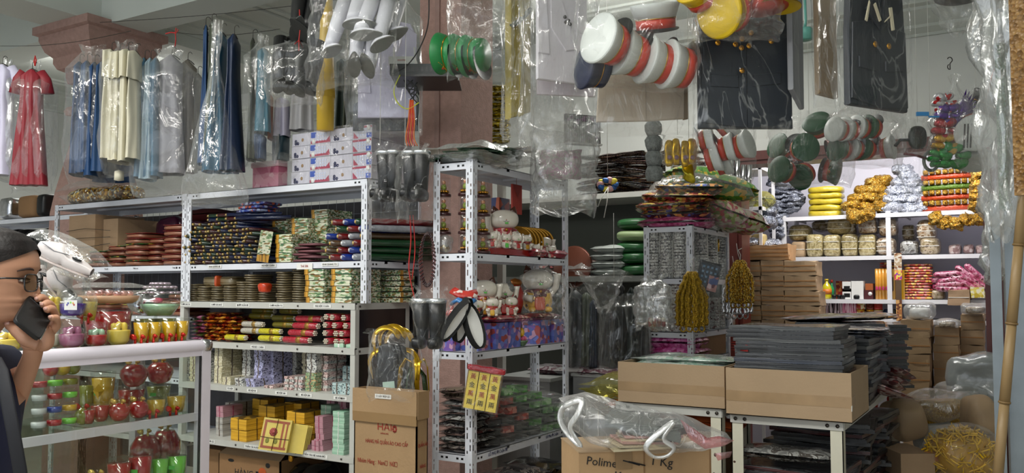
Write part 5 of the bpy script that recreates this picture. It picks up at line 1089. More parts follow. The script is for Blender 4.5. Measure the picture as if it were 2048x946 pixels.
q=at_side(1030,575,-2.17,zb+.034);o=thing('red_pot','red lidded pot figurine between the grey-eared and the largest cat','pot',tuple(q));MB(Matrix.Translation(q)).lathe([(.03,0),(.042,.04),(.045,.1),(.03,.14),(.0,.14)],16).build('pot',CRD,o)
MB(Matrix.Translation(q)).lathe([(.032,.14),(.036,.15),(.03,.165),(0,.175)],16).build('lid',mat('pot_gold','9a5a1a',.3,.5),o)
tag(MB().blob((-2.14,3.10,zb+.03),(.12,.09,.12),7,2.5,amp=.012).build('plastic_bag',FILM,at=(-2.14,3.1,zb)),'clear bag with a red toy on the rack end, third shelf','bag')
tag(MB().lathe([(.02,0),(.03,.015),(.02,.03),(.008,.034),(.012,.05),(0,.062)],12,c=(-2.16,3.09,zb+.03)).build('red_toy',CRD,at=(-2.16,3.09,zb+.03)),'small red toy gourd in the clear bag, third shelf','toy')
bag('clear bag draped behind the cats, third shelf',1040,1128,530,650,4.25,.08,m=FILM,seed=35,wr=.015)
BEAD=mat('dark_maroon_bead','2e0f10',.25,coat=.5);F=FR(855,515,3.74)
for j in range(3):
 pts=[F.p(855+(11+j*2.5)*math.sin(a),517-52*math.cos(a)+j*2,-.004*j)for a in[2*math.pi*i/40 for i in range(40)]]
 o=thing('bead_string','loop of dark maroon beads hanging on the corner rack, %s'%['innermost','middle','outermost'][j],'beads',tuple(F.o),'maroon bead loops');k=F.mb()
 for p in pts:k.blob(p,(.010,.010,.010),2,2)
 k.stuff('beads',BEAD,o);F.mb().tube(pts+[pts[0]],.0015,4).build('cord',REDC,o)
F=FR(858,720,3.42,YAW+R(-10));o=thing('black_boot_pair','black tubes with silver rims in a bag hanging at the corner post','boots',tuple(F.o))
for k_ in(-1,1):
 F.mb().lathe([(.030,.08),(.034,.16),(.037,F.z(600))],16,c=(k_*.033,0,0)).build('shaft',BLACKP,o);F.mb().lathe([(.038,F.z(607)),(.0385,F.z(597)),(.0,F.z(598))],16,c=(k_*.033,0,0)).build('rim',SILV,o)
 F.mb().blob((k_*.033,-.03,.07),(.055,.10,.05),5,3).build('foot',BLACKP,o)
bag('clear bag round the black tubes at the corner post',822,902,575,728,3.4,.17,m=film('boot_cover',haze=.07),seed=36,neck=.6,flare=.45)
F=FR(940,690,3.45)
for i,(px,py,ax,tw)in enumerate([(925,640,14,.25),(948,652,17,-.3),(912,640,12,.6)]):
 o=thing('cloth_headband','black cloth band with white oval lining hanging before the cats, %s'%['middle one','largest in front','rear one'][i],'headband',tuple(F.w(px,py)),'black and white bands');M=F.M@Matrix.Translation(F.p(px,py,-.03*i))@Matrix.Rotation(tw,4,'Y')@Matrix.Rotation(R(35),4,'Z')
 a=ax*F.s;b=46*F.s
 k=MB(M);k.grid(lambda u,v:Vector((a*math.cos(2*math.pi*u),(v-.5)*.045,b*math.sin(2*math.pi*u))),28,2,wrap=True).build('band',mat('black_felt','131414',.9,bump=.3,bs=200),o)
 k=MB(M);n=24;k.add([(a*.93*math.cos(2*math.pi*i_/n),-.006,b*.93*math.sin(2*math.pi*i_/n))for i_ in range(n)]+[(a*.93*math.cos(2*math.pi*i_/n),.0,b*.93*math.sin(2*math.pi*i_/n))for i_ in range(n)],[tuple(range(n))[::-1],tuple(range(n,2*n))]).build('lining',PAPERW,o)
DOTS=pat('red_dot_ribbon',['b53028','c03a30','e0d0c8','a82820'],60);BLR=mat('blue_ribbon','3a78b5',.3,coat=.5)
F=FR(930,600,3.5)
tag(F.mb().tube([F.p(905,580,0),F.p(920,588,-.02),F.p(938,590,-.01),F.p(955,586,0)],.022,8,flat=.35).build('ribbon',DOTS,at=F.w(905,580)),'red spotted ribbon tied on the corner post','ribbon')
tag(F.mb().tube([F.p(905,606,0),F.p(918,598,-.03),F.p(935,610,-.03),F.p(948,598,-.01)],.018,8,flat=.5).build('ribbon',BLR,at=F.w(905,606)),'blue and white ribbon below the red spotted one','ribbon')
F.mb();tag(F.mb().tube([F.p(935,600,-.02),F.p(930,640,-.03),F.p(926,655,-.03)],.009,6,flat=.3).build('paper_strip',PAPERW,at=F.w(935,600)),'white paper strip hanging over the black bands','strip')
cable('red cords hanging beside the pillar down to the bagged tubes',[(820,430),(822,480),(818,540),(830,600)],.003,REDW,3.9);cable('second red cord beside the pillar',[(826,430),(830,500),(824,560)],.0025,REDW,3.9)
F=FR(966,780,3.58,YAW+R(-6));F.M=Matrix.Translation(F.o)@Matrix.Rotation(F.rz,4,'Z')@Matrix.Rotation(R(9),4,'Y');o=thing('gold_bar_pack','red-topped pack of three gold paper bars hanging on the corner post','gold bar pack',tuple(F.o))
F.mb().blob((0,.02,.085),(.165,.05,.028),8,6,amp=.004,fr=40).build('red_lid',mat('red_foil','b01a2a',.25,coat=.8,bump=.8,bs=90),o);F.mb().box(-.075,.072,-.005,.045,-.085,.075).build('card_back',mat('card_tan','8a6f4a',.6),o)
GY=mat('bar_yellow','dcc23c',.3,coat=.6,bump=.4,bs=60)
for i in range(3):
 x=-.047+i*.047;F.mb().blob((x,-.012,-.005),(.043,.02,.155),4,14).build('gold_bar',GY,o)
 for j,ch in enumerate('黃金萬兩'):text(ch,.026,(0,0,0),FRONT,REDINK if j%2==0 else INK,o,name='character').matrix_local=Matrix.Translation(-F.o)@F.M@Matrix.Translation((x,-.0235,.052-j*.036))@Matrix.Rotation(R(90),4,'X')
F.mb().blob((0,-.012,-.005),(.150,.032,.165),8,12).build('cellophane',FILMC,o)
z=.743;FP=[pat('dull_print_pack%d'%i,c,14,rough=.15,coat=.9,kind='noise',bump=.4,dist=1.5)for i,c in enumerate([['6a5a4c','8a7a6a','4a3a30','a09890'],['3c3a3a','8c8c8c','5a5050','b0aaa4'],['5a2020','9a9088','3a3436','7a7068'],['7a7a78','a8a8a4','585450','c4c4c0']])]
for i in range(9):
 M=Matrix.Translation((-2.13+jit(.01),3.17+jit(.01),z+.018+i*.031))@Matrix.Rotation(jit(.12),4,'Z')@Matrix.Rotation(jit(.03),4,'Y')
 tag(MB(M).pillow((0,0,0),(.20,.20,.034),n=10,amp=.007,fr=12,seed=i,edge=.25).build('garment_packet',[FP[2],FP[3],FP[2],FP[1],FP[3],FP[1],FP[3],FP[0],FP[0]][i],at=(-2.13,3.17,z+i*.03)),'flat plastic-wrapped paper garment at the rack end, %s'%nth(i,9),'packet','flat garment packets at the rack end')
def toy_pack(col,sd):
 o=thing('garment_set_packet','x','packet',(0,0,0));MB().box(-.035,.035,-.045,.030,.004,.034).build('shoe_box',col,o)
 MB().blob((.01,.06,.012),(.11,.08,.022),4,3,amp=.008,seed=sd).build('folded_cloth',FP[sd%4],o);MB().blob((.03,.035,.028),(.045,.04,.022),4,2.5,amp=.006).build('blue_item',pat('blue_white_item',['1f3a8a','c9ccd8','7a2424','2a4fa8'],50,coat=.6),o)
 MB().pillow((0,0,.018),(.17,.24,.046),n=9,amp=.006,seed=sd,edge=.3).build('clear_wrap',FILMC,o);return Kind(o)
KGN=toy_pack(pat('green_box_print',['3f8a2a','4f9a38','2f6a20','8ab878'],40,coat=.4),1);KRD_=toy_pack(pat('red_box_print',['a8281c','b83a28','8a1c14','c98070'],40,coat=.4),2)
KDK=toy_pack(DARK,3)
cols=[(3.30,'dddrrd'[:6]),(3.42,'drdrrg'),(3.55,'ddrdgg'),(3.68,'dgdgg'),(3.80,'gdgg'),(3.90,'gggd')]
for c,(y,seq)in enumerate(cols):
 for i,ch in enumerate(seq):
  (KGN if ch=='g' else KRD_ if ch=='r' else KDK)((-2.10+jit(.01),y+jit(.01),z+i*.043),R(75)+jit(.25),'%s garment set packet, %s column, %s'%({'g':'green-boxed','r':'red-boxed','d':'dark'}[ch],['corner','second','third','fourth','fifth','far'][c],nth(i,len(seq))),'garment set packets, fourth shelf')
z=.303
for r_ in range(3):
 for c in range(4):
  i=r_*4+c;M=Matrix.Translation((-2.12+jit(.01),3.2+c*.2,z+.05+r_*.10))@Matrix.Rotation(jit(.4),4,'Z')@Matrix.Rotation(jit(.1),4,'X')
  tag(MB(M).pillow((0,0,0),(.22,.26,.09),n=10,amp=.012,fr=12,seed=i,edge=.3).build('garment_packet',[FP[1],FP[2],JUNK][i%3],at=(-2.12,3.2+c*.2,z+r_*.1)),'dark shiny garment packet on the lowest shelf, %s layer, %s'%(['bottom','middle','top'][r_],['by the corner post','second along','third along','by the far post'][c]),'dark garment packets, lowest shelf')
TUB=mat('frosted_grey_tub','8a8c8c',.4,var=.15)
for i,(x0,x1,y0,h)in enumerate([(-2.7,-2.35,4.35,.92),(-2.3,-1.98,4.55,.94),(-1.95,-1.68,4.5,.93)]):
 o=thing('storage_tub','frosted grey plastic tub behind the corner rack, %s'%['nearest the pillar','middle one','farthest from the pillar'][i],'tub',(x0,y0,0),'grey storage tubs')
 MB().box(x0,x1,y0,y0+.35,.0,h).build('tub',TUB,o);MB().box(x0-.01,x1+.01,y0-.01,y0+.36,h,h+.02).build('lid',mat('tub_lid','a5a8a6',.4),o)
for i in range(4):tag(MB().pillow((-2.5+i*.17,4.65,.965),(.22,.25,.05),n=9,amp=.012,seed=i).build('plastic_packet',pat('pinkish_film',['a8969c','6a3a48','b8b4b4','8a8688'],14,kind='noise',coat=.8),at=(-2.5+i*.17,4.42,.94)),'clear packet with pink contents on the grey tubs, %s'%['by the pillar','second','third','far end'][i],'packet','packets on the grey tubs')
o=thing('wire_basket','chrome wire basket stand beyond the corner rack under the yellow bag','basket',(-1.78,4.1,0));xb0,xb1,yb0,yb1=-1.98,-1.42,4.22,4.46
for zz in(.80,.87):MB().tube([(xb0,yb0,zz),(xb1,yb0,zz),(xb1,yb1,zz),(xb0,yb1,zz),(xb0,yb0,zz)],.005,5).build('rim_wire',CHROME,o)
k=MB()
for i in range(12):k.tube([(xb0+(xb1-xb0)*i/11,yb0,.80),(xb0+(xb1-xb0)*i/11,yb0,.87)],.0025,4)
k.stuff('basket_wire',CHROME,o)
for x,y in((xb0,yb0),(xb1,yb0),(xb0,yb1),(xb1,yb1)):MB().cyl((x,y,0),(x,y,.80),.007,n=6).build('leg',CHROME,o)
MB().box(xb0,xb1,yb0,yb1,.795,.80).build('basket_floor',CHROME,o)
for i,(c,lb)in enumerate([('c04a2a','orange'),('b03a5a','pink'),('c9b040','yellow'),('9a4a3a','brick red')]):tag(MB().pillow((-1.85+i*.12,4.33,.83+(i%2)*.03),(.2,.22,.05),n=8,seed=i).build('paper_packet',mat('pk_'+lb,c,.4,coat=.5),at=(-1.85+i*.12,4.15,.80)),lb.replace(' ','-')+' paper packet in the wire basket','packet','packets in the wire basket')
tag(MB().pillow((-1.80,4.30,.93),(.50,.32,.12),n=14,amp=.03,seed=4,edge=.2).build('yellow_bag',film('yellow_polythene','f0ec9a',haze=.25,edge=.4,body='e6e09a'),at=(-1.8,4.13,.87)),'pale yellow see-through bag lying on the wire basket','bag')
# BIG CARTON
yb=2.76;xr=hy(yb,834,790).x;xl=hy(yb,709,775).x;zt=hy(yb,770,780).z;yb2=hx(xr,856,782).y
o=thing('tall_carton','tall brown carton with red lettering standing before the low shelf unit','carton',((xl+xr)/2,yb,0))
BIGC=mat('tan_cardboard','9c7f5c',.75,var=.06,vs=5,bump=.1,bs=80);t_=.006
MB().box(xl,xr,yb,yb+t_,0,zt).box(xl,xr,yb2-t_,yb2,0,zt).box(xl,xl+t_,yb,yb2,0,zt).box(xr-t_,xr,yb,yb2,0,zt).box(xl,xr,yb,yb2,0,.01).build('carton_body',BIGC,o)
MB().box(xl-.004,xr+.003,yb-.007,yb-.002,zt-.108,zt+.001).box(xr+.002,xr+.006,yb,yb2,zt-.11,zt+.001).build('folded_flap',BIGC,o)
MB().box(xl-.002,xr+.003,yb-.0085,yb-.001,zt-.135,zt-.095).build('tape',TAPE,o)
xm=(xl+xr)/2;RB=mat('box_red_print','8f3022',.7,var=0)
MB().box(xm-.045,xm+.040,yb-.010,yb-.0085,zt-.035,zt-.017).build('label_sticker',PAPERW,o);text('Ủ GẬY ĐẸP LẺ',.011,(xm-.003,yb-.0105,zt-.026),FRONT,INK,o)
text('HẢI',.040,(xm+.00,yb-.0015,zt-.152),FRONT,RB,o,sx=1.2);text('HÀNG MÃ',.009,(xm,yb-.0015,zt-.178),FRONT,RB,o)
k=MB()
for i in range(8):a=i*.785;k.cyl((xm+.052+.008*math.cos(a),yb-.0015,zt-.155+.011*math.sin(a)),(xm+.052+.008*math.cos(a),yb-.0005,zt-.155+.011*math.sin(a)),.005,n=8)
k.build('round_emblem',RB,o)
text('HÀNG MÃ QUẦN ÁO CAO CẤP',.0215,(xm+.01,yb-.0015,zt-.215),FRONT,RB,o,sx=.72)
text('Nhóm Hàng :  Nam☐  Nữ☐',.026,(xl+.022,yb-.0015,zt-.298),FRONT,RB,o,align='LEFT',sx=.70);text('Mã Hàng :',.026,(xl+.022,yb-.0015,zt-.378),FRONT,RB,o,align='LEFT',sx=.7);text('Số Lượng :  50  Cái',.026,(xl+.022,yb-.0015,zt-.465),FRONT,RB,o,align='LEFT',sx=.7)
for zz,b in((.215,'QUẦN ÁO'),(.30,'HÀNG'),(.40,'SIZE'),):text(b,.02,(xr+.0015,yb+.04,zt-zz),SIDE,RB,o,sx=.7)
GST=mat('glossy_gold','c9a020',.18,.7,var=.1);
for i,(px,py,lean,lb)in enumerate([(770,655,-.10,'standing in the carton nearest the shelves'),(785,652,.0,'second in the carton'),(800,658,.08,'third in the carton'),(760,700,-.16,'low one in the carton'),(815,700,.2,'leaning towards the rack')]):
 q=hy(yb+.10+.03*i,px,py);o=thing('paper_staff','black paper staff with curved gold head, '+lb,'staff',(q.x,q.y,q.z),'gold-headed staffs')
 M=Matrix.Translation(q)@Matrix.Rotation(YAW,4,'Z')@Matrix.Rotation(lean,4,'Y')
 MB(M).tube([(.055*math.cos(a),0,-.055+.055*math.sin(a))for a in[math.pi*(j/12)for j in range(13)]]+[(-.05,0,-.12)],[.004]+[.016]*12+[.004],8,flat=.35).build('gold_hook',GST,o)
 MB(M).blob((.0,0,-.43),(.10,.02,.72),6,5,amp=.006).build('black_shaft',BLACKP,o);MB(M).box(-.03,.02,-.013,-.011,-.26,-.23).build('price_label',mat('mint_label','b5d0c0',.5),o)
bag('clear bag over the gold-headed staffs in the carton',738,826,662,800,3.42,.14,m=film('boot_cover'),seed=40,neck=.9)
for i in range(5):
 q=hy(yb+.12,812+i*9,735+(i%2)*18);o=MB(Matrix.Translation(q)@Matrix.Rotation(YAW+i,4,'Z')).tube([(-.03,0,-.10),(-.02,0,.0),(.0,0,.035),(.03,0,.02),(.035,0,-.05)],.012,8,flat=.3).build('gold_fan',[GST,mat('dark_green_foil','1f3a1c',.2,coat=.8)][i%2],at=q)
 tag(o,'curled foil strip sticking out of the tall carton, %s'%['nearest the staffs','second','third','fourth','by the rack post'][i],'foil strip','foil strips in the carton')
# RIGHT SIDE
o=thing('wall_shelf_unit','wall shelf unit with foil packets on its high shelf, shade painted grey behind','shelf',(-2.9,6.2,0))
zs_=hy(5.9,1250,384).z
MB().box(-4.2,-1.98,6.40,6.46,.0,zs_).build('back_panel',mat('shaded_wall_grey','565a55',.7,var=.04,vs=2),o)  # grey sheet added, shade on the wall put into its colour
MB().box(-4.2,-2.02,5.90,6.40,zs_-.04,zs_).build('shelf',STEELG,o)
xs_=hy(5.9,1337,400).x;MB().box(xs_-.02,xs_+.02,5.90,5.94,0,zs_+.35).build('post',STEELG,o)
zl=hy(5.5,1200,552).z;MB().box(-4.2,-2.02,5.5,5.9,zl-.04,zl).box(-4.2,-2.02,5.9,6.4,zl-.04,zl).build('lower_shelf',mat('grey_shelf','7a7d78',.5),o)
for x in(-4.18,-2.06):MB().box(x,x+.03,5.5,5.53,0,zl).build('leg',STEELG,o)
IR=[pat('iridescent%d'%i,c,26,rough=.22,metal=.45,coat=.9,kind='noise',dist=2.5,bump=.6,sx=(1,1,3))for i,c in enumerate([['15110c','5a3a1c','1a1620','c9a070','3a1a1a','8a6a9a'],['1a1018','6a1a4a','2a1c18','d8c0a0','4a1a5a','14100c'],['10120e','3a4a6a','6a5a2a','c0c8d0','2a1a14','8a2a2a']])]
for r_ in range(9):
 for c in range(3):
  px,py=1200+c*44+(r_%2)*8,372-r_*10;q=hy(6.1,px,py);i=r_*3+c
  M=Matrix.Translation((q.x,6.1+jit(.05),zs_+.02+r_*.036))@Matrix.Rotation(R(20)+jit(.35),4,'Z')@Matrix.Rotation(jit(.10)-.08*(1-c),4,'Y')
  tag(MB(M).pillow((0,0,0),(.42,.14,.030),n=9,amp=.010,fr=14,seed=i,edge=.25).build('foil_packet',IR[(r_+c*2)%3],at=M.translation),'dark iridescent foil packet on the high shelf, %s pile, %s'%(['near','middle','far'][c],nth(r_,9)),'iridescent foil packets')
for i in range(7):M=Matrix.Translation((hy(6.1,1372,372).x+jit(.03),6.12,zs_+.03+i*.045))@Matrix.Rotation(R(60)+jit(.3),4,'Z');tag(MB(M).pillow((0,0,0),(.34,.15,.035),n=8,amp=.01,seed=i).build('foil_packet',IR[i%3],at=M.translation),'dark iridescent packet beside the grey woolly roll, %s'%nth(i,7),'iridescent packets beside the woolly roll')
F=FR(1215,370,5.6);o=thing('foil_bouquet','bunch of blue and yellow foil flowers tied with white string on the high shelf edge','bouquet',tuple(F.o))
for i in range(10):a=i*.63;F.mb().blob((.05*math.cos(a),-.02,.03*math.sin(a)),(.05,.03,.04),4,2.2,amp=.01,fr=20,seed=i).build('foil_flower',[mat('fl_blue','2a5a9a',.3,.3),mat('fl_yellow','d0c040',.3,.2),mat('fl_pink','c9a0a0',.3,.2)][i%3],o)
F.mb().tube([(0,-.04,-.02),(-.05,-.05,-.10),(-.07,-.05,-.15)],.004,4).tube([(0,-.04,-.02),(-.01,-.05,-.12),(-.03,-.05,-.22)],.004,4).build('string',STRING,o)
WOOL=mat('grey_woolly','8b918f',.9,var=.25,vs=60,bump=1.0,bs=120);F=FR(1308,363,4.6);o=thing('tinsel_roll','hanging column of grey woolly garland in three tied lumps','garland',tuple(F.o))
for i in range(4):F.mb().lathe([(.0,0),(.036,.004),(.045,.03),(.047,.06),(.034,.082),(0,.084)],18,c=(0,0,.0+i*.082),wob=.07,seed=i).build('woolly_lump',WOOL,o)
tag(F.mb().tube([(0,0,.31),(0,0,.9)],.003,4).build('string',STRING,at=F.w(1308,280)),'string holding the grey woolly garland','string')
for i,px in enumerate([1338,1352,1370,1384]):
 F=FR(px,320,4.1);o=thing('gold_foil_packet','gold foil packet with round seal hanging above the floral pillows, %s'%['by the woolly roll','second','third','by the white caps'][i],'foil packet',tuple(F.o),'hanging gold packets');F.mb().blob((0,0,.03+.01*(i%2)),(.045,.03,.13),6,3,amp=.006,fr=30,seed=i).build('foil',GST,o);F.mb().cyl((0,-.018,.01),(0,-.014,.01),.011,n=12).build('seal',mat('mauve_seal','8a6a78',.5),o)
bag('clear film bag over the hanging gold packets',1325,1396,268,330,4.05,.10,m=FILM,seed=50,neck=.9)
tag(FR(1378,345,4.2).mb().blob((0,0,0),(.07,.05,.1),6,2.5,amp=.02,fr=20).build('gold_foil_packet',mat('yellow_green_foil','a89a20',.2,.6),at=P(1378,345,4.2)),'crumpled yellow-green foil lump below the hanging gold packets','foil packet')
for i,(px,py,a,lb)in enumerate([(1473,296,(-.75,.25,.6),'outermost, plain top towards the storeroom'),(1440,300,(-.8,.2,.35),'second from the outermost'),(1412,322,(-.8,.25,.3),'lowest inner one'),(1400,286,(-.85,.2,.3),'upper inner one'),(1432,330,(-.8,.3,.3),'hidden below the second'),(1448,272,(-.6,.6,.4),'upper one under the suit bag')]):
 cap(KW,px,py,4.0+.03*i,a,'white red-banded cap by the door frame, '+lb,'white caps by the door frame',.76,160)
bag('clear bag of white peaked caps by the door frame',1392,1506,225,362,4.0,.26,m=film('cap_bag_film'),seed=51,neck=.4)
KST=K_('silver_tube','tube',[('tube',MB().lathe([(.014,0),(.014,.20),(.0,.20)],12),mat('silver_foil','c9c9cc',.15,1,var=.2,vs=30)),('dark_back',MB().blob((0,.016,.10),(.03,.012,.2),3,5),BLACKP)])
for i in range(8):
 K=KST;K(P(1420+i*11,388+(12 if i>5 else 0),6.0),(0,R(-4+i),YAW),'silver foil tube hanging in the door frame corner, %s'%['first from the wall shelf','second','third','fourth','fifth','sixth','seventh','nearest the storeroom shelf'][i],'silver tubes by the door',1.25)
PKK=pat('pink_confetti',['c0467e','d86a9a','b83870','e08ab0'],60,coat=.6);FLO=pat('floral_brown',['8a3a1c','c98a4a','d8c060','6a1a14','a8603a','b03a4a','4a5a2a'],45,rough=.25,coat=.8);GYF=pat('green_yellow_flowers',['4f8a2a','3f7a24','d8b830','5f9a38','4a8028','c9a020'],42,rough=.25,coat=.8)
MIXF=pat('mixed_floral_dark',['1d1a2a','3a4f9a','c98a4a','d8b050','5a2a1c','2a2a20'],34,rough=.2,coat=.9);RGF=pat('red_green_floral',['a84a4a','8fa050','c0b090','6a7a3a','b0707a','c9c0a0'],44,rough=.2,coat=.9)
zt=1.832
for i,(dx,dy,h,m,w,rz,lb)in enumerate([(.0,.10,.03,PKK,.40,.05,'flat hot-pink confetti pillow packet, undermost on the silver rack'),(.02,.12,.085,MIXF,.38,-.1,'dark floral pillow packet above the pink one'),(-.02,.10,.135,FLO,.40,.12,'brown-red floral pillow packet, third up on the silver rack'),(.02,.12,.185,FLO,.38,-.05,'orange floral pillow packet, fourth up on the silver rack'),(.06,.16,.24,MIXF,.34,.15,'blue-spotted floral pillow packet near the top of the pile')]):
 M=Matrix.Translation((-1.83+dx,4.95+dy,zt+h))@Matrix.Rotation(rz+R(12),4,'Z')@Matrix.Rotation(jit(.05),4,'Y');tag(MB(M).pillow((0,0,0),(w+.05,.34,.075),n=14,amp=.012,fr=12,seed=i,edge=.2).build('pillow_packet',m,at=M.translation),lb,'pillow packet')
M=Matrix.Translation((-1.72,5.35,zt+.30))@Matrix.Rotation(R(40),4,'Z')@Matrix.Rotation(R(14),4,'Y');tag(MB(M).pillow((0,0,0),(.56,.36,.16),n=14,amp=.02,fr=8,edge=.15).build('pillow_packet',GYF,at=M.translation),'green pillow packet with yellow flowers crowning the pile on the silver rack','pillow packet')
M=Matrix.Translation((-1.60,5.38,zt+.08))@Matrix.Rotation(R(50),4,'Z')@Matrix.Rotation(R(16),4,'Y');tag(MB(M).pillow((0,0,0),(.46,.34,.15),n=14,amp=.02,fr=8,seed=3).build('pillow_packet',RGF,at=M.translation),'red and green floral pillow packet hanging over the rack end by the door frame','pillow packet')
M=Matrix.Translation((-1.75,5.2,zt+.17))@Matrix.Rotation(R(30),4,'Z');tag(MB(M).pillow((0,0,0),(.62,.5,.34),n=18,amp=.02,fr=9,seed=6,edge=.1).build('plastic_sheet',FILM,at=M.translation),'clear wrap around the pile of floral pillow packets','plastic wrap')
SIL=pat('silver_sequins',['d4d4d0','f0f0ec','b4b4b2','dededa','9a9a9c','e6e6e2'],110,rough=.25,metal=.25,coat=.6,bump=.8,rand=.4)
SILD=pat('silver_star_holes',['d0cfcc','e0e0dc','8a6a6a','c8c8c4','dcdcd8'],120,rough=.3,coat=.5,bump=.9,rand=.25)
def silver_pack(w,d,h,m,nr):
 o=thing('silver_foil_pack','x','foil pack',(0,0,0));k=MB();r=h/nr/2
 for i in range(nr):
  k.lathe([(w/2*.9,i*2*r),(w/2,i*2*r+r*.5),(w/2,i*2*r+r*1.5),(w/2*.9,(i+1)*2*r)],14,sq=(1,d/w))
 k.build('foil_coils',m,o);MB().box(-w/2-.002,w/2+.002,-.003,.003,0,h).build('string',STRING,o);return Kind(o)
KS1=silver_pack(.080,.09,.074,SIL,4);KS2=silver_pack(.085,.09,.10,SILD,5)
def rack_f(face,px,z,inset=.055):
 q=hy(4.83+inset,px,600)if face=='f' else hx(-1.66-inset,px,600);return Vector((q.x,q.y,z))
for c,(f,px)in enumerate([('f',1308),('f',1334),('f',1361),('s',1404),('s',1424),('s',1441),('s',1447)]):
 for i in range(4):KS1(rack_f(f,px,1.522+i*.0755),jit(.3),'silver sequin-foil pack, upper compartment, %s, %s'%(['outer column','second column','column by the front post','column behind the post','side column second','side column third','side column at the back'][c],nth(i,4)),'silver foil packs, upper compartment')
for c,(f,px)in enumerate([('f',1306),('f',1330),('f',1356),('f',1374),('s',1405),('s',1425),('s',1436)]):
 for i in range(3 if c not in(5,6)else 2):KS2(rack_f(f,px,1.202+i*.10*(1.0)),jit(.3),'star-holed silver foil pack, lower compartment, %s, %s'%(['outer column','second column','third column','by the front post','side first','side second','side third'][c],nth(i,3 if c not in(5,6)else 2)),'silver foil packs, lower compartment')
q=rack_f('s',1447,1.202);tag(MB().blob((q.x+.03,q.y,1.25),(.08,.09,.09),5,5,amp=.01,fr=20).build('silver_wrap',mat('silver_foil','c9c9cc'),at=(q.x,q.y,1.203)),'plain silver-wrapped lump at the back of the lower compartment','foil pack')
tag(MB().cyl((-1.70,5.43,1.70),(-1.70,5.43,1.78),.022).build('gold_can',GST,at=(-1.7,5.43,1.6)),'small gold can on top of the silver packs','can')
for i in range(2):tag(MB().pillow((-1.80,4.98,1.075+i*.065),(.30,.30,.085),n=12,amp=.008,seed=i,edge=.15).build('pillow_packet',pat('pink_star_confetti',['d86ab0','e08ac4','c04a90','e8a0cc','a83070'],55,coat=.5),at=(-1.8,4.98,1.042+i*.065)),'pink star confetti pillow packet on the lowest rack shelf, %s'%['under','upper'][i],'pillow packet','pink star pillows')
tag(MB().box(-1.72,-1.665,5.0,5.5,1.042,1.17).build('carton',CARDD,at=(-1.7,5.2,1.042)),'brown carton on the lowest shelf at the rack side','carton')
def garland(label,px,py0,py1,d,w,m,n=12,seed=0,hole=False):
 F=FR(px,py0,d);o=thing('tinsel_garland',label,'garland',tuple(F.o));r0=random.Random(seed);H=(py1-py0)*F.s;W=w*F.s
 for i in range(n):
  f=(i/(n-1)-.5);a,yy=f*W,r0.uniform(-.03,.02);pts=[]
  for j in range(22):
   t=j/21;pts.append(Vector((a*(.25+.75*min(1,t*2.2))+.004*math.sin(j*2+i),yy*min(1,t*3),-H*t*(1-.08*abs(f)))))
  k=F.mb();vs=[]
  base=len(k.v);k.tube(pts,[.004]+[.0085+.0022*(j%2)+r0.uniform(-.001,.001)for j in range(20)]+[.009],6);k.build('garland_strand',m,o)
 for i in range(4):F.mb().tube([Vector(((i-1.5)*W*.2+.016*math.cos(a),-.01,-H-.004+.018*math.sin(a)))for a in[x*.7 for x in range(10)]],.005,5).build('end_loop',m,o)
 F.mb().tube([(0,0,.0),(.004,0,.03),(-.01,0,.06),(.012,0,.07)],.0025,4).tube([(0,0,0),(-.012,0,.04),(-.02,0,.1)],.002,4).build('tie_string',STRING,o)
 return o
TG1=pat('ochre_tinsel',['8a6a10','b8901a','6a4e0a','c9a428','a07c14'],120,rough=.35,metal=.4,bump=1,kind='noise');TG2=pat('gold_tinsel',['8a5a10','d8a428','5a3808','e8c860','b07a18'],90,rough=.22,metal=.6,bump=1,kind='noise')
garland('thick ochre tinsel garland bundle hanging on the front post of the silver rack',1383,543,655,4.7,62,TG1,14,1);garland('bright gold tinsel garland bundle hanging beside the kraft bales',1480,520,608,5.1,52,TG2,12,2)
garland('silver tinsel bundle hanging behind the bright gold one',1472,545,630,5.2,56,mat('silver_foil','c9c9cc'),9,3)
F=FR(1416,553,4.75,YAW+R(4));F.M=Matrix.Translation(F.o)@Matrix.Rotation(F.rz,4,'Z')@Matrix.Rotation(R(14),4,'Y');o=thing('paper_tablet_set','black paper tablet and phone card in film hanging beside the ochre tinsel','paper tablet',tuple(F.o))
F.mb().blob((0,0,0),(.125,.012,.165),4,14).build('tablet',DARK,o);F.mb().blob((0,-.007,.002),(.108,.002,.135),3,14).build('screen',mat('tablet_screen','27323e',.2),o)
k=F.mb()
for i in range(4):
 for j in range(4):k.box(-.043+i*.024,-.031+i*.024,-.0095,-.008,.045-j*.028,.057-j*.028)
k.build('icon',mat('icon_print','5f7f9a',.4),o);F.mb().blob((.03,-.012,-.035),(.055,.006,.085),3,14).build('phone',pat('phone_print',['a0706a','3a4a7a','c0a0a0','5a2a3a'],40),o)
bag('small clear bag over the paper tablet',1386,1452,515,600,4.72,.05,m=FILMC,seed=52,neck=1,neckat=.99,wr=.004)
bag('hazy plastic bag hanging on the outer post of the silver rack',1272,1342,556,655,4.6,.16,m=FILMH,seed=53,neck=.3,wr=.02,fl=1)
for i in range(4):tag(FR(1300+i*9,652,4.62).mb().blob((0,0,.02),(.02,.04,.05),3,8).build('matchbox',pat('red_white_stripe',['8a1c1c','d8d0c0','6a1414'],40),at=P(1300+i*9,652,4.62)),'small red and white packet at the bottom of the hazy bag, %s'%['outermost','second','third','by the rack'][i],'packet','packets in the hazy bag')
GM=stripes('green_mesh',['0f3a1c','2a6a38','1a4a24','3f8a4e'],60,rough=.4,coat=.3)
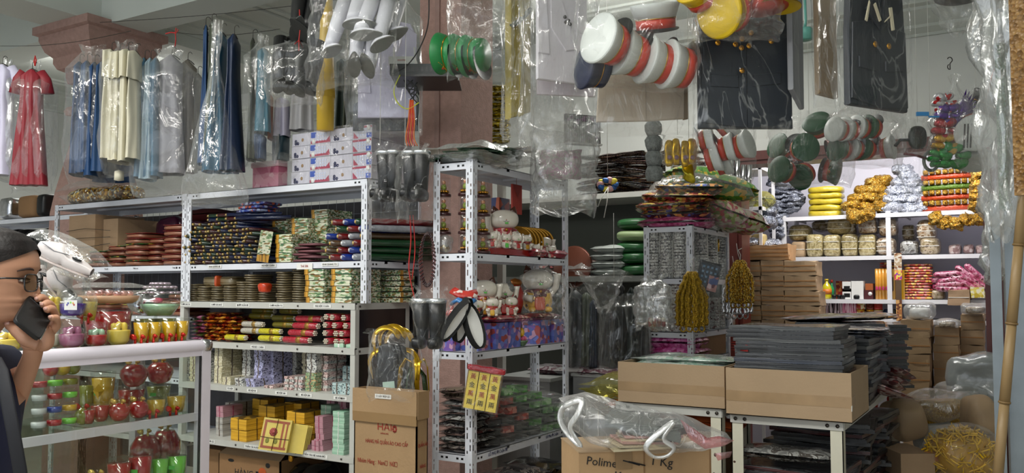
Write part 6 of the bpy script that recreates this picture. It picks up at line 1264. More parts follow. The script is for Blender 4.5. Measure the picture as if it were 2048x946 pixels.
for i in range(5):q=hy(5.75,1272,540-i*22);tag(MB().blob((q.x,5.75,zl+.045+i*.082),(.24,.3,.088),7,3,amp=.012,seed=i).build('net_bundle',GM if i!=3 else stripes('pale_green_mesh',['6a8a5a','8aa070','a8b890'],60),at=(q.x,5.75,zl+i*.082)),'green net bundle on the lower grey shelf, %s'%nth(i,5),'net bundle','green net bundles')
CP=mat('clear_white_pack','b8beba',.2,coat=.8,bump=.6,bs=20)
for i in range(4):q=hy(5.7,1228,540-i*16);tag(MB().pillow((q.x,5.7,zl+.03+i*.055),(.26,.3,.06),n=8,amp=.01,seed=i).build('plastic_roll',CP,at=(q.x,5.7,zl+i*.055)),'folded clear plastic pack on the grey shelf, %s'%nth(i,4),'plastic pack','clear packs on the grey shelf')
tag(MB().pillow((hy(5.7,1180,540).x,5.7,zl+.05),(.30,.26,.1),n=9,amp=.02,seed=9).build('plastic_roll',FILMH,at=(hy(5.7,1180,540).x,5.7,zl)),'crumpled clear bag on the grey shelf behind the rack post','plastic pack')
for i in range(4):tag(MB().pillow((hy(5.7,1148,540).x-.25+i*.13,5.72,zl+.06),(.14,.2,.11),n=8,amp=.01,seed=i).build('red_packet',pat('dark_red_pack',['5a1a1c','8a4a4a','b0a8a0','3a1012'],40,coat=.7),at=(hy(5.7,1148,540).x-.25+i*.13,5.7,zl)),'dark red packet on the grey shelf beyond the cats, %s'%['first','second','third','last'][i],'packet','dark red packets')
o=MB(Matrix.Translation((hy(5.6,1145,480).x,5.6,1.62))).lathe([(0,-.01),(.15,-.008),(.16,0),(.15,.008),(0,.01)],28,M=Matrix.Rotation(R(80),4,'X')).build('round_tray',mat('copper_brown','6a3a2a',.35,.3),at=(hy(5.6,1145,480).x,5.6,1.46));tag(o,'round copper-brown tray standing on the grey shelf behind the cats','tray')
DS=mat('dark_suit_slate','1c262c',.45,var=.15,vs=4)
for i,(px,a,b,w0,w1,d,lb)in enumerate([(1150,580,735,14,22,5.2,'slate paper suit hanging just past the corner rack'),(1172,585,730,12,14,5.2,'olive-grey paper suit in film under the grey shelf'),(1186,600,732,8,10,5.15,'blue paper suit edge under the grey shelf'),(1215,622,735,10,22,5.2,'dark grey paper suit under the grey shelf'),(1240,565,735,9,24,5.1,'black paper trousers hanging tallest under the grey shelf'),(1262,575,735,7,18,5.1,'dark green-black paper suit beside the tall black trousers'),(1284,590,740,10,16,5.1,'dark suit hanging behind the hazy bag')]):
 dress(lb,px,a,b,d,w0,w1,.12,[DS,mat('olive_grey_paper','47503f',.4),mat('suit_blue','16283c',.4),mat('charcoal_paper','26282a',.4),mat('near_black','0b0f12',.4),mat('green_black','14201d',.4),mat('near_black','0b0f12')][i],pleats=3,seed=i,name='paper_suit',cat='suit',hang=i in(0,4))
bag('shiny clear bag over the slate suits',1138,1196,570,740,5.1,.2,m=film('shiny_polythene'),seed=54,neck=.7);bag('clear bag hanging from the grey shelf edge, tapering down',1165,1250,548,620,4.95,.12,m=FILM,seed=55,neck=1,neckat=.99,flare=.25,wr=.02,seam=False)
bag('long clear bag over the dark suits by the hazy bag',1200,1300,590,745,4.95,.2,m=film('shiny_polythene'),seed=56,neck=.3)
# TABLE GOODS
KAP=mat('tray_cardboard','ab9274',.78,var=.05,vs=4,bump=.1,bs=100)
def tray(label,x0,x1,y0,y1,z0,h,hr=None):
 o=thing('cardboard_tray',label,'cardboard tray',((x0+x1)/2,(y0+y1)/2,z0));t_=.006;z1=z0+h
 MB().box(x0,x1,y0,y0+t_,z0,z1).build('front_panel',KAP,o);MB().box(x0,x1,y1-t_,y1,z0,z1).build('back_panel',KAP,o)
 MB().box(x0,x0+t_,y0+t_,y1-t_,z0,z1).build('end_panel',KAP,o);MB().box(x1-t_,x1,y0+t_,y1-t_,z0,z1).build('end_panel',KAP,o);MB().box(x0,x1,y0,y1,z0,z0+.004).build('bottom_panel',KAP,o)
 MB().box(x0,x1,y0-.0012,y0,z0+h*.30,z0+h*.52).box(x1,x1+.0012,y0,y0+.08,z0+h*.30,z0+h*.52).build('tape_strip',mat('tape_faint','a18562',.35),o);return o
yA=3.72;xa0,xa1=hy(yA,1236,760).x,hy(yA,1449,770).x;za=.924;ha=hy(yA,1449,737).z-za
tray('open cardboard tray on the cream table beside the white carry bag',xa0,xa1,yA,4.10,za,hy(yA,1340,728).z-za)
yB=3.66;xb0,xb1=hy(yB,1452,780).x,hy(yB,1703,790).x;zb_=.914
tray('cardboard tray full of dark garment packs, on the long cream table',xb0,xb1,yB,4.10,zb_,hy(yB,1580,741).z-zb_)
q=hx(xb1+.002,1704,818);tag(MB().box(xb1+.001,xb1+.003,q.y-.008,q.y+.008,q.z-.01,q.z+.012).build('sticker',PAPERW,at=(xb1,q.y,q.z)),'tiny white sticker on the end of the full cardboard tray','sticker')
for i in range(5):tag(MB(Matrix.Translation((-1.40,3.95+i*.02,1.03+i*.022))@Matrix.Rotation(jit(.2)+.1,4,'Z')).pillow((0,0,0),(.48,.28,.03),n=12,amp=.01,seed=i).build('film_packet',pat('pale_green_print',['b8c8bc','9ab8a8','ccd4cc','c0c8c4','8aa898'],16,rough=.15,coat=.9,kind='noise'),at=(-1.4,3.95,1.02+i*.022)),'pale green-white film packet in the first tray, %s'%nth(i,5),'packet','pale packets in the first tray')
GP=[stripes('garment_pack_edges%d'%i,c,220,rough=.4,coat=.25,bump=.6)for i,c in enumerate([['0c0d10','26282c','15171b','85878b'],['14161c','3a4458','15161a','9a9da4'],['1a1416','6a1c1c','303236','a09e9c'],['2c2e30','5a5c5c','202224','a8aaaa']])]
TOPF=pat('greyed_top_film',['2c2e30','45484a','1f2123','606263','17181b'],9,rough=.25,coat=.4,kind='noise',dist=2.0,bump=.4)
def gpack(w,d,h,m,tm):return[('garment',MB().blob((0,0,h/2),(w,d,h*.9),6,12,amp=.005,fr=7,seed=2),m),('film_top',MB().blob((0,0,h*.97),(w*.97,d*.97,h*.12),6,12,amp=.005,fr=7,seed=2),tm)]
KGP=[K_('garment_pack','garment pack',gpack(.44,.34,.017,m,TOPF))for m in GP]
RT=mat('red_corner','8a1a18',.25,coat=.8)
n=21
for i in range(n):
 z=zb_+.02+i*.0172;k=[0,1,0,1,2,0,0,1,0,2,3,0,1,0,3,0,0,3,0,0,3][i]
 KGP[k](((xb0+xb1)/2-.01+jit(.008)-(.03 if i>17 else 0),3.88+jit(.01),z),jit(.035),'dark film-wrapped garment pack in the tray pile, %s'%nth_ if 0 else 'dark film-wrapped garment pack in the tray pile, %s'%nth(i,n),'dark garment packs in the tray',(1.02,1.0,1))
for i in range(5):q=hy(3.72,1462,700-i*5);M=Matrix.Translation((q.x+.02,3.74,q.z))@Matrix.Rotation(jit(.1),4,'Z');tag(MB(M).add([(-.03,0,0),(.06,-.03,.004),(.06,.05,.0),(.06,-.03,-.004),(.06,.05,-.006)],[(0,1,2),(0,4,3),(0,3,1),(1,3,4,2)]).build('red_collar',RT,at=q),'red collar point sticking out of the tray pile, %s'%nth(i,5),'collar','red collar points')
for c,(x,y,n_,w_,tones)in enumerate([(-.83,4.42,19,'second pile behind the tray',[3,0,1,3]),(-.84,4.86,21,'tall third pile',[0,3,2,0]),(-.80,5.25,20,'pile at the far table end',[0,2,1,3])]):
 for i in range(n_):
  KGP[tones[i%4]if not(c==0 and 8<i<13)else 1]((x+jit(.015),y+jit(.015),.916+i*.0172),R(8)*c+jit(.06),'dark garment pack, %s, %s'%(w_,nth(i,n_)),'garment packs, '+w_,(1.0,1.12,1))
GING=pat('gingham',['1c2a4a','d8dade','5a6a8a','e4e4e6'],60,rough=.25,coat=.7,rand=0.0,obj=False)
for i in range(3):tag(MB(Matrix.Translation((-.80+i*.006,4.40,1.235+i*.014))@Matrix.Rotation(.04*i,4,'Z')).pillow((0,0,0),(.48,.38,.02),n=10,amp=.004,seed=i,edge=.3).build('garment_pack',GING,at=(-.8,4.4,1.23+i*.014)),'blue gingham shirt pack on the second pile, %s'%nth(i,3),'garment pack','gingham shirt packs')
for i in range(4):M=Matrix.Translation((-.60+jit(.02),4.6+i*.12,.95+.02*i))@Matrix.Rotation(R(70)+jit(.3),4,'Z')@Matrix.Rotation(.3,4,'Y');tag(MB(M).pillow((0,0,0),(.24,.14,.03),n=8,amp=.01,seed=i).build('garment_pack',pat('pinkish_plaid',['8a3a3c','c9b4b0','5a2a2c','a88a88'],35,coat=.7),at=M.translation),'red-white plaid pack drooping over the table side, %s'%['first','second','third','last'][i],'garment pack','drooping plaid packs')
M=Matrix.Translation((-.86,4.96,1.30))@Matrix.Rotation(R(14),4,'Z')@Matrix.Rotation(R(-3),4,'Y');tag(MB(M).pillow((0,0,0),(.56,.42,.035),n=12,amp=.008,seed=2,edge=.3).build('garment_pack',TOPF,at=M.translation),'broad grey-filmed pack on top of the tall third pile','garment pack')
M=Matrix.Translation((-1.0,5.0,1.29))@Matrix.Rotation(R(35),4,'Z');tag(MB(M).pillow((0,0,0),(.34,.2,.03),n=9,amp=.01,seed=5).build('garment_pack',pat('red_film_edge',['8a2a2c','a86a6a','5a5a5c','c0b8b8'],12,kind='noise',coat=.8),at=M.translation),'red-edged film pack sticking out of the tall third pile','garment pack')
for c,(x,y,n_,z0)in enumerate([(-.86,3.95,15,.422),(-.86,4.45,20,.422),(-.84,4.95,19,.422)]):
 for i in range(n_):KGP[[3,0,2,0][(i+c)%4]]((x+jit(.02),y+jit(.02),z0+i*(.0172 if c==0 else .020)),jit(.14),'dark garment pack under the table, %s pile, %s'%(['front','middle','rear'][c],nth(i,n_)),'garment packs under the table',(1.0,1.2,1.1))
M=Matrix.Translation((-.90,3.84,.74));tag(MB(M).pillow((0,0,0),(.40,.20,.05),n=12,amp=.01,seed=7,edge=.25).build('garment_pack',FP[3],at=M.translation),'grey film pack crowning the front pile under the table','garment pack')
for i in range(3):tag(MB().box(-1.02+i*.02,-.82+i*.02,4.02+i*.15,4.12+i*.15,.77,.86-i*.02).build('carton',mat('pale_carton','b8a078',.8),at=(-.95,4.05+i*.15,.76))if 0 else MB().pillow((-1.42+i*.1,3.95,.86-.02*i),(.2,.2,.05),n=8,amp=.01,seed=i).build('orange_packet',pat('orange_print',['c06a2a','8a3a1c','d8a070'],30,coat=.6),at=(-1.42+i*.1,3.95,.83)),'orange printed packet under the small cream table, %s'%['first','second','third'][i],'packet','orange packets under the small table')
tag(MB().box(-1.60,-1.22,3.85,4.15,.424,.80).build('carton',CARDD,at=(-1.4,4.0,.424)),'brown carton on the lower shelf of the small cream table','carton')
tag((lambda a,b:MB().box(a,a+.04,5.66,5.70,0,.80).box(b-.04,b,5.66,5.70,0,.80).box(a-.01,b+.01,5.65,5.87,.80,.83).build('red_stool',mat('red_plastic','c22a20',.35),at=(a,5.7,0)))(hy(5.66,1740,800).x,hy(5.66,1788,800).x),'bright red plastic stool behind the long table','stool')
# FOREGROUND CARTON + CARRY BAG
F=FR(1290,946,2.95,YAW-R(4));z1=P(1150,902,2.95).z;
o=thing('shipping_carton','brown carton with handwriting below the white carry bag','carton',(F.o.x,F.o.y,0));M=Matrix.Translation((F.o.x,F.o.y,0))@Matrix.Rotation(YAW-R(-9),4,'Z');W=.235
MB(M).box(-W,W,0,.28,0,z1).build('carton_body',mat('carton_light','b0906a',.8,var=.08,vs=5,bump=.2,bs=40),o);MB(M).box(-W-.002,W+.002,-.003,.283,z1,z1+.004).build('top_flap',KAP,o);MB(M).box(-W*.45,-W*.2,-.004,.283,z1+.0042,z1+.005).box(-W*.45,-W*.2,-.004,-.003,z1-.06,z1+.004).build('tape_strip',TAPE,o)
MB(M).box(-W*.02,-W*.0,-.002,.0,0,z1).build('corrugation_fold',CARDD,o)
for b_,x_,z_,s_ in(('Polime',-.155,z1-.035,.04),('1 Kg',.06,z1-.04,.045),('cKt',-.10,z1-.085,.045)):text(b_,s_,(0,0,0),FRONT,INK,o,name='handwriting').matrix_local=Matrix.Translation((-F.o.x,-F.o.y,0))@M@Matrix.Translation((x_,-.002,z_))@Matrix.Rotation(R(90),4,'X')@Matrix.Rotation(R(-8),4,'Z')
MB(M).tube([(-.08,-.003,z1-.03),(-.02,-.003,z1-.048),(-.06,-.003,z1-.034),(.0,-.003,z1-.05)],.003,4).build('scribble',INK,o)
PF=[mat('pale_card','cbbfa0',.6),mat('pinkish_card','c0908a',.5),mat('dark_card','3c403e',.5),mat('grey_card','6a6f6a',.5)]
for i in range(8):
 q=P(1262,897-i*6,2.92);M2=Matrix.Translation(q+Vector((0,.05,0)))@Matrix.Rotation(YAW+R(8)+jit(.15),4,'Z')@Matrix.Rotation(jit(.05),4,'Y')
 tag(MB(M2).blob((.0+.012*i,0,.004),(.20,.15,.008),5,11,amp=.003).build('paper_packet',PF[[0,0,1,0,1,3,2,2][i]],at=q),'paper sheet packet in the white carry bag, %s'%nth(i,8),'packet','sheet packets in the carry bag')
GRS=stripes('dark_sheet_edges',['1f2420','5a605a','2e3430','8a908a'],260,rough=.4)
for i in range(4):q=P(1290,842+i*5,2.98);M2=Matrix.Translation(q)@Matrix.Rotation(YAW-R(14),4,'Z')@Matrix.Rotation(R(11),4,'Y');tag(MB(M2).blob((0,0,0),(.26,.2,.009),6,11,amp=.006).build('garment_pack',GRS,at=q),'thin dark pack on top inside the white carry bag, %s'%nth(3-i,4),'garment pack','thin dark packs in the carry bag')
CB=film('carry_bag_white',haze=.25,edge=.6,rough=.3,crease=.8,scale=7,body='e8eaea');PKC=mat('pink_print_plastic','c9707a',.3,coat=.5)
F=FR(1300,850,2.86)
def cbag(u,v):
 a=2*math.pi*v;x=F.x(1122)+(F.x(1462)-F.x(1122))*u
 top=[800,796,812,826,838,858,868][min(6,int(u*6.99))];bot=[838,880,897,905,906,912,880][min(6,int(u*6.99))]
 def lerp(arr):
  k=u*6;i=min(5,int(k));return arr[i]+(arr[i+1]-arr[i])*(k-i)
 t_,b_=F.z(lerp([800,794,808,820,832,848,872])),F.z(lerp([850,890,899,907,910,912,890]))
 zc,zr=(t_+b_)/2,(t_-b_)/2;nz=noise.noise(Vector((x*9,a,1.3)))*.014+noise.noise(Vector((x*22,a*2.5,5)))*.006
 th=.13*(math.sin(math.pi*min(1,max(.06,u*.94+.03)))**.4)
 return Vector((x+.004*math.sin(a*3),.07+math.cos(a)*th+nz,zc+math.sin(a)*zr+nz*.8))
k=F.mb();k.grid(lambda v,u:cbag(u,v),40,56,wrap=True);o=k.build('carry_bag',CB,at=F.o);tag(o,'white translucent carry bag with pink print lying on the handwritten carton','bag')
def cring(label,pts,r):
 w_=[F.p(a,b,c)for a,b,c in pts];out=[]
 n_=len(w_)
 for i in range(n_):
  p0,p1,p2,p3=w_[i-1],w_[i],w_[(i+1)%n_],w_[(i+2)%n_]
  for q_ in range(5):
   t=q_/5;out.append(.5*((2*p1)+(p2-p0)*t+(2*p0-5*p1+4*p2-p3)*t*t+(3*p1-p0-3*p2+p3)*t**3))
 k=F.mb();k.tube(out+[out[0]],r,8,flat=.5);return k.build('handle',film('carry_bag_dense',haze=1.0,edge=.6,rough=.35,crease=.9,body='e2e4e4'),o)
cring('',[(1128,812,-.02),(1160,797,-.06),(1152,822,-.075),(1138,850,-.06),(1158,884,-.06),(1136,866,-.04),(1120,838,-.02)],.012)
cring('',[(1340,838,-.075),(1308,858,-.085),(1284,885,-.08),(1300,905,-.07),(1325,903,-.075),(1338,886,-.085),(1318,868,-.085)],.011)
for k_,pts in enumerate([[(1352,832),(1378,850),(1400,870),(1430,866),(1458,874),(1440,886),(1400,890),(1372,872)],[(1420,900),(1456,896),(1452,908),(1428,915)]]):
 k=F.mb();Q=[F.p(a,b,0)for a,b in pts];n_=14;m_=MB(F.M)
 cx=sum(p.x for p in Q)/len(Q);cz=sum(p.z for p in Q)/len(Q);vs=[Vector((cx,-.078+.01*k_,cz))]+[Vector((p.x,-.062+.01*k_+.01*math.sin(p.x*60),p.z))for p in Q];L2=len(Q)
 m_.add(vs,[(0,(i+1)%L2+1,i+1)for i in range(L2)],True).build('pink_print',film('pink_print_film','e8a0a8',haze=.5,edge=.3,body='cf6a74'),o)
# STOREROOM GOODS
SN=[pat('steel_tinsel',['2a2e3a','6a7080','9aa0b0','3a3e4a','c9ced8','50566a'],45,rough=.2,metal=.6,kind='noise',dist=2,bump=1.0),pat('silver_tinsel_bright',['7a8090','b0b6c4','dfe3ea','8a90a0','50566a','eef0f4'],55,rough=.18,metal=.6,kind='noise',dist=2,bump=1.0),pat('gold_tinsel_dark',['3a2404','8a5a10','d09a20','2a1a04','f0d070','6a440c'],55,rough=.2,metal=.6,kind='noise',dist=2,bump=1.0)]
YEL=mat('yellow_soft_pack','b8a428',.35,coat=.5,bump=.5,bs=25,obj=.05)
def heap(label_fn,spots,m,name,cat,group,size=(.16,.14,.06),amp=.02,fr=16):
 for i,(px,py,y)in enumerate(spots):q=hy(y,px,py);tag(MB(Matrix.Translation(q)@Matrix.Rotation(jit(.5),4,'Z')@Matrix.Rotation(jit(.15),4,'Y')).blob((0,0,0),size,9,2.6,amp=amp*1.3,fr=fr*1.8,seed=i+px%7).build(name,m,at=q),label_fn(i),cat,group)
n6=['lowest','second up','third up','fourth up','fifth up','sixth up','seventh up','eighth up','ninth up','tenth up','eleventh up','twelfth up']
heap(lambda i:'steel grey tinsel hank in the stack inside the door frame, '+n6[i],[(1572+(i%3-1)*4,422-i*9,7.72)for i in range(9)],SN[0],'tinsel_hank','tinsel','steel grey tinsel stack',(.30,.22,.05))
heap(lambda i:'steel grey tinsel hank drooping past the shelf end, '+n6[i],[(1556,470-i*12,7.65)for i in range(5)],SN[0],'tinsel_hank','tinsel','drooping steel tinsel',(.14,.2,.07))
for i in range(5):q=hy(7.7,1650,415-i*11.5);tag(MB().blob((q.x,7.76,2.11+i*.052),(.28,.24,.056),6,5,amp=.010,fr=12,seed=i).build('yellow_pack',YEL,at=(q.x,7.76,2.087+i*.052)),'yellow soft pack on the top storeroom shelf, %s'%nth(i,5),'pack','yellow packs')
heap(lambda i:'gold tinsel hank in the slumped heap, '+['at its foot by the yellow packs','hanging over the shelf edge','low middle','low by the silver heap','second layer by the yellow packs','second layer middle','second layer by the silver heap','third layer, near side','third layer, far side','on top','topmost by the silver heap'][i],[(1705,412,7.65),(1715,432,7.57),(1732,415,7.7),(1762,414,7.7),(1716,398,7.7),(1738,396,7.7),(1762,396,7.75),(1730,382,7.75),(1755,380,7.75),(1750,366,7.8),(1764,362,7.8)],SN[2],'tinsel_hank','tinsel','gold tinsel heap',(.17,.16,.09))
heap(lambda i:'silver tinsel hank in the peaked heap, '+['foot, first','foot, second','foot, third','foot, fourth','second layer, first','second layer, second','second layer, third','third layer, first','third layer, second','third layer, third','fourth layer, near','fourth layer, far','fifth layer','peak'][i],[(1782,416,7.68),(1802,418,7.68),(1824,418,7.68),(1842,416,7.7),(1786,400,7.7),(1808,400,7.7),(1832,400,7.7),(1790,384,7.74),(1812,382,7.74),(1836,384,7.74),(1804,366,7.76),(1826,366,7.76),(1814,352,7.78),(1806,340,7.8)],SN[1],'tinsel_hank','tinsel','silver tinsel heap',(.16,.15,.09))
ORR=mat('orange_red_tinsel','b8401a',.35,coat=.4,bump=.8,bs=80);GRR=mat('moss_tinsel','5a7a28',.4,bump=.8,bs=80)
zc=2.09
for i in range(8):
 q=hy(7.66,1904,416-i*8.6);m=[ORR,SN[2],ORR,SN[2],GRR,SN[2],ORR,SN[2]][i];k=MB()
 if m is SN[2]:
  o=thing('gold_ingot_garland','row of gold foil blocks in the striped stack, %s'%nth(i,8),'garland',(q.x,7.7,zc+i*.042),'striped tinsel stack')
  for j in range(9):MB().blob((q.x-.19+j*.047,7.66,zc+.021+i*.042),(.042,.10,.04),3,6,amp=.004,seed=j).build('gold_block',m,o)
 else:tag(MB().tube([(q.x-.22,7.66,zc+.02+i*.042),(q.x,7.65,zc+.024+i*.042),(q.x+.22,7.66,zc+.022+i*.042)],.024,9).build('tinsel_rope',m,at=(q.x,7.66,zc+i*.042)),'%s tinsel rope in the striped stack, %s'%('moss green' if m is GRR else 'orange-red',nth(i,8)),'garland','striped tinsel stack')
heap(lambda i:'gold tinsel hank beside the red door frame, '+n6[i],[(1958,412-i*20,7.2+.02*i)for i in range(7)],SN[2],'tinsel_hank','tinsel','gold tinsel by the frame',(.12,.14,.09))
heap(lambda i:'gold tinsel loop hanging below the top storeroom shelf, '+['first','second','third','fourth','by the door frame'][i],[(1872,437,7.56),(1892,446,7.56),(1915,448,7.56),(1934,440,7.56),(1960,438,7.56)],SN[2],'tinsel_hank','tinsel','hanging gold loops',(.11,.10,.10))
heap(lambda i:'gold tinsel end dangling over the top storeroom shelf, '+['first','second','third'][i],[(1705,428,7.56),(1722,436,7.55),(1738,428,7.56)],SN[2],'tinsel_hank','tinsel','dangling tinsel ends',(.09,.08,.10))
for i in range(8):heap(lambda j:'grey tinsel hank on the white-framed shelf just inside the door, '+['low near','low far','second near','second far','third near','third far','lowest tray near','lowest tray far'][i],[[(1502,445,7.1),(1530,445,7.15),(1500,425,7.15),(1528,425,7.2),(1505,408,7.2),(1530,408,7.25),(1510,488,7.1),(1540,492,7.15)][i]],SN[0]if i<6 else SN[1],'tinsel_hank','tinsel','grey tinsel on the white-framed shelf',(.2,.2,.10))
tag(MB().pillow((hy(7.1,1508,378).x,7.15,2.20),(.30,.26,.14),n=12,amp=.02,seed=2).build('plastic_packet',film('yellow_polythene'),at=(hy(7.1,1508,378).x,7.15,2.14)),'yellowish clear packet on the white-framed shelf','packet')
for i in range(2):q=hy(7.05,1492+i*26,478);tag(MB().blob((q.x,7.08,1.86),(.10,.12,.10),5,8,amp=.006,seed=i).build('kraft_packet',KRAFT if i==0 else mat('pale_gold_pack','c9b47a',.4),at=(q.x,7.08,1.80)),['kraft paper packet','pale gold packet'][i]+' on the lowest white-framed shelf','packet')
BALE=[pat('straw_bale%d'%i,c,30,rough=.3,coat=.7,kind='noise',bump=.5)for i,c in enumerate([['8a7c50','a8986a','c0b48a','988a5c'],['7a6a4a','a09070','b8a890','6a5438'],['8a6a4a','b09a80','c8bcaa','74583c']])]
def bale(label,px0,px1,py0,py1,y,m,group='wrapped bales',dep=.26,snap=None,strings=2,k=4,amp=.008):
 a,b=hy(y,px0,py1),hy(y,px1,py1);z0=snap if snap is not None else a.z;z1=hy(y,(px0+px1)/2,py0).z;o=thing('wrapped_bale',label,'bale',((a.x+b.x)/2,y+dep/2,z0),group)
 MB().blob(((a.x+b.x)/2,y+dep/2,(z0+z1)/2),(b.x-a.x,dep,z1-z0),7,k,amp=amp,fr=12,seed=px0).build('bale',m,o);s_=MB()
 for i in range(strings):zz=z0+(z1-z0)*(i+1)/(strings+1);s_.box(a.x+.004,b.x-.004,y-.003,y+.001,zz-.0025,zz+.0025)
 s_.stuff('string',STRING,o);return o
zs2=1.737
for i,a in enumerate([(1572,1618,448,482,0,'rounded straw-coloured bale in film above the kraft block, at the shelf end'),(1650,1706,432,470,0,'large rounded film bale near the shelf top, second shelf')]):
 bale(a[5],a[0],a[1],a[2],a[3],7.70,BALE[0],k=3)
for i,(p0,p1)in enumerate([(1611,1645),(1646,1680),(1682,1715),(1716,1751)]):bale('straw-coloured film bale in the lower row, %s'%['beside the kraft block','second','third','next to the ridged bale'][i],p0,p1,468,512,7.64,BALE[0],snap=zs2,k=6)
bale('kraft paper block at the shelf end under the rounded bale',1580,1610,483,512,7.66,KRAFT,snap=zs2,strings=1,k=8);bale('ridged brownish bale in film by the middle post',1752,1788,474,511,7.62,BALE[2],snap=zs2,strings=3)
bale('brown striped bale under the gold tinsel ends',1716,1752,432,467,7.66,BALE[2],strings=2,k=8);bale('film bale with orange contents by the middle post',1755,1792,436,472,7.66,BALE[2],strings=1);bale('dim film bale behind the upper row',1622,1656,440,462,7.9,BALE[1]);bale('brown bale beside the large rounded film bale',1686,1712,440,468,7.74,BALE[1],k=8)
bale('tall pinkish-brown film bale past the middle post',1833,1872,438,486,7.66,BALE[2],strings=3);bale('clear silvery film bag of tan packets past the middle post',1798,1836,480,512,7.63,FP[3],snap=zs2,strings=0);bale('tan ridged film bale at the end of the bale row',1838,1880,474,510,7.64,BALE[1],snap=zs2,strings=1);bale('dim grey-green bale behind the middle post',1802,1830,448,482,7.85,BALE[1])
for i,(p0,p1,lb)in enumerate([(1896,1922,'first'),(1926,1948,'second'),(1950,1968,'by the door frame')]):bale('small clear bag of pinkish beads on the second storeroom shelf, '+lb,p0,p1,488,511,7.64,pat('pinkish_beads',['a88a88','c0a8a4','8a6a68','d0c4c0'],50,coat=.8),snap=zs2,strings=0,group='bead bags')
z3=1.374;y3=7.64
def px_box(label,name,cat,p0,p1,t,m,y=y3,dep=.12,group=None,z0=z3,k=14,amp=0):
 a,b=hy(y,p0,590),hy(y,p1,590);z1=hy(y,(p0+p1)/2,t).z;o=MB().blob(((a.x+b.x)/2,y+dep/2,(z0+z1)/2),(b.x-a.x,dep,z1-z0),4,k,amp=amp).build(name,m,at=((a.x+b.x)/2,y,z0));return tag(o,label,cat,group)
q=hy(y3,1652,590);o=thing('oil_bottle','clear bottle of yellow cooking oil on the storeroom shelf','bottle',(q.x,q.y,z3));OIL=mat('yellow_oil','d8c81e',.1,coat=1)
MB(Matrix.Translation((q.x,q.y+.04,z3))).lathe([(.035,0),(.04,.02),(.036,.06),(.04,.09),(.03,.12),(.013,.14),(.013,.155)],16).build('bottle_body',OIL,o);MB(Matrix.Translation((q.x,q.y+.04,z3))).lathe([(.016,.155),(.016,.172),(0,.172)],12).build('cap',CAPY,o);MB(Matrix.Translation((q.x,q.y+.04,z3))).lathe([(.0408,.04),(.0408,.085)],16).build('bottle_label',mat('orange_label','d87a2a',.4),o)
for i,(px,c,lb)in enumerate([(1664,'2f9a5a','green'),(1640,'b8b02a','yellow-green')]):q=hy(7.72,px,590);o=thing('sauce_bottle','small %s sauce bottle beside the oil bottle'%lb,'bottle',(q.x,q.y,z3));MB(Matrix.Translation((q.x,q.y,z3))).lathe([(.02,0),(.02,.09),(.008,.12),(.008,.14)],12).build('bottle_body',mat('sauce'+c,c,.2,coat=.6),o);MB(Matrix.Translation((q.x,q.y,z3))).lathe([(.011,.14),(.011,.165),(0,.165)],10).build('cap',CAPR,o)
px_box('red and gold sweet box behind the black cups','sweet_box','box',1672,1700,562,pat('red_gold_box',['a8281c','c9602a','d8a050','8a1a14'],40),y=7.80)
for i in range(4):q=hy(y3,1668+i*9,592);tag(MB(Matrix.Translation((q.x,q.y+.03*(i%2),z3))).lathe([(.012,0),(.018,.01),(.022,.035),(.018,.037),(0,.02)],12).build('tea_cup',BLACKP,at=(q.x,q.y,z3)),'black tea cup on the storeroom shelf, %s'%['by the oil bottle','second','third','by the white cube'][i],'cup','black tea cups')
for j in range(2):px_box('small white cube with black window, %s'%['lower','upper'][j],'display_cube','cube',1685,1702,577-j*14,PAPERW,z0=z3+j*.062,dep=.06,group='white cubes with windows')
for j in range(2):a,b=hy(y3,1688,585),hy(y3,1700,585);MB().box(a.x,b.x,y3-.001,y3,z3+.015+j*.062,z3+.048+j*.062).build('window',DARK).parent=None
for o_ in[x for x in bpy.data.objects if x.name.startswith('window')and x.parent is None]:
 par=bpy.data.objects['display_cube']if o_.name=='window' else bpy.data.objects['display_cube.001'];o_.parent=par;o_.location=-Vector(par.location)
px_box('tall white box on the third storeroom shelf','white_box','box',1703,1727,562,PAPERW);tag(MB().blob((hy(7.6,1712,595).x,7.62,z3+.02),(.05,.03,.04),4,3,amp=.008).build('black_figurine',BLACKP,at=(hy(7.6,1712,595).x,7.62,z3)),'tiny black figurine before the tall white box','figurine')
px_box('maroon box with round white emblem on the third storeroom shelf','maroon_box','box',1728,1746,580,mat('maroon_box','4a1a1c',.4));px_box('orange-brown box on the maroon box','orange_box','box',1731,1746,567,mat('orange_box','a85a28',.4),z0=hy(y3,1736,580).z)
tag(MB().cyl((hy(7.63,1740,588).x,7.638,z3+.045),(hy(7.63,1740,588).x,7.6395,z3+.045),.016).build('round_emblem',PAPERW,at=(hy(7.63,1740,588).x,7.63,z3+.045)),'round white emblem on the maroon box','emblem')
CAN=mat('candle_orange','e0a23c',.3,coat=.5)
for i,px in enumerate([1753,1759,1766,1773]):q=hy(7.62,px,590);o=thing('altar_candle','tall orange-yellow candle with pink flower print, %s'%['first by the maroon box','second','third','by the gold box'][i],'candle',(q.x,7.66,z3),'tall candles');h=hy(7.64,px,538).z-z3;MB(Matrix.Translation((q.x,7.66,z3))).lathe([(.014,0),(.014,h),(.0,h+.006)],12).build('candle_body',CAN,o);MB(Matrix.Translation((q.x,7.645,z3+h*.36))).blob((0,0,0),(.02,.004,.035),4,2).build('flower_print',mat('pink_print','c03a6a',.4),o)
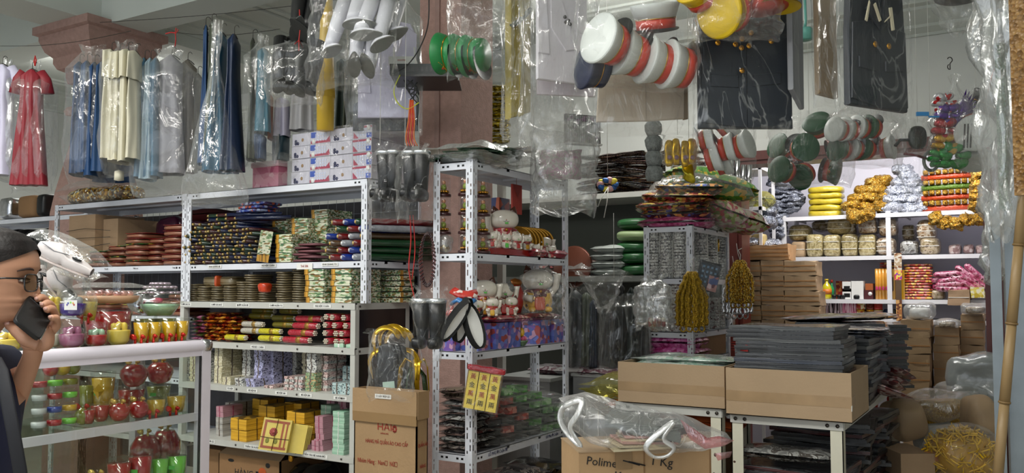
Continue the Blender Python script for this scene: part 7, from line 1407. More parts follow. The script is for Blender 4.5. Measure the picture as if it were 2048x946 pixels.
px_box('yellow-gold tall box with dark label beside the candles','incense_tall_box','box',1776,1790,538,mat('deep_yellow_box','c9960f',.35,coat=.4));tag(MB().blob((hy(7.635,1783,560).x,7.637,1.50),(.028,.002,.12),3,8).build('dark_label',mat('dark_label','2a1a0c',.4),at=(hy(7.635,1783,560).x,7.637,1.44)),'dark oval label on the yellow-gold tall box','label')
px_box('yellow-gold tall box behind the printed strip','incense_tall_box','box',1803,1810,540,mat('deep_yellow_box','c9960f'))
RG=pat('red_gold_print',['a82a1c','e0a83a','c94a2a','f0d070','d88a8a','8a1a14'],55,rough=.3,coat=.7)
for i in range(13):q=hy(y3,1836,594);M=Matrix.Translation((q.x+jit(.006),y3+.06,z3+.012+i*.0222));tag(MB(M).blob((0,0,0),(.215,.14,.0215),5,5,amp=.003,seed=i).build('candle_packet',RG,at=M.translation),'red and gold candle packet in the tall stack, %s'%nth(i,13),'packet','red and gold candle packets')
for i in range(4):q=hy(7.72,1776,535);M=Matrix.Translation((q.x,7.74,1.60+i*.024));tag(MB(M).blob((0,0,0),(.13,.1,.022),4,5).build('candle_packet',RG,at=M.translation),'red and gold packet high behind the tall candles, %s'%nth(i,4),'packet','packets behind the candles')
MGF=pat('magenta_film',['7a2440','a84468','c98aa0','5a1a2c'],26,rough=.2,coat=.8,kind='noise',bump=.5)
for i,(p0,p1,a,b,lb)in enumerate([(1860,1890,580,594,'tan wrapped'),(1862,1892,568,580,'pinkish wrapped'),(1858,1886,556,568,'dark red wrapped')]):bale('%s loaf pack beside the tall red-gold stack'%lb,p0,p1,a,b,7.64,[BALE[1],MGF,MGF][i],strings=0,dep=.18,snap=z3 if i==0 else None,group='loaf packs')
for i,(px,py,r_)in enumerate([(1905,578,3),(1905,568,-5),(1908,558,-12),(1900,548,-4),(1930,566,28),(1945,562,38),(1938,552,40),(1955,550,45),(1960,566,42)]):
 q=hy(7.6,px,py);M=Matrix.Translation(q)@Matrix.Rotation(R(r_),4,'Y');tag(MB(M).tube([(-.12,0,0),(-.10,0,0),(.1,0,0),(.12,0,0)],[.012,.026,.026,.014],9).build('incense_roll',MGF,at=q),'magenta film roll in the slanting pile by the door frame, %s'%n6[i].replace('lowest','undermost'),'roll','magenta rolls')
bale('brown carton with red tie under the magenta rolls',1896,1940,580,610,7.50,CARD,strings=1,k=14,group='tied cartons');bale('yellow and white printed box under the magenta rolls',1942,1968,574,596,7.50,pat('yellow_white_print',['d8c860','e4e0c0','c0a830'],50),strings=0,k=14)
z4=hy(7.7,1700,637).z;MB().box(-1.775,.24,YS,8.13,z4-.004,z4).box(-1.775,.24,YS-.003,YS,z4-.034,z4).build('shelf',STW,st)
for c,(px,m,nm)in enumerate([(1654,pat('smoky_pink_film',['6a4a50','a08088','d8c8cc','3a2a2e'],30,coat=.9,sx=(4,1,.3)),'smoky'),(1676,pat('smoky_pink_film',['6a4a50']),'smoky'),(1692,pat('hot_pink_film',['c94a78','e08aa8','f0c8d4','a8305a'],30,coat=.9,sx=(4,1,.3)),'hot pink'),(1705,pat('hot_pink_film',['c94a78']),'hot pink')]):q=hy(7.68,px,630);tag(MB().blob((q.x,7.75,z4+.075),(.085,.12,.15),6,5,amp=.006,seed=c).build('stick_bundle',m,at=(q.x,7.75,z4)),'%s film bundle of sticks on the low storeroom shelf, %s'%(nm,['first','second','third','fourth'][c]),'bundle','stick bundles')
for c,(px,m,lb)in enumerate([(1721,pat('tin_yellow',['d8b060','e8d8a8','b03a1c'],30),'yellow'),(1740,mat('tin_dark','6a2a1a',.3,.4),'dark'),(1755,mat('tin_red','b03226',.3,.2),'red')]):
 for i in range(2):q=hy(7.66,px,630);o=thing('tin_can','%s tin can in the low row, %s'%(lb,['lower','upper'][i]),'can',(q.x,7.7,z4+i*.072),'tin cans');MB(Matrix.Translation((q.x,7.7,z4+i*.072))).lathe([(.036,0),(.036,.068)],16).build('can_body',m,o);MB(Matrix.Translation((q.x,7.7,z4+i*.072))).lathe([(.038,.064),(.038,.071),(0,.071)],16).build('lid',GOLD if c<2 else CREAMP,o);MB(Matrix.Translation((q.x,7.7,z4+i*.072))).lathe([(.0375,0),(.0375,.006)],16).build('rim',GOLD,o)
for i,px in enumerate([1772,1785]):q=hy(7.7,px,632);tag(MB(Matrix.Translation((q.x,7.75,z4))).lathe([(.03,0),(.035,.05),(.02,.08),(0,.085)],14).build('jar',mat('jar_blue','3a4a6a',.2,coat=.6)if i==0 else mat('jar_olive','5a5a4a',.2,coat=.6),at=(q.x,7.75,z4)),['small blue','small olive'][i]+' jar in the low row by the printed strip','jar')
F_=[(506,540,pat('strip_top',['b8a080','d8cfc0','8a5a3a'],60)),(540,560,pat('strip_mid',['d84a3a','e89a5a','8a4aa8','e8d05a','c03a6a'],60)),(560,600,mat('strip_dark','5a4630',.4)),(600,642,pat('strip_low',['a86a3a','6a3a20','d0a060'],60))]
q=hy(7.58,1797,570);o=thing('printed_strip','long colourful printed strip hanging down the middle storeroom post','printed strip',tuple(q))
for i,(a,b,m)in enumerate(F_):x_=hy(7.575,1797,570).x;MB().box(x_-.028+.006*(i>1),x_+.028-.006*(i>1),7.572,7.578,hy(7.575,1797,b).z,hy(7.575,1797,a).z).build('print_panel',m,o)
def kbale(label,p0,p1,a,b,y,m=KRAFT,dep=.28,group=None,strings=2,z0=None,z1=None):
 qa,qb=hy(y,p0,b),hy(y,p1,b);z0=qa.z if z0 is None else z0;z1=hy(y,(p0+p1)/2,a).z if z1 is None else z1;o=thing('kraft_bale',label,'kraft bale',((qa.x+qb.x)/2,y+dep/2,z0),group);cx=(qa.x+qb.x)/2
 MB().blob((cx,y+dep/2,(z0+z1)/2),(qb.x-qa.x,dep,z1-z0-.003),9,14,amp=.012,fr=9,seed=p0+a).build('paper_wrap',m,o)
 s_=MB()
 for i in range(strings):zz=z0+(z1-z0)*(i+1)/(strings+1);s_.box(qa.x,qb.x,y-.008,y-.004,zz-.003,zz+.003)
 s_.stuff('tie_string',mat('orange_string','b07a40',.6),o);s_=MB();s_.blob((qb.x-.01,y+.03,(z0+z1)/2),(.03,.05,(z1-z0)*.7),4,3,amp=.012,fr=20,seed=a).build('folded_end',m,o);return o
zg=[hy(6.85,1600,t).z for t in(522,552,582,612,642,672,702,732,762)]
for i in range(8):kbale('kraft paper bale in the stack facing the shelf goods, %s'%n6[7-i],1568,1632+(0 if i<2 else 6),0,600,6.85,z0=zg[i+1],z1=zg[i],group='kraft bales, right stack')
zg=[hy(6.9,1540,t).z for t in(521,552,581,611,641,671,701,731,761)]
for c,(p0,p1)in enumerate([(1486,1522),(1524,1567)]):
 for i in range(8):kbale('kraft paper bale in the %s column by the door frame, %s'%(['outer','inner'][c],n6[7-i]),p0,p1,0,600,6.92,z0=zg[i+1],z1=zg[i],group='kraft bales by the door frame',strings=2)
kbale('long kraft paper bale with orange strings on top of both columns',1486,1576,490,521,6.92,mat('kraft_light','b8926a',.6,bump=.4,bs=14),strings=3)
CT=mat('storeroom_carton','a58a68',.65,var=.08,vs=5,bump=.5,bs=16,obj=.06)
for c,(p0,p1,t,n_,h_,y_,lb)in enumerate([(1802,1860,640,6,34,6.7,'first stack'),(1868,1918,655,5,33,6.8,'second stack'),(1922,1968,628,4,31,6.9,'third stack by the door frame')]):
 for i in range(n_):
  o=kbale('brown paper-covered carton, %s, %s'%(lb,nth(n_-1-i,n_)),p0,p1,t+i*h_,t+(i+1)*h_,y_,CT,group='storeroom cartons, '+lb,strings=1,dep=.3)
 zb2=hy(y_,p0,t+n_*h_).z;qa,qb=hy(y_,p0,700),hy(y_,p1,700);tag(MB().box(qa.x,qb.x,y_,y_+.3,0,zb2).build('carton',CT,at=(qa.x,y_,0)),'tall carton at the foot of the %s in the storeroom'%lb,'carton')
for i,(p0,p1,a,b,lb)in enumerate([(1806,1866,607,640,'clear plastic bag with white contents on the first carton stack'),(1868,1915,640,656,'flat clear bag on the second carton stack'),(1920,1975,608,628,'bulging clear bag on the third carton stack')]):
 q,q2=hy(6.7,p0,b),hy(6.7,p1,b);h=hy(6.7,p0,a).z-q.z;tag(MB().blob(((q.x+q2.x)/2,6.85,q.z+h/2),(q2.x-q.x,.28,h),9,4,amp=.02,fr=12,seed=i).build('plastic_bag',FILMH,at=((q.x+q2.x)/2,6.85,q.z)),lb,'plastic bag')
 tag(MB().blob(((q.x+q2.x)/2,6.86,q.z+h*.42),((q2.x-q.x)*.7,.2,h*.7),5,5,amp=.01).build('white_pack',[PAPERW,BALE[1],BALE[1]][i],at=((q.x+q2.x)/2,6.86,q.z)),['white foam trays','tan packets','tan bead packets'][i]+' inside the bag on the %s carton stack'%['first','second','third'][i],'pack')
q=hy(6.2,1955,762);zz=q.z-.17;tag(MB().box(q.x-.15,q.x+.15,6.02,6.3,0,zz).build('carton',CT,at=(q.x,6.1,0)),'brown carton under the grey shiny bag by the door frame','carton')
tag(MB().blob((hy(6.2,1955,770).x,6.15,hy(6.2,1955,762).z),(.34,.30,.34),9,3.5,amp=.04,fr=7).build('grey_bag',mat('grey_shiny_bag','8f9494',.2,coat=.7,bump=.7,bs=12),at=(hy(6.2,1955,800).x,6.15,.6)),'grey shiny plastic bag of goods before the red door frame','bag')
def sack(label,p0,p1,a,b,d,m,k=3,amp=.03,seed=0,dep=.3,name='sack',fr=6):
 F=FR((p0+p1)/2,(a+b)/2,d);o=F.mb().blob((0,dep/2,0),((p1-p0)*F.s,dep,(b-a)*F.s),12,k,amp=amp,fr=fr,seed=seed).build(name,m,at=F.o);return tag(o,label,'sack')
STRAW=pat('straw_strands',['a87a1c','c9962a','8a6014','d8ac40','b88820'],90,rough=.5,kind='noise',bump=1,dist=1)
sack('kraft paper sack standing upright by the table legs',1800,1862,810,885,4.7,KRAFT,k=4,seed=1);sack('opened kraft sack flap above the upright sack',1800,1842,795,840,4.9,KRAFT,k=2.5,seed=2,dep=.15)
sack('clear sack of golden straw fibre lying on the pile',1832,1986,806,864,4.9,STRAW,k=3,amp=.03,seed=3,name='straw_sack');tag(FR(1910,820,4.85).mb().blob((0,.14,0),(.46,.30,.18),10,3,amp=.04,fr=8,seed=4).build('clear_sack',FILMH,at=P(1910,820,4.85)),'clear plastic mouth of the golden straw sack','plastic sheet')
sack('white woven sack under the straw sack',1858,1960,858,915,4.7,mat('white_woven','b8bab8',.6,bump=.5,bs=60),seed=5)
YB=FR(1955,905,4.2);o=thing('ribbon_bag','clear bag stuffed with bright yellow paper ribbons at the bottom edge','bag',tuple(YB.o));RIB=mat('yellow_ribbon_curl','e6b820',.4,coat=.2,obj=.1,var=.2,vs=20)
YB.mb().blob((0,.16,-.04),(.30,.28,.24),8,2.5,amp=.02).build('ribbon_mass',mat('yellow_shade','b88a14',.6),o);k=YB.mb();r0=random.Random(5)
for i in range(420):
 th,ph=r0.uniform(0,6.28),r0.uniform(-1.2,1.4);c_=Vector((.155*math.cos(th)*math.cos(ph),.16+.145*math.sin(th)*math.cos(ph),-.04+.125*math.sin(ph)));t1=Vector((r0.uniform(-1,1),r0.uniform(-1,1),r0.uniform(-1,1))).normalized()*r0.uniform(.025,.05);nrm=(c_-Vector((0,.16,-.04))).normalized()
 k.tube([c_-t1,c_+nrm*.010,c_+t1],.0055,4,flat=.4,caps=False)
k.stuff('ribbon_curls',RIB,o);YB.mb().blob((0,.16,-.03),(.34,.33,.29),12,2.6,amp=.015,fr=8).build('clear_bag',FILM,o)
sack('kraft carton corner with orange pouch below the white sack',1802,1870,908,960,4.3,CARD,k=14,amp=0,seed=6,name='carton');tag(FR(1868,916,4.3).mb().blob((0,.05,0),(.09,.08,.06),6,2.5,amp=.012).build('orange_pouch',mat('orange_pouch','b07040',.4,coat=.4),at=P(1868,916,4.3)),'orange-brown pouch on the carton at the bottom edge','pouch')
sack('light rumpled plastic sheet behind the straw sack',1908,1998,770,822,5.2,FILMH,k=3,seed=8,name='plastic_sheet');
sack('tan paper sack beside the bamboo pole',1960,2010,800,880,4.5,KRAFT,k=3,seed=9)
# RIGHT EDGE
a,b=P(2052,330,2.3),P(1995,960,2.3);o=thing('bamboo_pole','bamboo pole leaning at the picture edge before the grey metal frame','pole',tuple(b));BAM=mat('bamboo','8f7650',.45,var=.2,vs=10,sx=(1,1,.2));dd=(a-b)/4
for i in range(4):MB().cyl(b+dd*i,b+dd*(i+.985),.0135,.0125,n=12).build('cane_section',BAM,o);MB().cyl(b+dd*(i+.975),b+dd*(i+1),.0155,.0155,n=12).build('node',mat('bamboo_node','7a6038',.5),o)
base=b-(a-b)*(b.z/(a-b).z);MB().cyl(Vector((base.x,base.y,0)),b,.0145,n=12).build('cane_section',BAM,o)
MGR=mat('galvanised','7c8488',.35,.5)
for i,(px,w_,lb)in enumerate([(1996,.016,'slim galvanised post beside the bamboo pole'),(2036,.03,'broad galvanised post at the picture edge')]):q=P(px,700,2.8);tag(MB().box(q.x-w_,q.x+w_,q.y,q.y+.03,0,[1.75,2.4][i]).build('metal_post',MGR,at=(q.x,q.y,0)),lb,'post')
GRF=pat('green_embossed',['1f5a34','2c6a40','174a28'],120,rough=.5,bump=.8);F=FR(2012,420,2.5,YAW+R(50));tag(F.mb().box(-.03,.03,-.012,.012,0,F.z(85)).build('embossed_board',GRF,at=F.o),'dark green embossed paper panel in film at the right edge','panel')
AMB=pat('amber_bubble',['8a6434','a07c4a','75542a','96744a'],90,rough=.35,coat=.6,bump=1);F=FR(2062,390,2.2,YAW+R(30));tag(F.mb().box(-.022,.09,-.03,.03,0,.62).build('amber_roll',AMB,at=F.o),'amber textured board in film at the extreme right edge','board')
bag('long hazy garment bag hanging at the right edge',1980,2050,-40,470,2.35,.14,m=FILMH,seed=60,neck=1,neckat=.99,wr=.02,cat='garment bag',name='garment_bag')
bag('hazy film trailing down beside the red door frame',1975,2030,380,560,3.0,.10,m=FILMH,seed=61,neck=.8,wr=.02)
for i,(px,py,a,lb)in enumerate([(1600,300,(-.1,.1,1),'round top facing out'),(1640,262,(.5,.6,.6),'uppermost'),(1575,345,(.8,.2,.5),'lowest outer'),(1612,345,(.7,-.4,.5),'lowest middle'),(1650,340,(-.8,-.2,.5),'lowest inner'),(1660,300,(-.8,.3,.5),'inner side'),(1572,300,(.8,.3,.4),'outer side')]):cap(KGR,px,py,4.4+(.05*i if i else-.05),a,'dark green peaked cap with red band, %s'%lb,'green and red caps',.80,200+i*20)
bag('clear bag of dark green caps hanging over the storeroom door',1546,1700,225,372,4.35,.34,m=FILM,seed=62,neck=.45)
for i,(px,py,a,K,lb)in enumerate([(1685,262,(.85,.1,.4),KW,'first'),(1705,262,(.85,.1,.4),KW,'second'),(1728,258,(.85,.1,.4),KW,'third'),(1750,258,(.85,.1,.4),KGR,'fourth, green'),(1690,300,(.85,.1,.4),KGR,'lower first, green'),(1715,300,(.85,.1,.4),KW,'lower second'),(1738,300,(.85,.1,.4),KGR,'lower third, green'),(1762,298,(-.75,.1,.6),KW,'lower fourth, open end out')]):cap(K,px,py,4.3+.02*i,a,'cap in the mixed red-banded cap bag, %s'%lb,'mixed cap bag',.70,200)
bag('clear bag of mixed white and green caps over the storeroom door',1664,1800,205,334,4.25,.28,m=FILM,seed=63,neck=.45)
PF2=mat('purple_foil','5a2a9a',.2,.6,bump=.8,bs=30)
for i in range(7):F=FR(1918-i*3,240,3.9);a_=.5+.12*i;tag(F.mb().lathe([(.022,0),(.016,.06),(0,.15)],8,M=Matrix.Rotation(R(15+9*i),4,'Y')).build('foil_spike',PF2,at=F.o),'purple foil spike in the toy bag, %s'%n6[i].replace('lowest','first').replace(' up',''),'foil spike','purple foil spikes')
for i,(px,py,m,s_,lb)in enumerate([(1886,208,pat('red_silver_check',['c02a2a','c8c8cc','e8e8ea'],60,metal=.4),.11,'red and silver foil ball at the top of the toy bag'),(1895,232,PF2,.13,'purple foil pinwheel in the toy bag'),(1890,262,mat('red_foil_toy','b0202c',.2,.5,bump=.8,bs=40),.13,'red foil pinwheel in the toy bag'),(1888,292,mat('gold_foil_toy','c99a28',.2,.7,bump=.8,bs=40),.12,'gold foil pinwheel in the toy bag'),(1905,312,mat('green_foil_toy','2a8a3a',.2,.5,bump=.8,bs=40),.15,'green foil pinwheel in the toy bag'),(1875,318,mat('green_foil_toy','2a8a3a'),.10,'smaller green foil pinwheel in the toy bag')]):
 F=FR(px,py,3.9);k=F.mb()
 for j in range(6):k.blob((.3*s_*math.cos(j*1.05),-.01,.3*s_*math.sin(j*1.05)),(s_*.55,.05,s_*.3),4,2.2,amp=.012,fr=20,seed=j,M=None)
 tag(k.build('foil_toy',m,at=F.o),lb,'foil toy')
bag('clear pointed bag of foil toys hanging from the wire by the white wall',1866,1962,150,345,3.85,.16,m=FILM,seed=64,neck=.1,neckat=.55)
s_hook('wire hook above the foil toy bag',1900,136,3.9)
for i,(px,py,a,K,lb)in enumerate([(1945,255,(.3,-.4,.8),KW,'white cap with black stripes facing out beside the foil toys'),(1965,225,(-.4,.8,.3),KB,'black peaked cap above the striped white cap'),(1982,262,(-.9,.2,.3),KB,'second black peaked cap at the wall bag'),(1948,296,(.2,-.9,.3),KW,'white cap upside down under the striped one')]):
 c_=cap(K,px,py,3.9+.04*i,a,lb,None,.95,0)
 if i==0:
  for j in range(3):s_=MB().box(-.05+j*.014,-.043+j*.014,-.07,.05,.0935,.0955).build('black_stripe',INK,c_)
bag('clear bag of caps hung by an orange cord near the wall',1915,2000,175,330,3.8,.24,m=FILM,seed=65,neck=.2)
cable('orange cord holding the wall cap bag',[(1988,138),(1980,165),(1972,198)],.003,mat('orange_cord','c8631c'),3.85);
F=FR(1835,275,4.0);o=thing('toy_headset','dark toy headset in film beside the mixed cap bag','headset',tuple(F.o));F.mb().blob((0,0,0),(.085,.04,.11),7,2.6).build('ear_pad',mat('dark_green_black','232b28',.35),o);F.mb().tube([F.p(1790,292),F.p(1800,280),F.p(1820,280),F.p(1845,296)],.008,6).build('headband',BLACKP,o);F.mb().tube([F.p(1805,308,-.01),F.p(1830,312,-.01),F.p(1850,318,-.01)],.006,6).build('red_arm',mat('dark_red_plastic','6a1a2a',.4),o)
F=FR(1862,322,4.0);tag(F.mb().tube([(.034*math.cos(a),0,.045*math.sin(a))for a in[2*math.pi*i/20 for i in range(21)]],.008,8).build('grey_ring',mat('grey_ring','6f7470',.4),at=F.o),'grey tape ring hanging beside the green foil toys','ring')
bag('clear film around the toy headset',1785,1868,235,390,3.95,.12,m=FILM,seed=66,neck=.7,flare=.35)
tag(FR(1848,228,3.4).mb().box(-.03,.018,-.005,.005,-.008,.008).box(.018,.06,-.003,.003,-.014,-.008).build('lighter',mat('blue_lighter','3a8ac9',.3),at=P(1848,228,3.4)),'small blue clip at the corner of the navy jacket bag','clip')
YF=pat('yellow_foil_strip',['8a7a10','d8c428','f0e070','4a4008','c0a818'],70,rough=.2,metal=.3,coat=.7)
for i in range(11):q=P(998+(i%2)*2,282-i*10.5,5.2);tag(MB(Matrix.Translation(q)@Matrix.Rotation(YAW+jit(.2),4,'Z')).pillow((0,0,0),(.13,.1,.030),n=8,amp=.006,seed=i,edge=.3).build('yellow_packet',YF,at=q),'yellow foil packet in the column behind the pillar, %s'%(nth(i,11)),'packet','yellow foil packets behind the pillar')
q=P(1000,290,5.2);tag(MB().box(q.x-.12,q.x+.2,q.y+.12,q.y+.2,q.z-.03,q.z).box(q.x-.02,q.x+.02,q.y+.0,q.y+.04,0,q.z).build('bracket_shelf',STEELG,at=(q.x,q.y,0)),'grey stand behind the pillar carrying the yellow foil packets','stand')
F=FR(1170,285,4.2,YAW+R(20));o=thing('foil_stick_box','clear-fronted box of silver sticks lying above the wall shelf','box',tuple(F.o));k=F.mb()
for i in range(16):k.cyl((-.09+i*.011,0,0),(-.09+i*.011,0,.13),.004,n=5)
k.stuff('silver_sticks',pat('stick_silver',['6a6a70','c9c9cc','3a3a40','a07aa0'],60,metal=.5),o);F.mb().box(-.10,.09,.01,.03,-.005,.14).build('box_back',mat('dark_box','2a2224',.5),o);F.mb().box(-.10,.09,-.012,.03,-.012,-.004).build('box_edge',PAPERW,o)
for i,(px,py,d)in enumerate([(1415,230,4.0),(1618,228,4.35),(1735,208,4.25),(1440,350,6.0),(1215,350,5.6),(1378,310,4.2),(1355,270,4.1),(1952,178,3.8),(1835,245,4.0),(1862,300,4.0),(1308,60,4.6),(1102,255,4.0),(760,290,3.8),(810,290,3.72),(940,-30,3.52),(1270,-30,3.05),(640,-30,3.7),(588,90,3.95),(1120,-30,3.5),(1925,-50,2.6),(2012,100,2.5),(1610,-20,3.6),(1228,555,4.95)]):
 q=P(px,py,d);zt=3.62 if d!=4.95 else 1.9;tag(MB().tube([q,Vector((q.x,q.y,zt))],.0012,4).build('hanging_string',STRING,at=q),'thin string carrying the '+'white caps by the door frame|dark green caps|mixed caps|silver tubes|foil flower bunch|yellow-green foil lump|hanging gold packets|wall cap bag|toy headset|grey tape ring|woolly garland up to the ceiling|pink feathery pack|first bagged black boots|second bagged black boots|green caps on the pillar|big white cap bag|white boots|low black boots|white jacket|black cap by the wall|green embossed board|teal cup|clear bag under the grey shelf'.split('|')[i],'string','strings under the ceiling')
for i,(px,z,w_,m,lb,nm)in enumerate([(20,1.985,.16,mat('silver_foil','c9c9cc'),'silver foil box on the far rack behind the woman','box'),(62,1.985,.22,CARDD,'brown box wrapped in film on the far rack','box'),(92,1.985,.10,BLACKP,'dark round packet on the far rack by the gold tinsel','packet')]):
 x=hy(3.6,px,400).x;tag(MB().blob((x,3.65,z+.09),(w_,.2,.17),6,6,amp=.004).build('far_'+nm,m,at=(x,3.65,z)),lb,nm)
for i in range(6):x=-6.75+i*.135;tag(MB().blob((x,3.70,1.70),(.12,.3,.42),6,4,amp=.012,seed=i).build('black_garment_pack',BLACKP,at=(x,3.7,1.46)),'black garment in film on the far rack behind the woman, %s'%['first','second','third','fourth','fifth','sixth'][i],'garment pack','black garments on the far rack')
# GLASS COUNTER
XF,XB,YE_,YS_=-2.79,-3.22,2.30,-.6;ZT=1.252
ALU=mat('white_aluminium','d8d2dc',.3,var=.03,coat=.3)
o=thing('glass_counter','white-framed glass display counter behind the woman','counter',((XF+XB)/2,1.0,0));ctr=o
MB().tube([(XF,YS_,ZT-.024),(XF,YE_-.03,ZT-.024),(XF,YE_-.008,ZT-.030)],.026,10).build('top_rail',ALU,o)
MB().box(XF-.02,XF+.018,YS_,YE_-.02,ZT-.060,ZT-.03).build('top_rail',ALU,o);MB().box(XB,XF,YE_-.03,YE_,ZT-.05,ZT-.002).build('end_rail',ALU,o)
MB().box(XF-.022,XF+.020,YE_-.042,YE_,0,ZT-.03).build('corner_post',ALU,o);MB().box(XB,XB+.04,YE_-.04,YE_,0,ZT-.03).build('corner_post',ALU,o)
MB().blob((XF,YE_-.014,ZT-.022),(.056,.05,.052),6,3).build('corner_cap',CHROME,o)
k=MB()
for d_ in(.048,.054):k.box(XF+.016,XF+.0205,YE_-d_,YE_-d_+.002,.0,ZT-.06)
k.stuff('rail_groove',DARK,o)
MB().box(XB,XF-.02,YS_,YE_-.03,ZT-.012,ZT-.004).build('glass_top',glass('counter_glass','f8fbf9',.05),o)
zm=.972
for z,n_ in((zm,'middle'),(.70,'lower')):
 MB().box(XF-.02,XF+.0,YS_,YE_-.04,z-.034,z-.004).build('shelf_rail',ALU,o);MB().box(XB,XF-.02,YS_,YE_-.04,z-.010,z-.004).build('glass_shelf',glass('shelf_glass','eef6f0',.08),o)
for a,b in((YS_,hx(XF,150,800).y),(hx(XF,150,800).y+.004,hx(XF,186,800).y),(hx(XF,186,800).y+.004,YE_-.05)):MB().box(XF+.004,XF+.009,a,b,.05,ZT-.06).build('glass_pane',glass('counter_glass'),o)
MB().box(XB+.04,XF-.02,YE_-.012,YE_-.007,.05,ZT-.05).build('glass_end',glass('counter_glass'),o)
MB().box(XB-.004,XB,YS_,YE_,0,ZT).build('rear_panel',glass('rear_glass','dadcd4',.08),o)
CL=glass('clear_cup','f8faf8',.10,.06)
BOW=mat('red_foil_bow','c0281c',.2,.4,bump=.6,bs=60);GBOW=mat('gold_foil_bow','d8b460',.2,.6,bump=.6,bs=60)
def jelly(nm,c,tr=.0):return mat('jelly_'+nm,c,.12,coat=1.0,var=.15,vs=14,spec=.7)
JY,JR,JG,JPU,JPI,JMI,JW,JB,JYG=jelly('yellow','d8a818'),jelly('red','b2121e'),jelly('green','7ad040'),jelly('purple','4a2f9a'),jelly('pink','a0587c'),jelly('mint','a8d0b0'),jelly('white','d0d0d0'),jelly('blue','2a3f9a'),jelly('olive','8a8a20')
YC=mat('soft_yellow','dcc04a',.4,coat=.3);WC=mat('cream_white','e0dcc8',.5)
def at_c(px,py,x,z):q=hx(x,px,py);return Vector((x,q.y,z))
def cup(label,loc,r,h,jm,kind='dome',top=None,group=None,cover=True,sticker=False,bow=None):
 o=thing('sweet_cup',label,'cup',tuple(loc),group);M=Matrix.Translation(loc)
 if kind=='dome':
  MB(M).lathe([(r*.6,.002),(r*.85,h*.12),(r*.95,h*.42),(r*.9,h*.45),(0,h*.46)],18).build('filling',jm,o)
  if top:
   k=MB(M)
   for i in range(7):a=i*.9;k.blob((r*.45*math.cos(a)*(i>0),r*.45*math.sin(a)*(i>0),h*.52+(.06*h if i==0 else 0)),(r*.6,r*.5,h*.3),4,2.2,amp=.004,fr=30,seed=i)
   k.build('topping',top,o)
  MB(M).lathe([(r*.66,0),(r*.95,h*.1),(r*1.02,h*.45),(r*1.12,h*.46),(r*1.12,h*.49),(r*1.02,h*.5),(r*.98,h*.7),(r*.75,h*.9),(r*.4,h*.98),(0,h)],22).build('clear_dome',CL,o)
 elif kind=='glass':
  MB(M).lathe([(r*.62,.004),(r*.78,h*.3),(r*.92,h*.86),(0,h*.86)],16).build('filling',jm,o);MB(M).lathe([(r*.66,0),(r*.82,h*.3),(r,h),(r*.97,h)],18).build('clear_cup',CL,o)
 elif kind=='ball':
  MB(M).lathe([(r*.35,0),(r*.75,h*.12),(r,h*.42),(r*.95,h*.62),(r*.6,h*.82),(0,h*.86)],20).build('filling',jm,o);MB(M).lathe([(r*.4,0),(r*1.03,h*.42),(r*.98,h*.64),(r*.5,h*.86),(r*.2,h*.92),(r*.3,h)],20).build('clear_film',CL,o)
 else:
  MB(M).lathe([(r*.75,.0),(r*.95,h*.45),(0,h*.45)],14).build('clear_base',CL,o);MB(M).lathe([(r*1.0,h*.42),(r*1.02,h*.8),(r*.9,h*.85),(0,h*.86)],16).build('jelly',jm,o)
 if bow:
  k=MB(M);v=Vector((.6,-.8,0))*r*1.05;zz=h*.28 if kind=='glass' else h*.93
  if kind!='glass':v*=.2
  for sg in(-1,1):k.blob(v+Vector((sg*.013,sg*.010,zz)),(.026,.020,.02),4,2,amp=.006,fr=50,seed=sg+3).blob(v+Vector((sg*.010,sg*.006,zz-.018)),(.012,.008,.03),3,2.5)
  k.build('bow',bow,o)
 if sticker:MB(M@Matrix.Rotation(YAW,4,'Z')).box(-.012,.012,-r*1.06,-r*1.04,h*.5,h*.5+.014).build('price_tag',GREENT,o)
 return o
zt=ZT-.003
cup('yellow flower cake in clear dome beyond her jaw',at_c(8,680,-2.86,zt),.055,.09,YC,top=YC);cup('pink cup cake in clear dome at the front beside her hand',at_c(143,680,-2.86,zt),.045,.108,JPI,top=JPI)
cup('mint and green cup in clear dome beside the pink one',at_c(192,682,-2.86,zt),.040,.09,JR,top=JMI);cup('yellow sponge in clear dome at the front of the counter',at_c(237,684,-2.86,zt),.042,.120,YC,top=YC)
cup('lower clear box of yellow sweets behind her phone hand',at_c(100,680,-2.93,zt),.045,.104,WC,top=JW)
cup('tall clear cup with yellow flowers stacked behind her hand',at_c(100,680,-2.93,zt+.105),.048,.105,YC,top=YC)
cup('purple flower cup with printed sticker, stacked on the pink one',at_c(143,680,-2.88,zt+.109),.048,.10,JPU,top=JW);q=at_c(147,640,-2.85,zt+.15);tag(MB(Matrix.Translation(q)@Matrix.Rotation(YAW,4,'Z')).box(-.020,.024,-.026,-.025,-.018,.016).build('sticker',PAPERW,at=q),'white sticker with coloured people emblem on the purple cup','sticker')
k=MB(Matrix.Translation(q)@Matrix.Rotation(YAW,4,'Z'))
for i,c in enumerate('abcde'):
 a=math.pi*i/4;MB(Matrix.Translation(q)@Matrix.Rotation(YAW,4,'Z')).blob((.002+.012*math.cos(a),-.027,.0+.008*math.sin(a)),(.006,.002,.007),3,2).build('emblem_petal',[JR,JY,JG,JB,JPU][i],bpy.data.objects['sticker.001']if 'sticker.001' in bpy.data.objects else bpy.data.objects['sticker'])
for i,px in enumerate([282,306,337,362]):cup('yellow jelly glass with red bow on the counter, %s'%['beside the yellow sponge','second','third','nearest the counter corner'][i],at_c(px,684,-2.85,zt),.031,.092,JY,kind='glass',bow=BOW,group='yellow jelly glasses')
q=at_c(215,680,-3.0,zt);o=thing('jelly_bowl','wide dark red jelly bowl under a foil tray of sweets','bowl',tuple(q));M=Matrix.Translation(q)
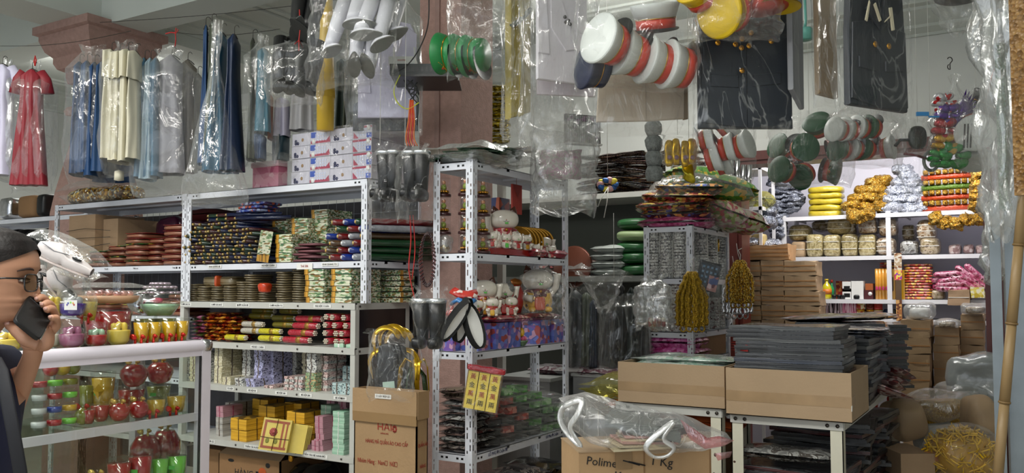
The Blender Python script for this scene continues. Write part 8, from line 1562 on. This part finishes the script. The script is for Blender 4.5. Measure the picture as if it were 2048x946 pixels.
MB(M).lathe([(.06,0),(.075,.03),(.085,.12),(0,.12)],22).build('filling',JR,o);MB(M).lathe([(.065,0),(.08,.03),(.092,.15),(.09,.15)],22).build('clear_bowl',CL,o)
o=thing('sweet_tray','pink and silver foil tray of small sweets on top of the red jelly bowl','tray',tuple(q+Vector((0,0,.15))));M=Matrix.Translation(q+Vector((0,0,.15)))
MB(M).lathe([(.085,0),(.105,.012),(.11,.03),(.09,.03),(0,.02)],22).build('tray_base',mat('peach_tray','c9a080',.4),o);k=MB(M)
for i in range(14):a=i*2.4;r_=.02*(i**.5)*1.15;MB(M).blob((r_*math.cos(a),r_*math.sin(a),.045-r_*.1),(.03,.03,.022),4,2.2).build('foil_sweet',mat('pinkish_foil','c9a0a0',.15,.7)if i%3 else mat('silver_foil','c9c9cc'),o)
MB(M).pillow((0,0,.055),(.23,.2,.05),n=10,amp=.008,edge=.2).build('clear_wrap',mat('pink_wrap_top','b88a90',.2,coat=.8)if 0 else FILM,o)
q=at_c(318,680,-2.96,zt);o=thing('domed_dish','clear domed dish with mint cake and pink flower near the counter corner','dish',tuple(q+Vector((0,0,.11))));M=Matrix.Translation(q+Vector((0,0,.10)))
MB(M).lathe([(.045,.0),(.07,.03),(.074,.045),(0,.048)],22).build('mint_cake',JMI,o);MB(M).blob((.01,-.02,.06),(.06,.03,.022),5,2.2).blob((-.02,-.01,.058),(.05,.02,.014),4,2.2).build('pink_flower',mat('rose_pink','c03a5a',.4),o)
MB(M).lathe([(.05,0),(.078,.045),(.09,.05),(.09,.055),(.08,.058),(.078,.085),(.055,.118),(.025,.132),(0,.135)],26).build('clear_dome',CL,o)
k=MB(M)
for j in range(3):
 for i in range(12):a=i*.524+j*.26;r_=[.07,.055,.03][j];k.blob((r_*math.cos(a),r_*math.sin(a),[.09,.112,.126][j]),(.022,.022,.012),3,2.2)
k.stuff('dome_facet',mat('silvery_facets','b8a8b4',.15,.5),o)
cup('yellow jelly jar under the domed dish',at_c(290,680,-3.0,zt),.045,.10,JYG,kind='glass');cup('second yellow jelly jar under the domed dish',at_c(330,680,-2.96,zt),.045,.10,JYG,kind='glass')
q=at_c(283,680,-3.08,zt+.10);tag(MB(Matrix.Translation(q)).blob((0,0,.05),(.10,.1,.09),7,2.5,amp=.012,fr=20).build('foil_sweets',mat('silver_foil','c9c9cc'),at=q),'silver foil sweets heaped behind the domed dish','sweets')
cup('pink and green glass beside the purple cup',at_c(176,682,-2.93,zt+.085),.032,.085,YC,kind='glass',bow=BOW)
SH=mat('white_leather','d4ccca',.35,coat=.3,var=.03)
def shoe(label,px0,py0,px1,py1,d,group):
 F=FR((px0+px1)/2,(py0+py1)/2,d);a,b=F.p(px0,py0),F.p(px1,py1);dd=b-a;L_=dd.length;M=F.M@Matrix.Translation(a)@Matrix.Rotation(-math.atan2(dd.z,dd.x),4,'Y');o=thing('paper_shoe',label,'shoe',tuple(F.o),group)
 def fn(u,v):
  x=L_*v;q=(math.sin(math.pi*min(.97,max(.03,v)))**.35);a_=2*math.pi*u;w_=.032*q*(1+.15*math.sin(v*5));h=(.030 if v>.45 else .042)*q
  return Vector((x,math.cos(a_)*w_,math.sin(a_)*h-(.012 if v>.5 else 0)))
 MB(M).grid(fn,18,14,wrap=True).build('upper',SH,o);MB(M).blob((L_*.72,-.02,.012),(.035,.02,.012),4,2.2).build('buckle',DARK,o);MB(M).blob((L_*.5,0,-.034),(L_*.96,.062,.012),6,3).build('sole',mat('pale_sole','b8aaa6',.5),o);MB(M).tube([(L_*.1,-.03,.02),(L_*.35,-.034,.01),(L_*.6,-.030,.016)],.002,4).build('stitching',mat('grey_thread','77777c'),o)
shoe('white paper shoe in film sloping above the counter sweets',78,492,188,538,2.95,'white shoes in film');shoe('second white paper shoe pointing down behind the yellow flower cup',100,540,160,608,3.05,'white shoes in film')
shoe('third white shoe end showing beside her face',62,545,105,560,3.1,'white shoes in film')
o=MB(Matrix.Translation(P(132,512,2.95))@Matrix.Rotation(YAW,4,'Z')@Matrix.Rotation(R(24),4,'Y')).pillow((0,0,0),(.26,.13,.13),n=14,amp=.01,edge=.3).build('plastic_bag',film('shoe_film',haze=.16,crease=.5,scale=10,edge=.4),at=P(132,512,2.95));tag(o,'clear bag round the sloping white shoe','bag')
o=MB(Matrix.Translation(P(128,572,3.05))@Matrix.Rotation(YAW,4,'Z')@Matrix.Rotation(R(50),4,'Y')).pillow((0,0,0),(.26,.13,.12),n=14,amp=.01,edge=.3,seed=2).build('plastic_bag',film('shoe_film'),at=P(128,572,3.05));tag(o,'clear bag round the second white shoe','bag')
zz=zm-.003;CC=[[JW,JW,JW,JR],[JR,JB,JR,JG],[JG,JY,JG,JYG]];CN=[['white','white','white','red'],['red','blue','red','green'],['green','yellow','green','olive']]
for c,px in enumerate([77,108,138]):
 for i in range(4):cup('%s mini jelly cup in the counter, %s column, %s'%(CN[c][i],['first','second','third'][c],nth(i,4)),at_c(px,856,-2.86,zz+i*.045),.024,.044,CC[c][i],kind='mini',group='mini jelly cups')
for i,(px,m,nm)in enumerate([(98,JR,'red'),(122,JY,'yellow'),(142,JYG,'olive')]):cup('%s foil-wrapped jelly high on the mini cup columns'%nm,at_c(px,856,-2.9,zz+.182),.026,.05,m,kind='ball',bow=BOW)
for px,x,r_,h,m,kd,bw,lb,dz in[(165,-2.9,.026,.07,JYG,'ball',BOW,'olive jelly ball with red bow beside the mini cups',0),(172,-3.05,.028,.14,JYG,'glass',None,'tall olive glass at the back of the middle shelf',0),(200,-2.9,.036,.07,JR,'glass',None,'short dark red jelly glass, middle shelf',0),(205,-3.02,.045,.17,JY,'glass',None,'tall amber jar with a printed star, middle shelf',0),(178,-2.88,.022,.06,JR,'glass',None,'small pinkish glass at the shelf front',0),(238,-2.86,.037,.078,JR,'ball',GBOW,'red apple jelly with gold bow, front of middle shelf, first',0),(277,-2.86,.037,.078,JR,'ball',GBOW,'red apple jelly with gold bow, front of middle shelf, second',0),(312,-2.86,.036,.072,JY,'glass',BOW,'yellow jelly cup with red bow, front of middle shelf, first',0),(352,-2.86,.038,.076,JY,'glass',BOW,'yellow jelly cup with red bow, front of middle shelf, second',0),(266,-3.02,.052,.105,JR,'ball',GBOW,'large dark red ball stacked at the back, first',.10),(318,-3.02,.052,.105,JR,'ball',GBOW,'large dark red ball stacked at the back, second',.10),(262,-3.05,.055,.10,JR,'glass',None,'dark red jar under the first large ball',0),(316,-3.06,.05,.10,JYG,'glass',GBOW,'olive jar with gold bow under the second large ball',0),(225,-3.0,.035,.07,JY,'glass',None,'amber glass behind the first red apple',0)]:
 cup(lb,at_c(px,830,x,zz+dz),r_,h,m,kind=kd,bow=bw,sticker=px in(205,316))
tag(MB(Matrix.Translation(at_c(197,780,-2.97,zz+.10))).add([(0,.0,.03),(-.01,-.016,.006),(0,0,.0),(.012,.016,.006),(.01,-.004,-.03),(-.02,.01,-.028)],[(0,1,2),(0,2,3),(1,4,2),(3,2,5)]).build('paper_star',mat('bright_yellow_paper','e0b020',.5),at=at_c(197,780,-2.97,zz+.1)),'bright yellow paper star tag on the amber jar','tag')
zl=.697
for i,(px,x,r_,h,m,kd,bw,lb)in enumerate([(85,-2.87,.034,.08,JG,'glass',None,'green jelly cup, lower shelf, first'),(112,-2.93,.034,.10,JG,'glass',None,'green jelly cup, lower shelf, second'),(130,-2.87,.035,.085,JR,'glass',GBOW,'dark red jelly cup, lower shelf, beside the green ones'),(160,-2.87,.04,.085,JYG,'dome',None,'olive domed cup, lower shelf'),(195,-2.86,.04,.11,JR,'ball',GBOW,'red gift ball, lower shelf, first'),(238,-2.87,.045,.135,JR,'glass',GBOW,'tall red jelly glass with gold bow, lower shelf, first'),(280,-2.86,.046,.15,JR,'glass',GBOW,'tall red jelly glass with gold bow, lower shelf, second'),(318,-2.87,.038,.12,JG,'glass',GBOW,'green gift cup with gold bow, lower shelf, first'),(352,-2.86,.042,.12,JG,'glass',GBOW,'green gift cup with gold bow, lower shelf, by the corner post'),(290,-3.05,.06,.2,JR,'ball',GBOW,'large dark red ball at the back of the lower shelf, first'),(330,-3.05,.06,.21,JR,'ball',GBOW,'large dark red ball at the back of the lower shelf, second')]):
 cup(lb,at_c(px,940,x,zl),r_,h,m,kind=kd,bow=bw,sticker=i in(5,6,8))
# WOMAN
F=FR(-25,567,1.85);s_=F.s;HD=thing('person','woman in navy shirt and glasses holding a black phone to her mouth','person',(F.o.x,F.o.y,0))
SKIN=mat('skin','c08e72',.5,var=.07,vs=12,bump=.01,bs=100);HAIR=mat('black_hair','120c0b',.55,spec=.3,var=.5,vs=10,sx=(1,7,7),bump=.12,bs=30);NAVY=mat('navy_cotton','121734',.85,var=.1,vs=10,bump=.05,bs=90);TROU=mat('black_trousers','15161a',.8);LIP=mat('lip','9a5a52',.4)
HM=F.M@Matrix.Rotation(R(11),4,'Z')
ZP=[112,108,98,82,62,44,32,20,8,-4,-14,-22,-28,-33,-38,-44,-50,-56,-64,-72,-78,-100,-130]
FP_=[2,32,58,77,87,91,92,87,84,84,83,81,81,86,80,85,79,76,78,66,36,18,12];BP_=[2,40,66,86,98,102,102,101,100,97,93,88,84,80,76,72,68,64,60,56,54,52,54];WP_=[2,34,54,68,75,77,77,76,75,73,71,69,67,65,63,60,58,55,50,46,46,46,52]
NP_=[0]*7+[1,5,10,15,18,12,3]+[0]*9
def interp(arr,z):
 for i in range(len(ZP)-1):
  if z>=ZP[i+1]:t=(ZP[i]-z)/(ZP[i]-ZP[i+1]);return arr[i]+(arr[i+1]-arr[i])*t
 return arr[-1]
def headp(u,v,off=0.0,nose=True):
 z=112-242*v;th=2*math.pi*u;c,s2=math.cos(th),math.sin(th);Fx,Bx,W_=interp(FP_,z),interp(BP_,z),interp(WP_,z);k=2.3
 q=(abs(c)**k+abs(s2)**k)**(-1/k);dth=th if th<math.pi else th-2*math.pi
 x=q*c*(Fx if c>0 else Bx);y=q*s2*W_
 if nose:x+=interp(NP_,z)*math.exp(-(dth/.17)**2);x-=(5*math.exp(-((abs(dth)-.42)/.2)**2)*math.exp(-((z-12)/10)**2))
 return Vector((x*(1+off),y*(1+off),z+off*60))*s_
hd=MB(HM).grid(lambda u,v:headp(u,v),72,60,wrap=True,flip=True)
bm_v=[(-28,-70,0),(-40,-130,0),(-46,-205,0),(-40,-300,0),(-46,-420,0),(-50,-560,0),(-50,-700,8.5),(-40,-1000,9),(-52,-1300,9),(0,-1320,9),(-50,-700,-8.5),(-48,-1000,-9),(-56,-1300,-9),(-4,-1320,-9),(-44,-168,13),(-44,-240,15),(-36,-296,15),(84,-140,2.5),(90,-110,1),(-44,-168,-13),(-62,-330,-19),(-48,-520,-18),(-42,-600,-17)]
bm_e=[(0,1),(1,2),(2,3),(3,4),(4,5),(5,6),(6,7),(7,8),(8,9),(5,10),(10,11),(11,12),(12,13),(2,14),(14,15),(15,16),(16,17),(17,18),(2,19),(19,20),(20,21),(21,22)]
rad=[.045,.05,.085,.108,.10,.115,.075,.055,.038,.03,.075,.055,.038,.03,.056,.04,.031,.021,.023,.058,.045,.032,.025]
me=bpy.data.meshes.new('body');me.from_pydata([(x*s_,y*.01,z*s_)for x,z,y in bm_v],bm_e,[]);bo=bpy.data.objects.new('body',me);COL.objects.link(bo)
sk=bo.modifiers.new('skin','SKIN');sk.use_smooth_shade=True
for i,r_ in enumerate(rad):me.skin_vertices[0].data[i].radius=(r_,r_*(1.15 if i in(2,3,4,5)else 1))
for i,v_ in enumerate(me.skin_vertices[0].data):v_.use_root=i==5
ss=bo.modifiers.new('sub','SUBSURF');ss.levels=2;ss.render_levels=2
bpy.context.view_layer.update();m2=bpy.data.meshes.new_from_object(bo.evaluated_get(bpy.context.evaluated_depsgraph_get()));bpy.data.objects.remove(bo)
vs=[v.co.copy()for v in m2.vertices];base=len(hd.v);k=MB(F.M);k.add(vs,[tuple(p.vertices)for p in m2.polygons],True);hd.v+=k.v;hd.f+=[[i+base for i in f]for f in k.f];hd.mi+=[0]*len(k.f);hd.sm+=[True]*len(k.f)
Mi=F.M.inverted()
for j,f in enumerate(hd.f[-len(k.f):]):
 c_=Mi@(sum((hd.v[i]for i in f),Vector())/len(f));x,y,z=c_.x/s_,c_.y,c_.z/s_
 m_=0
 A_=Vector((-36*s_,.15,-296*s_));B_=Vector((84*s_,.025,-140*s_));ab=B_-A_;t=max(.12,min(1.3,(c_-A_).dot(ab)/ab.length_squared));dl=(c_-A_-ab*t).length
 if z<-128 and not dl<.044:m_=1
 if z<-560 and abs(y)<.15:m_=2
 if y<-.12 and z<-330:m_=0
 hd.mi[len(hd.f)-len(k.f)+j]=m_
hd.build('body',[SKIN,NAVY,TROU],HD)
def hl(u,v):
 th=2*math.pi*u;c=math.cos(th);lim=.19+.20*(1-max(0,c))**.8 if c>0 else .39+.18*(-c)
 p=headp(u,v*lim,.05,False);n_=noise.noise(Vector((u*40,v*4,0)))*.0016;return p*(1+n_/.1*.3)
MB(HM).grid(hl,72,26,wrap=True,flip=True).blob((-118*s_,0,-12*s_),(.08,.085,.085),8,2.2,amp=.006,fr=30).build('hair',HAIR,HD)
k=MB(HM).blob((-8*s_,-75*s_,-8*s_),(.030,.016,.058),6,2.3).blob((-8*s_,75*s_,-8*s_),(.030,.016,.058),6,2.3).build('ear',SKIN,HD)
def surf(dth,z,out=0):
 u=(dth/(2*math.pi))%1;p=headp(u,(112-z)/242.);n_=Vector((p.x,p.y,0)).normalized();return p+n_*out
for sg in(-1,1):
 c_=surf(sg*.42,6);k=MB(HM);k.blob(c_-Vector((.008,0,0)),(.022,.024,.022),6,2).build('eyeball',mat('eye_white','cfc8c0',.2),HD);MB(HM).blob(c_+Vector((.0025,sg*.001,0)),(.004,.011,.011),4,2).build('iris',INK,HD)
 MB(HM).tube([surf(sg*(.24+.09*i),8+4*math.sin(math.pi*i/4),.0025)for i in range(5)],.0022,5).tube([surf(sg*(.24+.09*i),4-3*math.sin(math.pi*i/4),.0015)for i in range(5)],.0014,5).build('eyelid',mat('lid_skin','6a4436',.5),HD)
 MB(HM).tube([surf(sg*(.20+.10*i),24+5*math.sin(math.pi*(i+1)/6),.001)for i in range(6)],[.0012,.0026,.003,.0026,.002,.001],6).build('eyebrow',mat('brow','3a2620',.7),HD)
MB(HM).tube([surf(-.30,-40,-.001),surf(-.15,-37,.0015),surf(0,-35,.003),surf(.15,-37,.0015),surf(.30,-40,-.001)],[.001,.004,.0045,.004,.001],7).build('upper_lip',LIP,HD)
MB(HM).tube([surf(-.28,-43,-.001),surf(-.12,-47,.0015),surf(0,-48,.003),surf(.12,-47,.0015),surf(.28,-43,-.001)],[.001,.0045,.005,.0045,.001],7).build('lower_lip',LIP,HD)
k=MB(HM)
for sg in(-1,1):k.blob(surf(sg*.12,-24,.0),(.014,.010,.011),4,2.2)
k.build('nostril',SKIN,HD)
GLF=mat('glasses_frame','0d0d10',.25,coat=.6);o=thing('eyeglasses','black rectangular-framed eyeglasses on the woman','glasses',tuple(HM@surf(0,2)))
for sg in(-1,1):
 c_=surf(sg*.40,1)+Vector((.013,0,0));nx=Matrix.Translation(c_)@Matrix.Rotation(sg*R(14),4,'Z');pts=[]
 for i in range(28):a=2*math.pi*i/28;q=(abs(math.cos(a))**3.6+abs(math.sin(a))**3.6)**(-1/3.6);pts.append(nx@Vector((0,q*math.cos(a)*.023,q*math.sin(a)*.0185)))
 MB(HM).tube(pts+[pts[0]],.0017,6).build('rim',GLF,o);MB(HM).add([pts[i]for i in range(28)],[tuple(range(28))]).build('lens',glass('lens','cfd6d4',.06),o)
 MB(HM).tube([nx@Vector((0,sg*.023,.009)),surf(sg*.95,10,.008),surf(sg*1.3,8,.005),surf(sg*1.55,4,.004)],.0020,6).build('temple_arm',GLF,o)
MB(HM).tube([surf(-.16,3,.012),surf(0,6,.010),surf(.16,3,.012)],.0016,6).build('bridge',GLF,o)
G=FR(30,567,1.85);Gi=G.M.inverted();pp=lambda a,b,y:Gi@P(a,b,1.85+y)
o=thing('bag_strap','dark bag strap crossing the woman\'s navy shirt','strap',tuple(G.w(10,760,-.12)));G.mb().tube([pp(-30,716,-.02),pp(-8,722,-.09),pp(4,745,-.13),pp(14,800,-.16),pp(26,860,-.17),pp(40,940,-.17),pp(54,1050,-.15)],.0125,8,flat=.22).build('webbing',mat('strap_black','1b1c22',.8,bump=.04,bs=100),o)
o=thing('smartphone','black smartphone held in front of the woman\'s mouth','phone',tuple(G.w(66,632)))
pA,pB,pC,pD=pp(60,592,.006),pp(105,632,.030),pp(68,674,-.085),pp(31,646,-.109);X=((pB-pA)+(pC-pD)).normalized();Yv=((pD-pA)+(pC-pB)).normalized();Z_=X.cross(Yv).normalized();Yv=Z_.cross(X).normalized();MP=G.M@Matrix.Translation((pA+pB+pC+pD)/4)@Matrix(((X.x,Yv.x,Z_.x,0),(X.y,Yv.y,Z_.y,0),(X.z,Yv.z,Z_.z,0),(0,0,0,1)))
MB(MP).blob((0,0,0),(.066,.126,.010),10,9).build('phone_case',mat('phone_leather','0c0b0c',.5,bump=.03,bs=60),o);MB(MP).tube([(.0335,-.052,0),(.0335,.052,0)],.0022,5).build('metal_edge',CHROME,o);k=MB(MP)
for i in range(20):k.box(-.028+i*.003,-.0262+i*.003,-.048,-.0472,-.0058,-.0045)
for i in range(20):k.box(-.028+i*.003,-.0262+i*.003,-.048,-.0472,.0045,.0058)
k.stuff('stitching',mat('grey_thread','77777c'),o)
hb=G.mb();hb.blob(pp(82,676,.012),(.056,.034,.060),9,2.6,M=None).blob(pp(66,684,.004),(.052,.036,.040),8,2.3).build('palm',SKIN,HD)
for nm,ch,r0 in(('finger',[(97,672,.02),(113,652,.018),(112,637,-.004),(101,636,-.018)],.0078),('finger',[(92,664,.026),(110,634,.026),(103,618,.004),(92,620,-.014)],.0086),('finger',[(90,658,.03),(104,618,.03),(95,607,.006),(85,611,-.006)],.0085),('finger',[(84,655,.03),(92,606,.03),(83,595,.012),(74,600,.002)],.008),('thumb',[(76,690,-.002),(50,680,-.012),(32,662,-.010),(17,648,-.002)],.0115)):
 w_=[pp(*c)for c in ch];out=[];rr=[]
 for i in range(3):
  p0,p1,p2,p3=w_[max(i-1,0)],w_[i],w_[i+1],w_[min(i+2,3)]
  for q in range(5):t=q/5;out.append(.5*((2*p1)+(p2-p0)*t+(2*p0-5*p1+4*p2-p3)*t*t+(3*p1-p0-3*p2+p3)*t**3));rr.append(r0*(1.18-.28*(i+t)/3+.06*math.cos((i+t)*6.28)))
 out.append(w_[-1]);rr.append(r0*.72);out.append(w_[-1]+(w_[-1]-out[-2]).normalized()*r0*.5);rr.append(r0*.3);fo=G.mb().tube(out,rr,10).build(nm,SKIN,HD)
 G.mb().blob(out[-3]+Vector((0,-r0*.75,r0*.3)),(r0*1.1,r0*.4,r0*1.0),3,2.2).build('nail',mat('nail','d0a090',.3,coat=.4),fo)
for o in bpy.data.objects:
 if '_o' in o.keys():del o['_o']
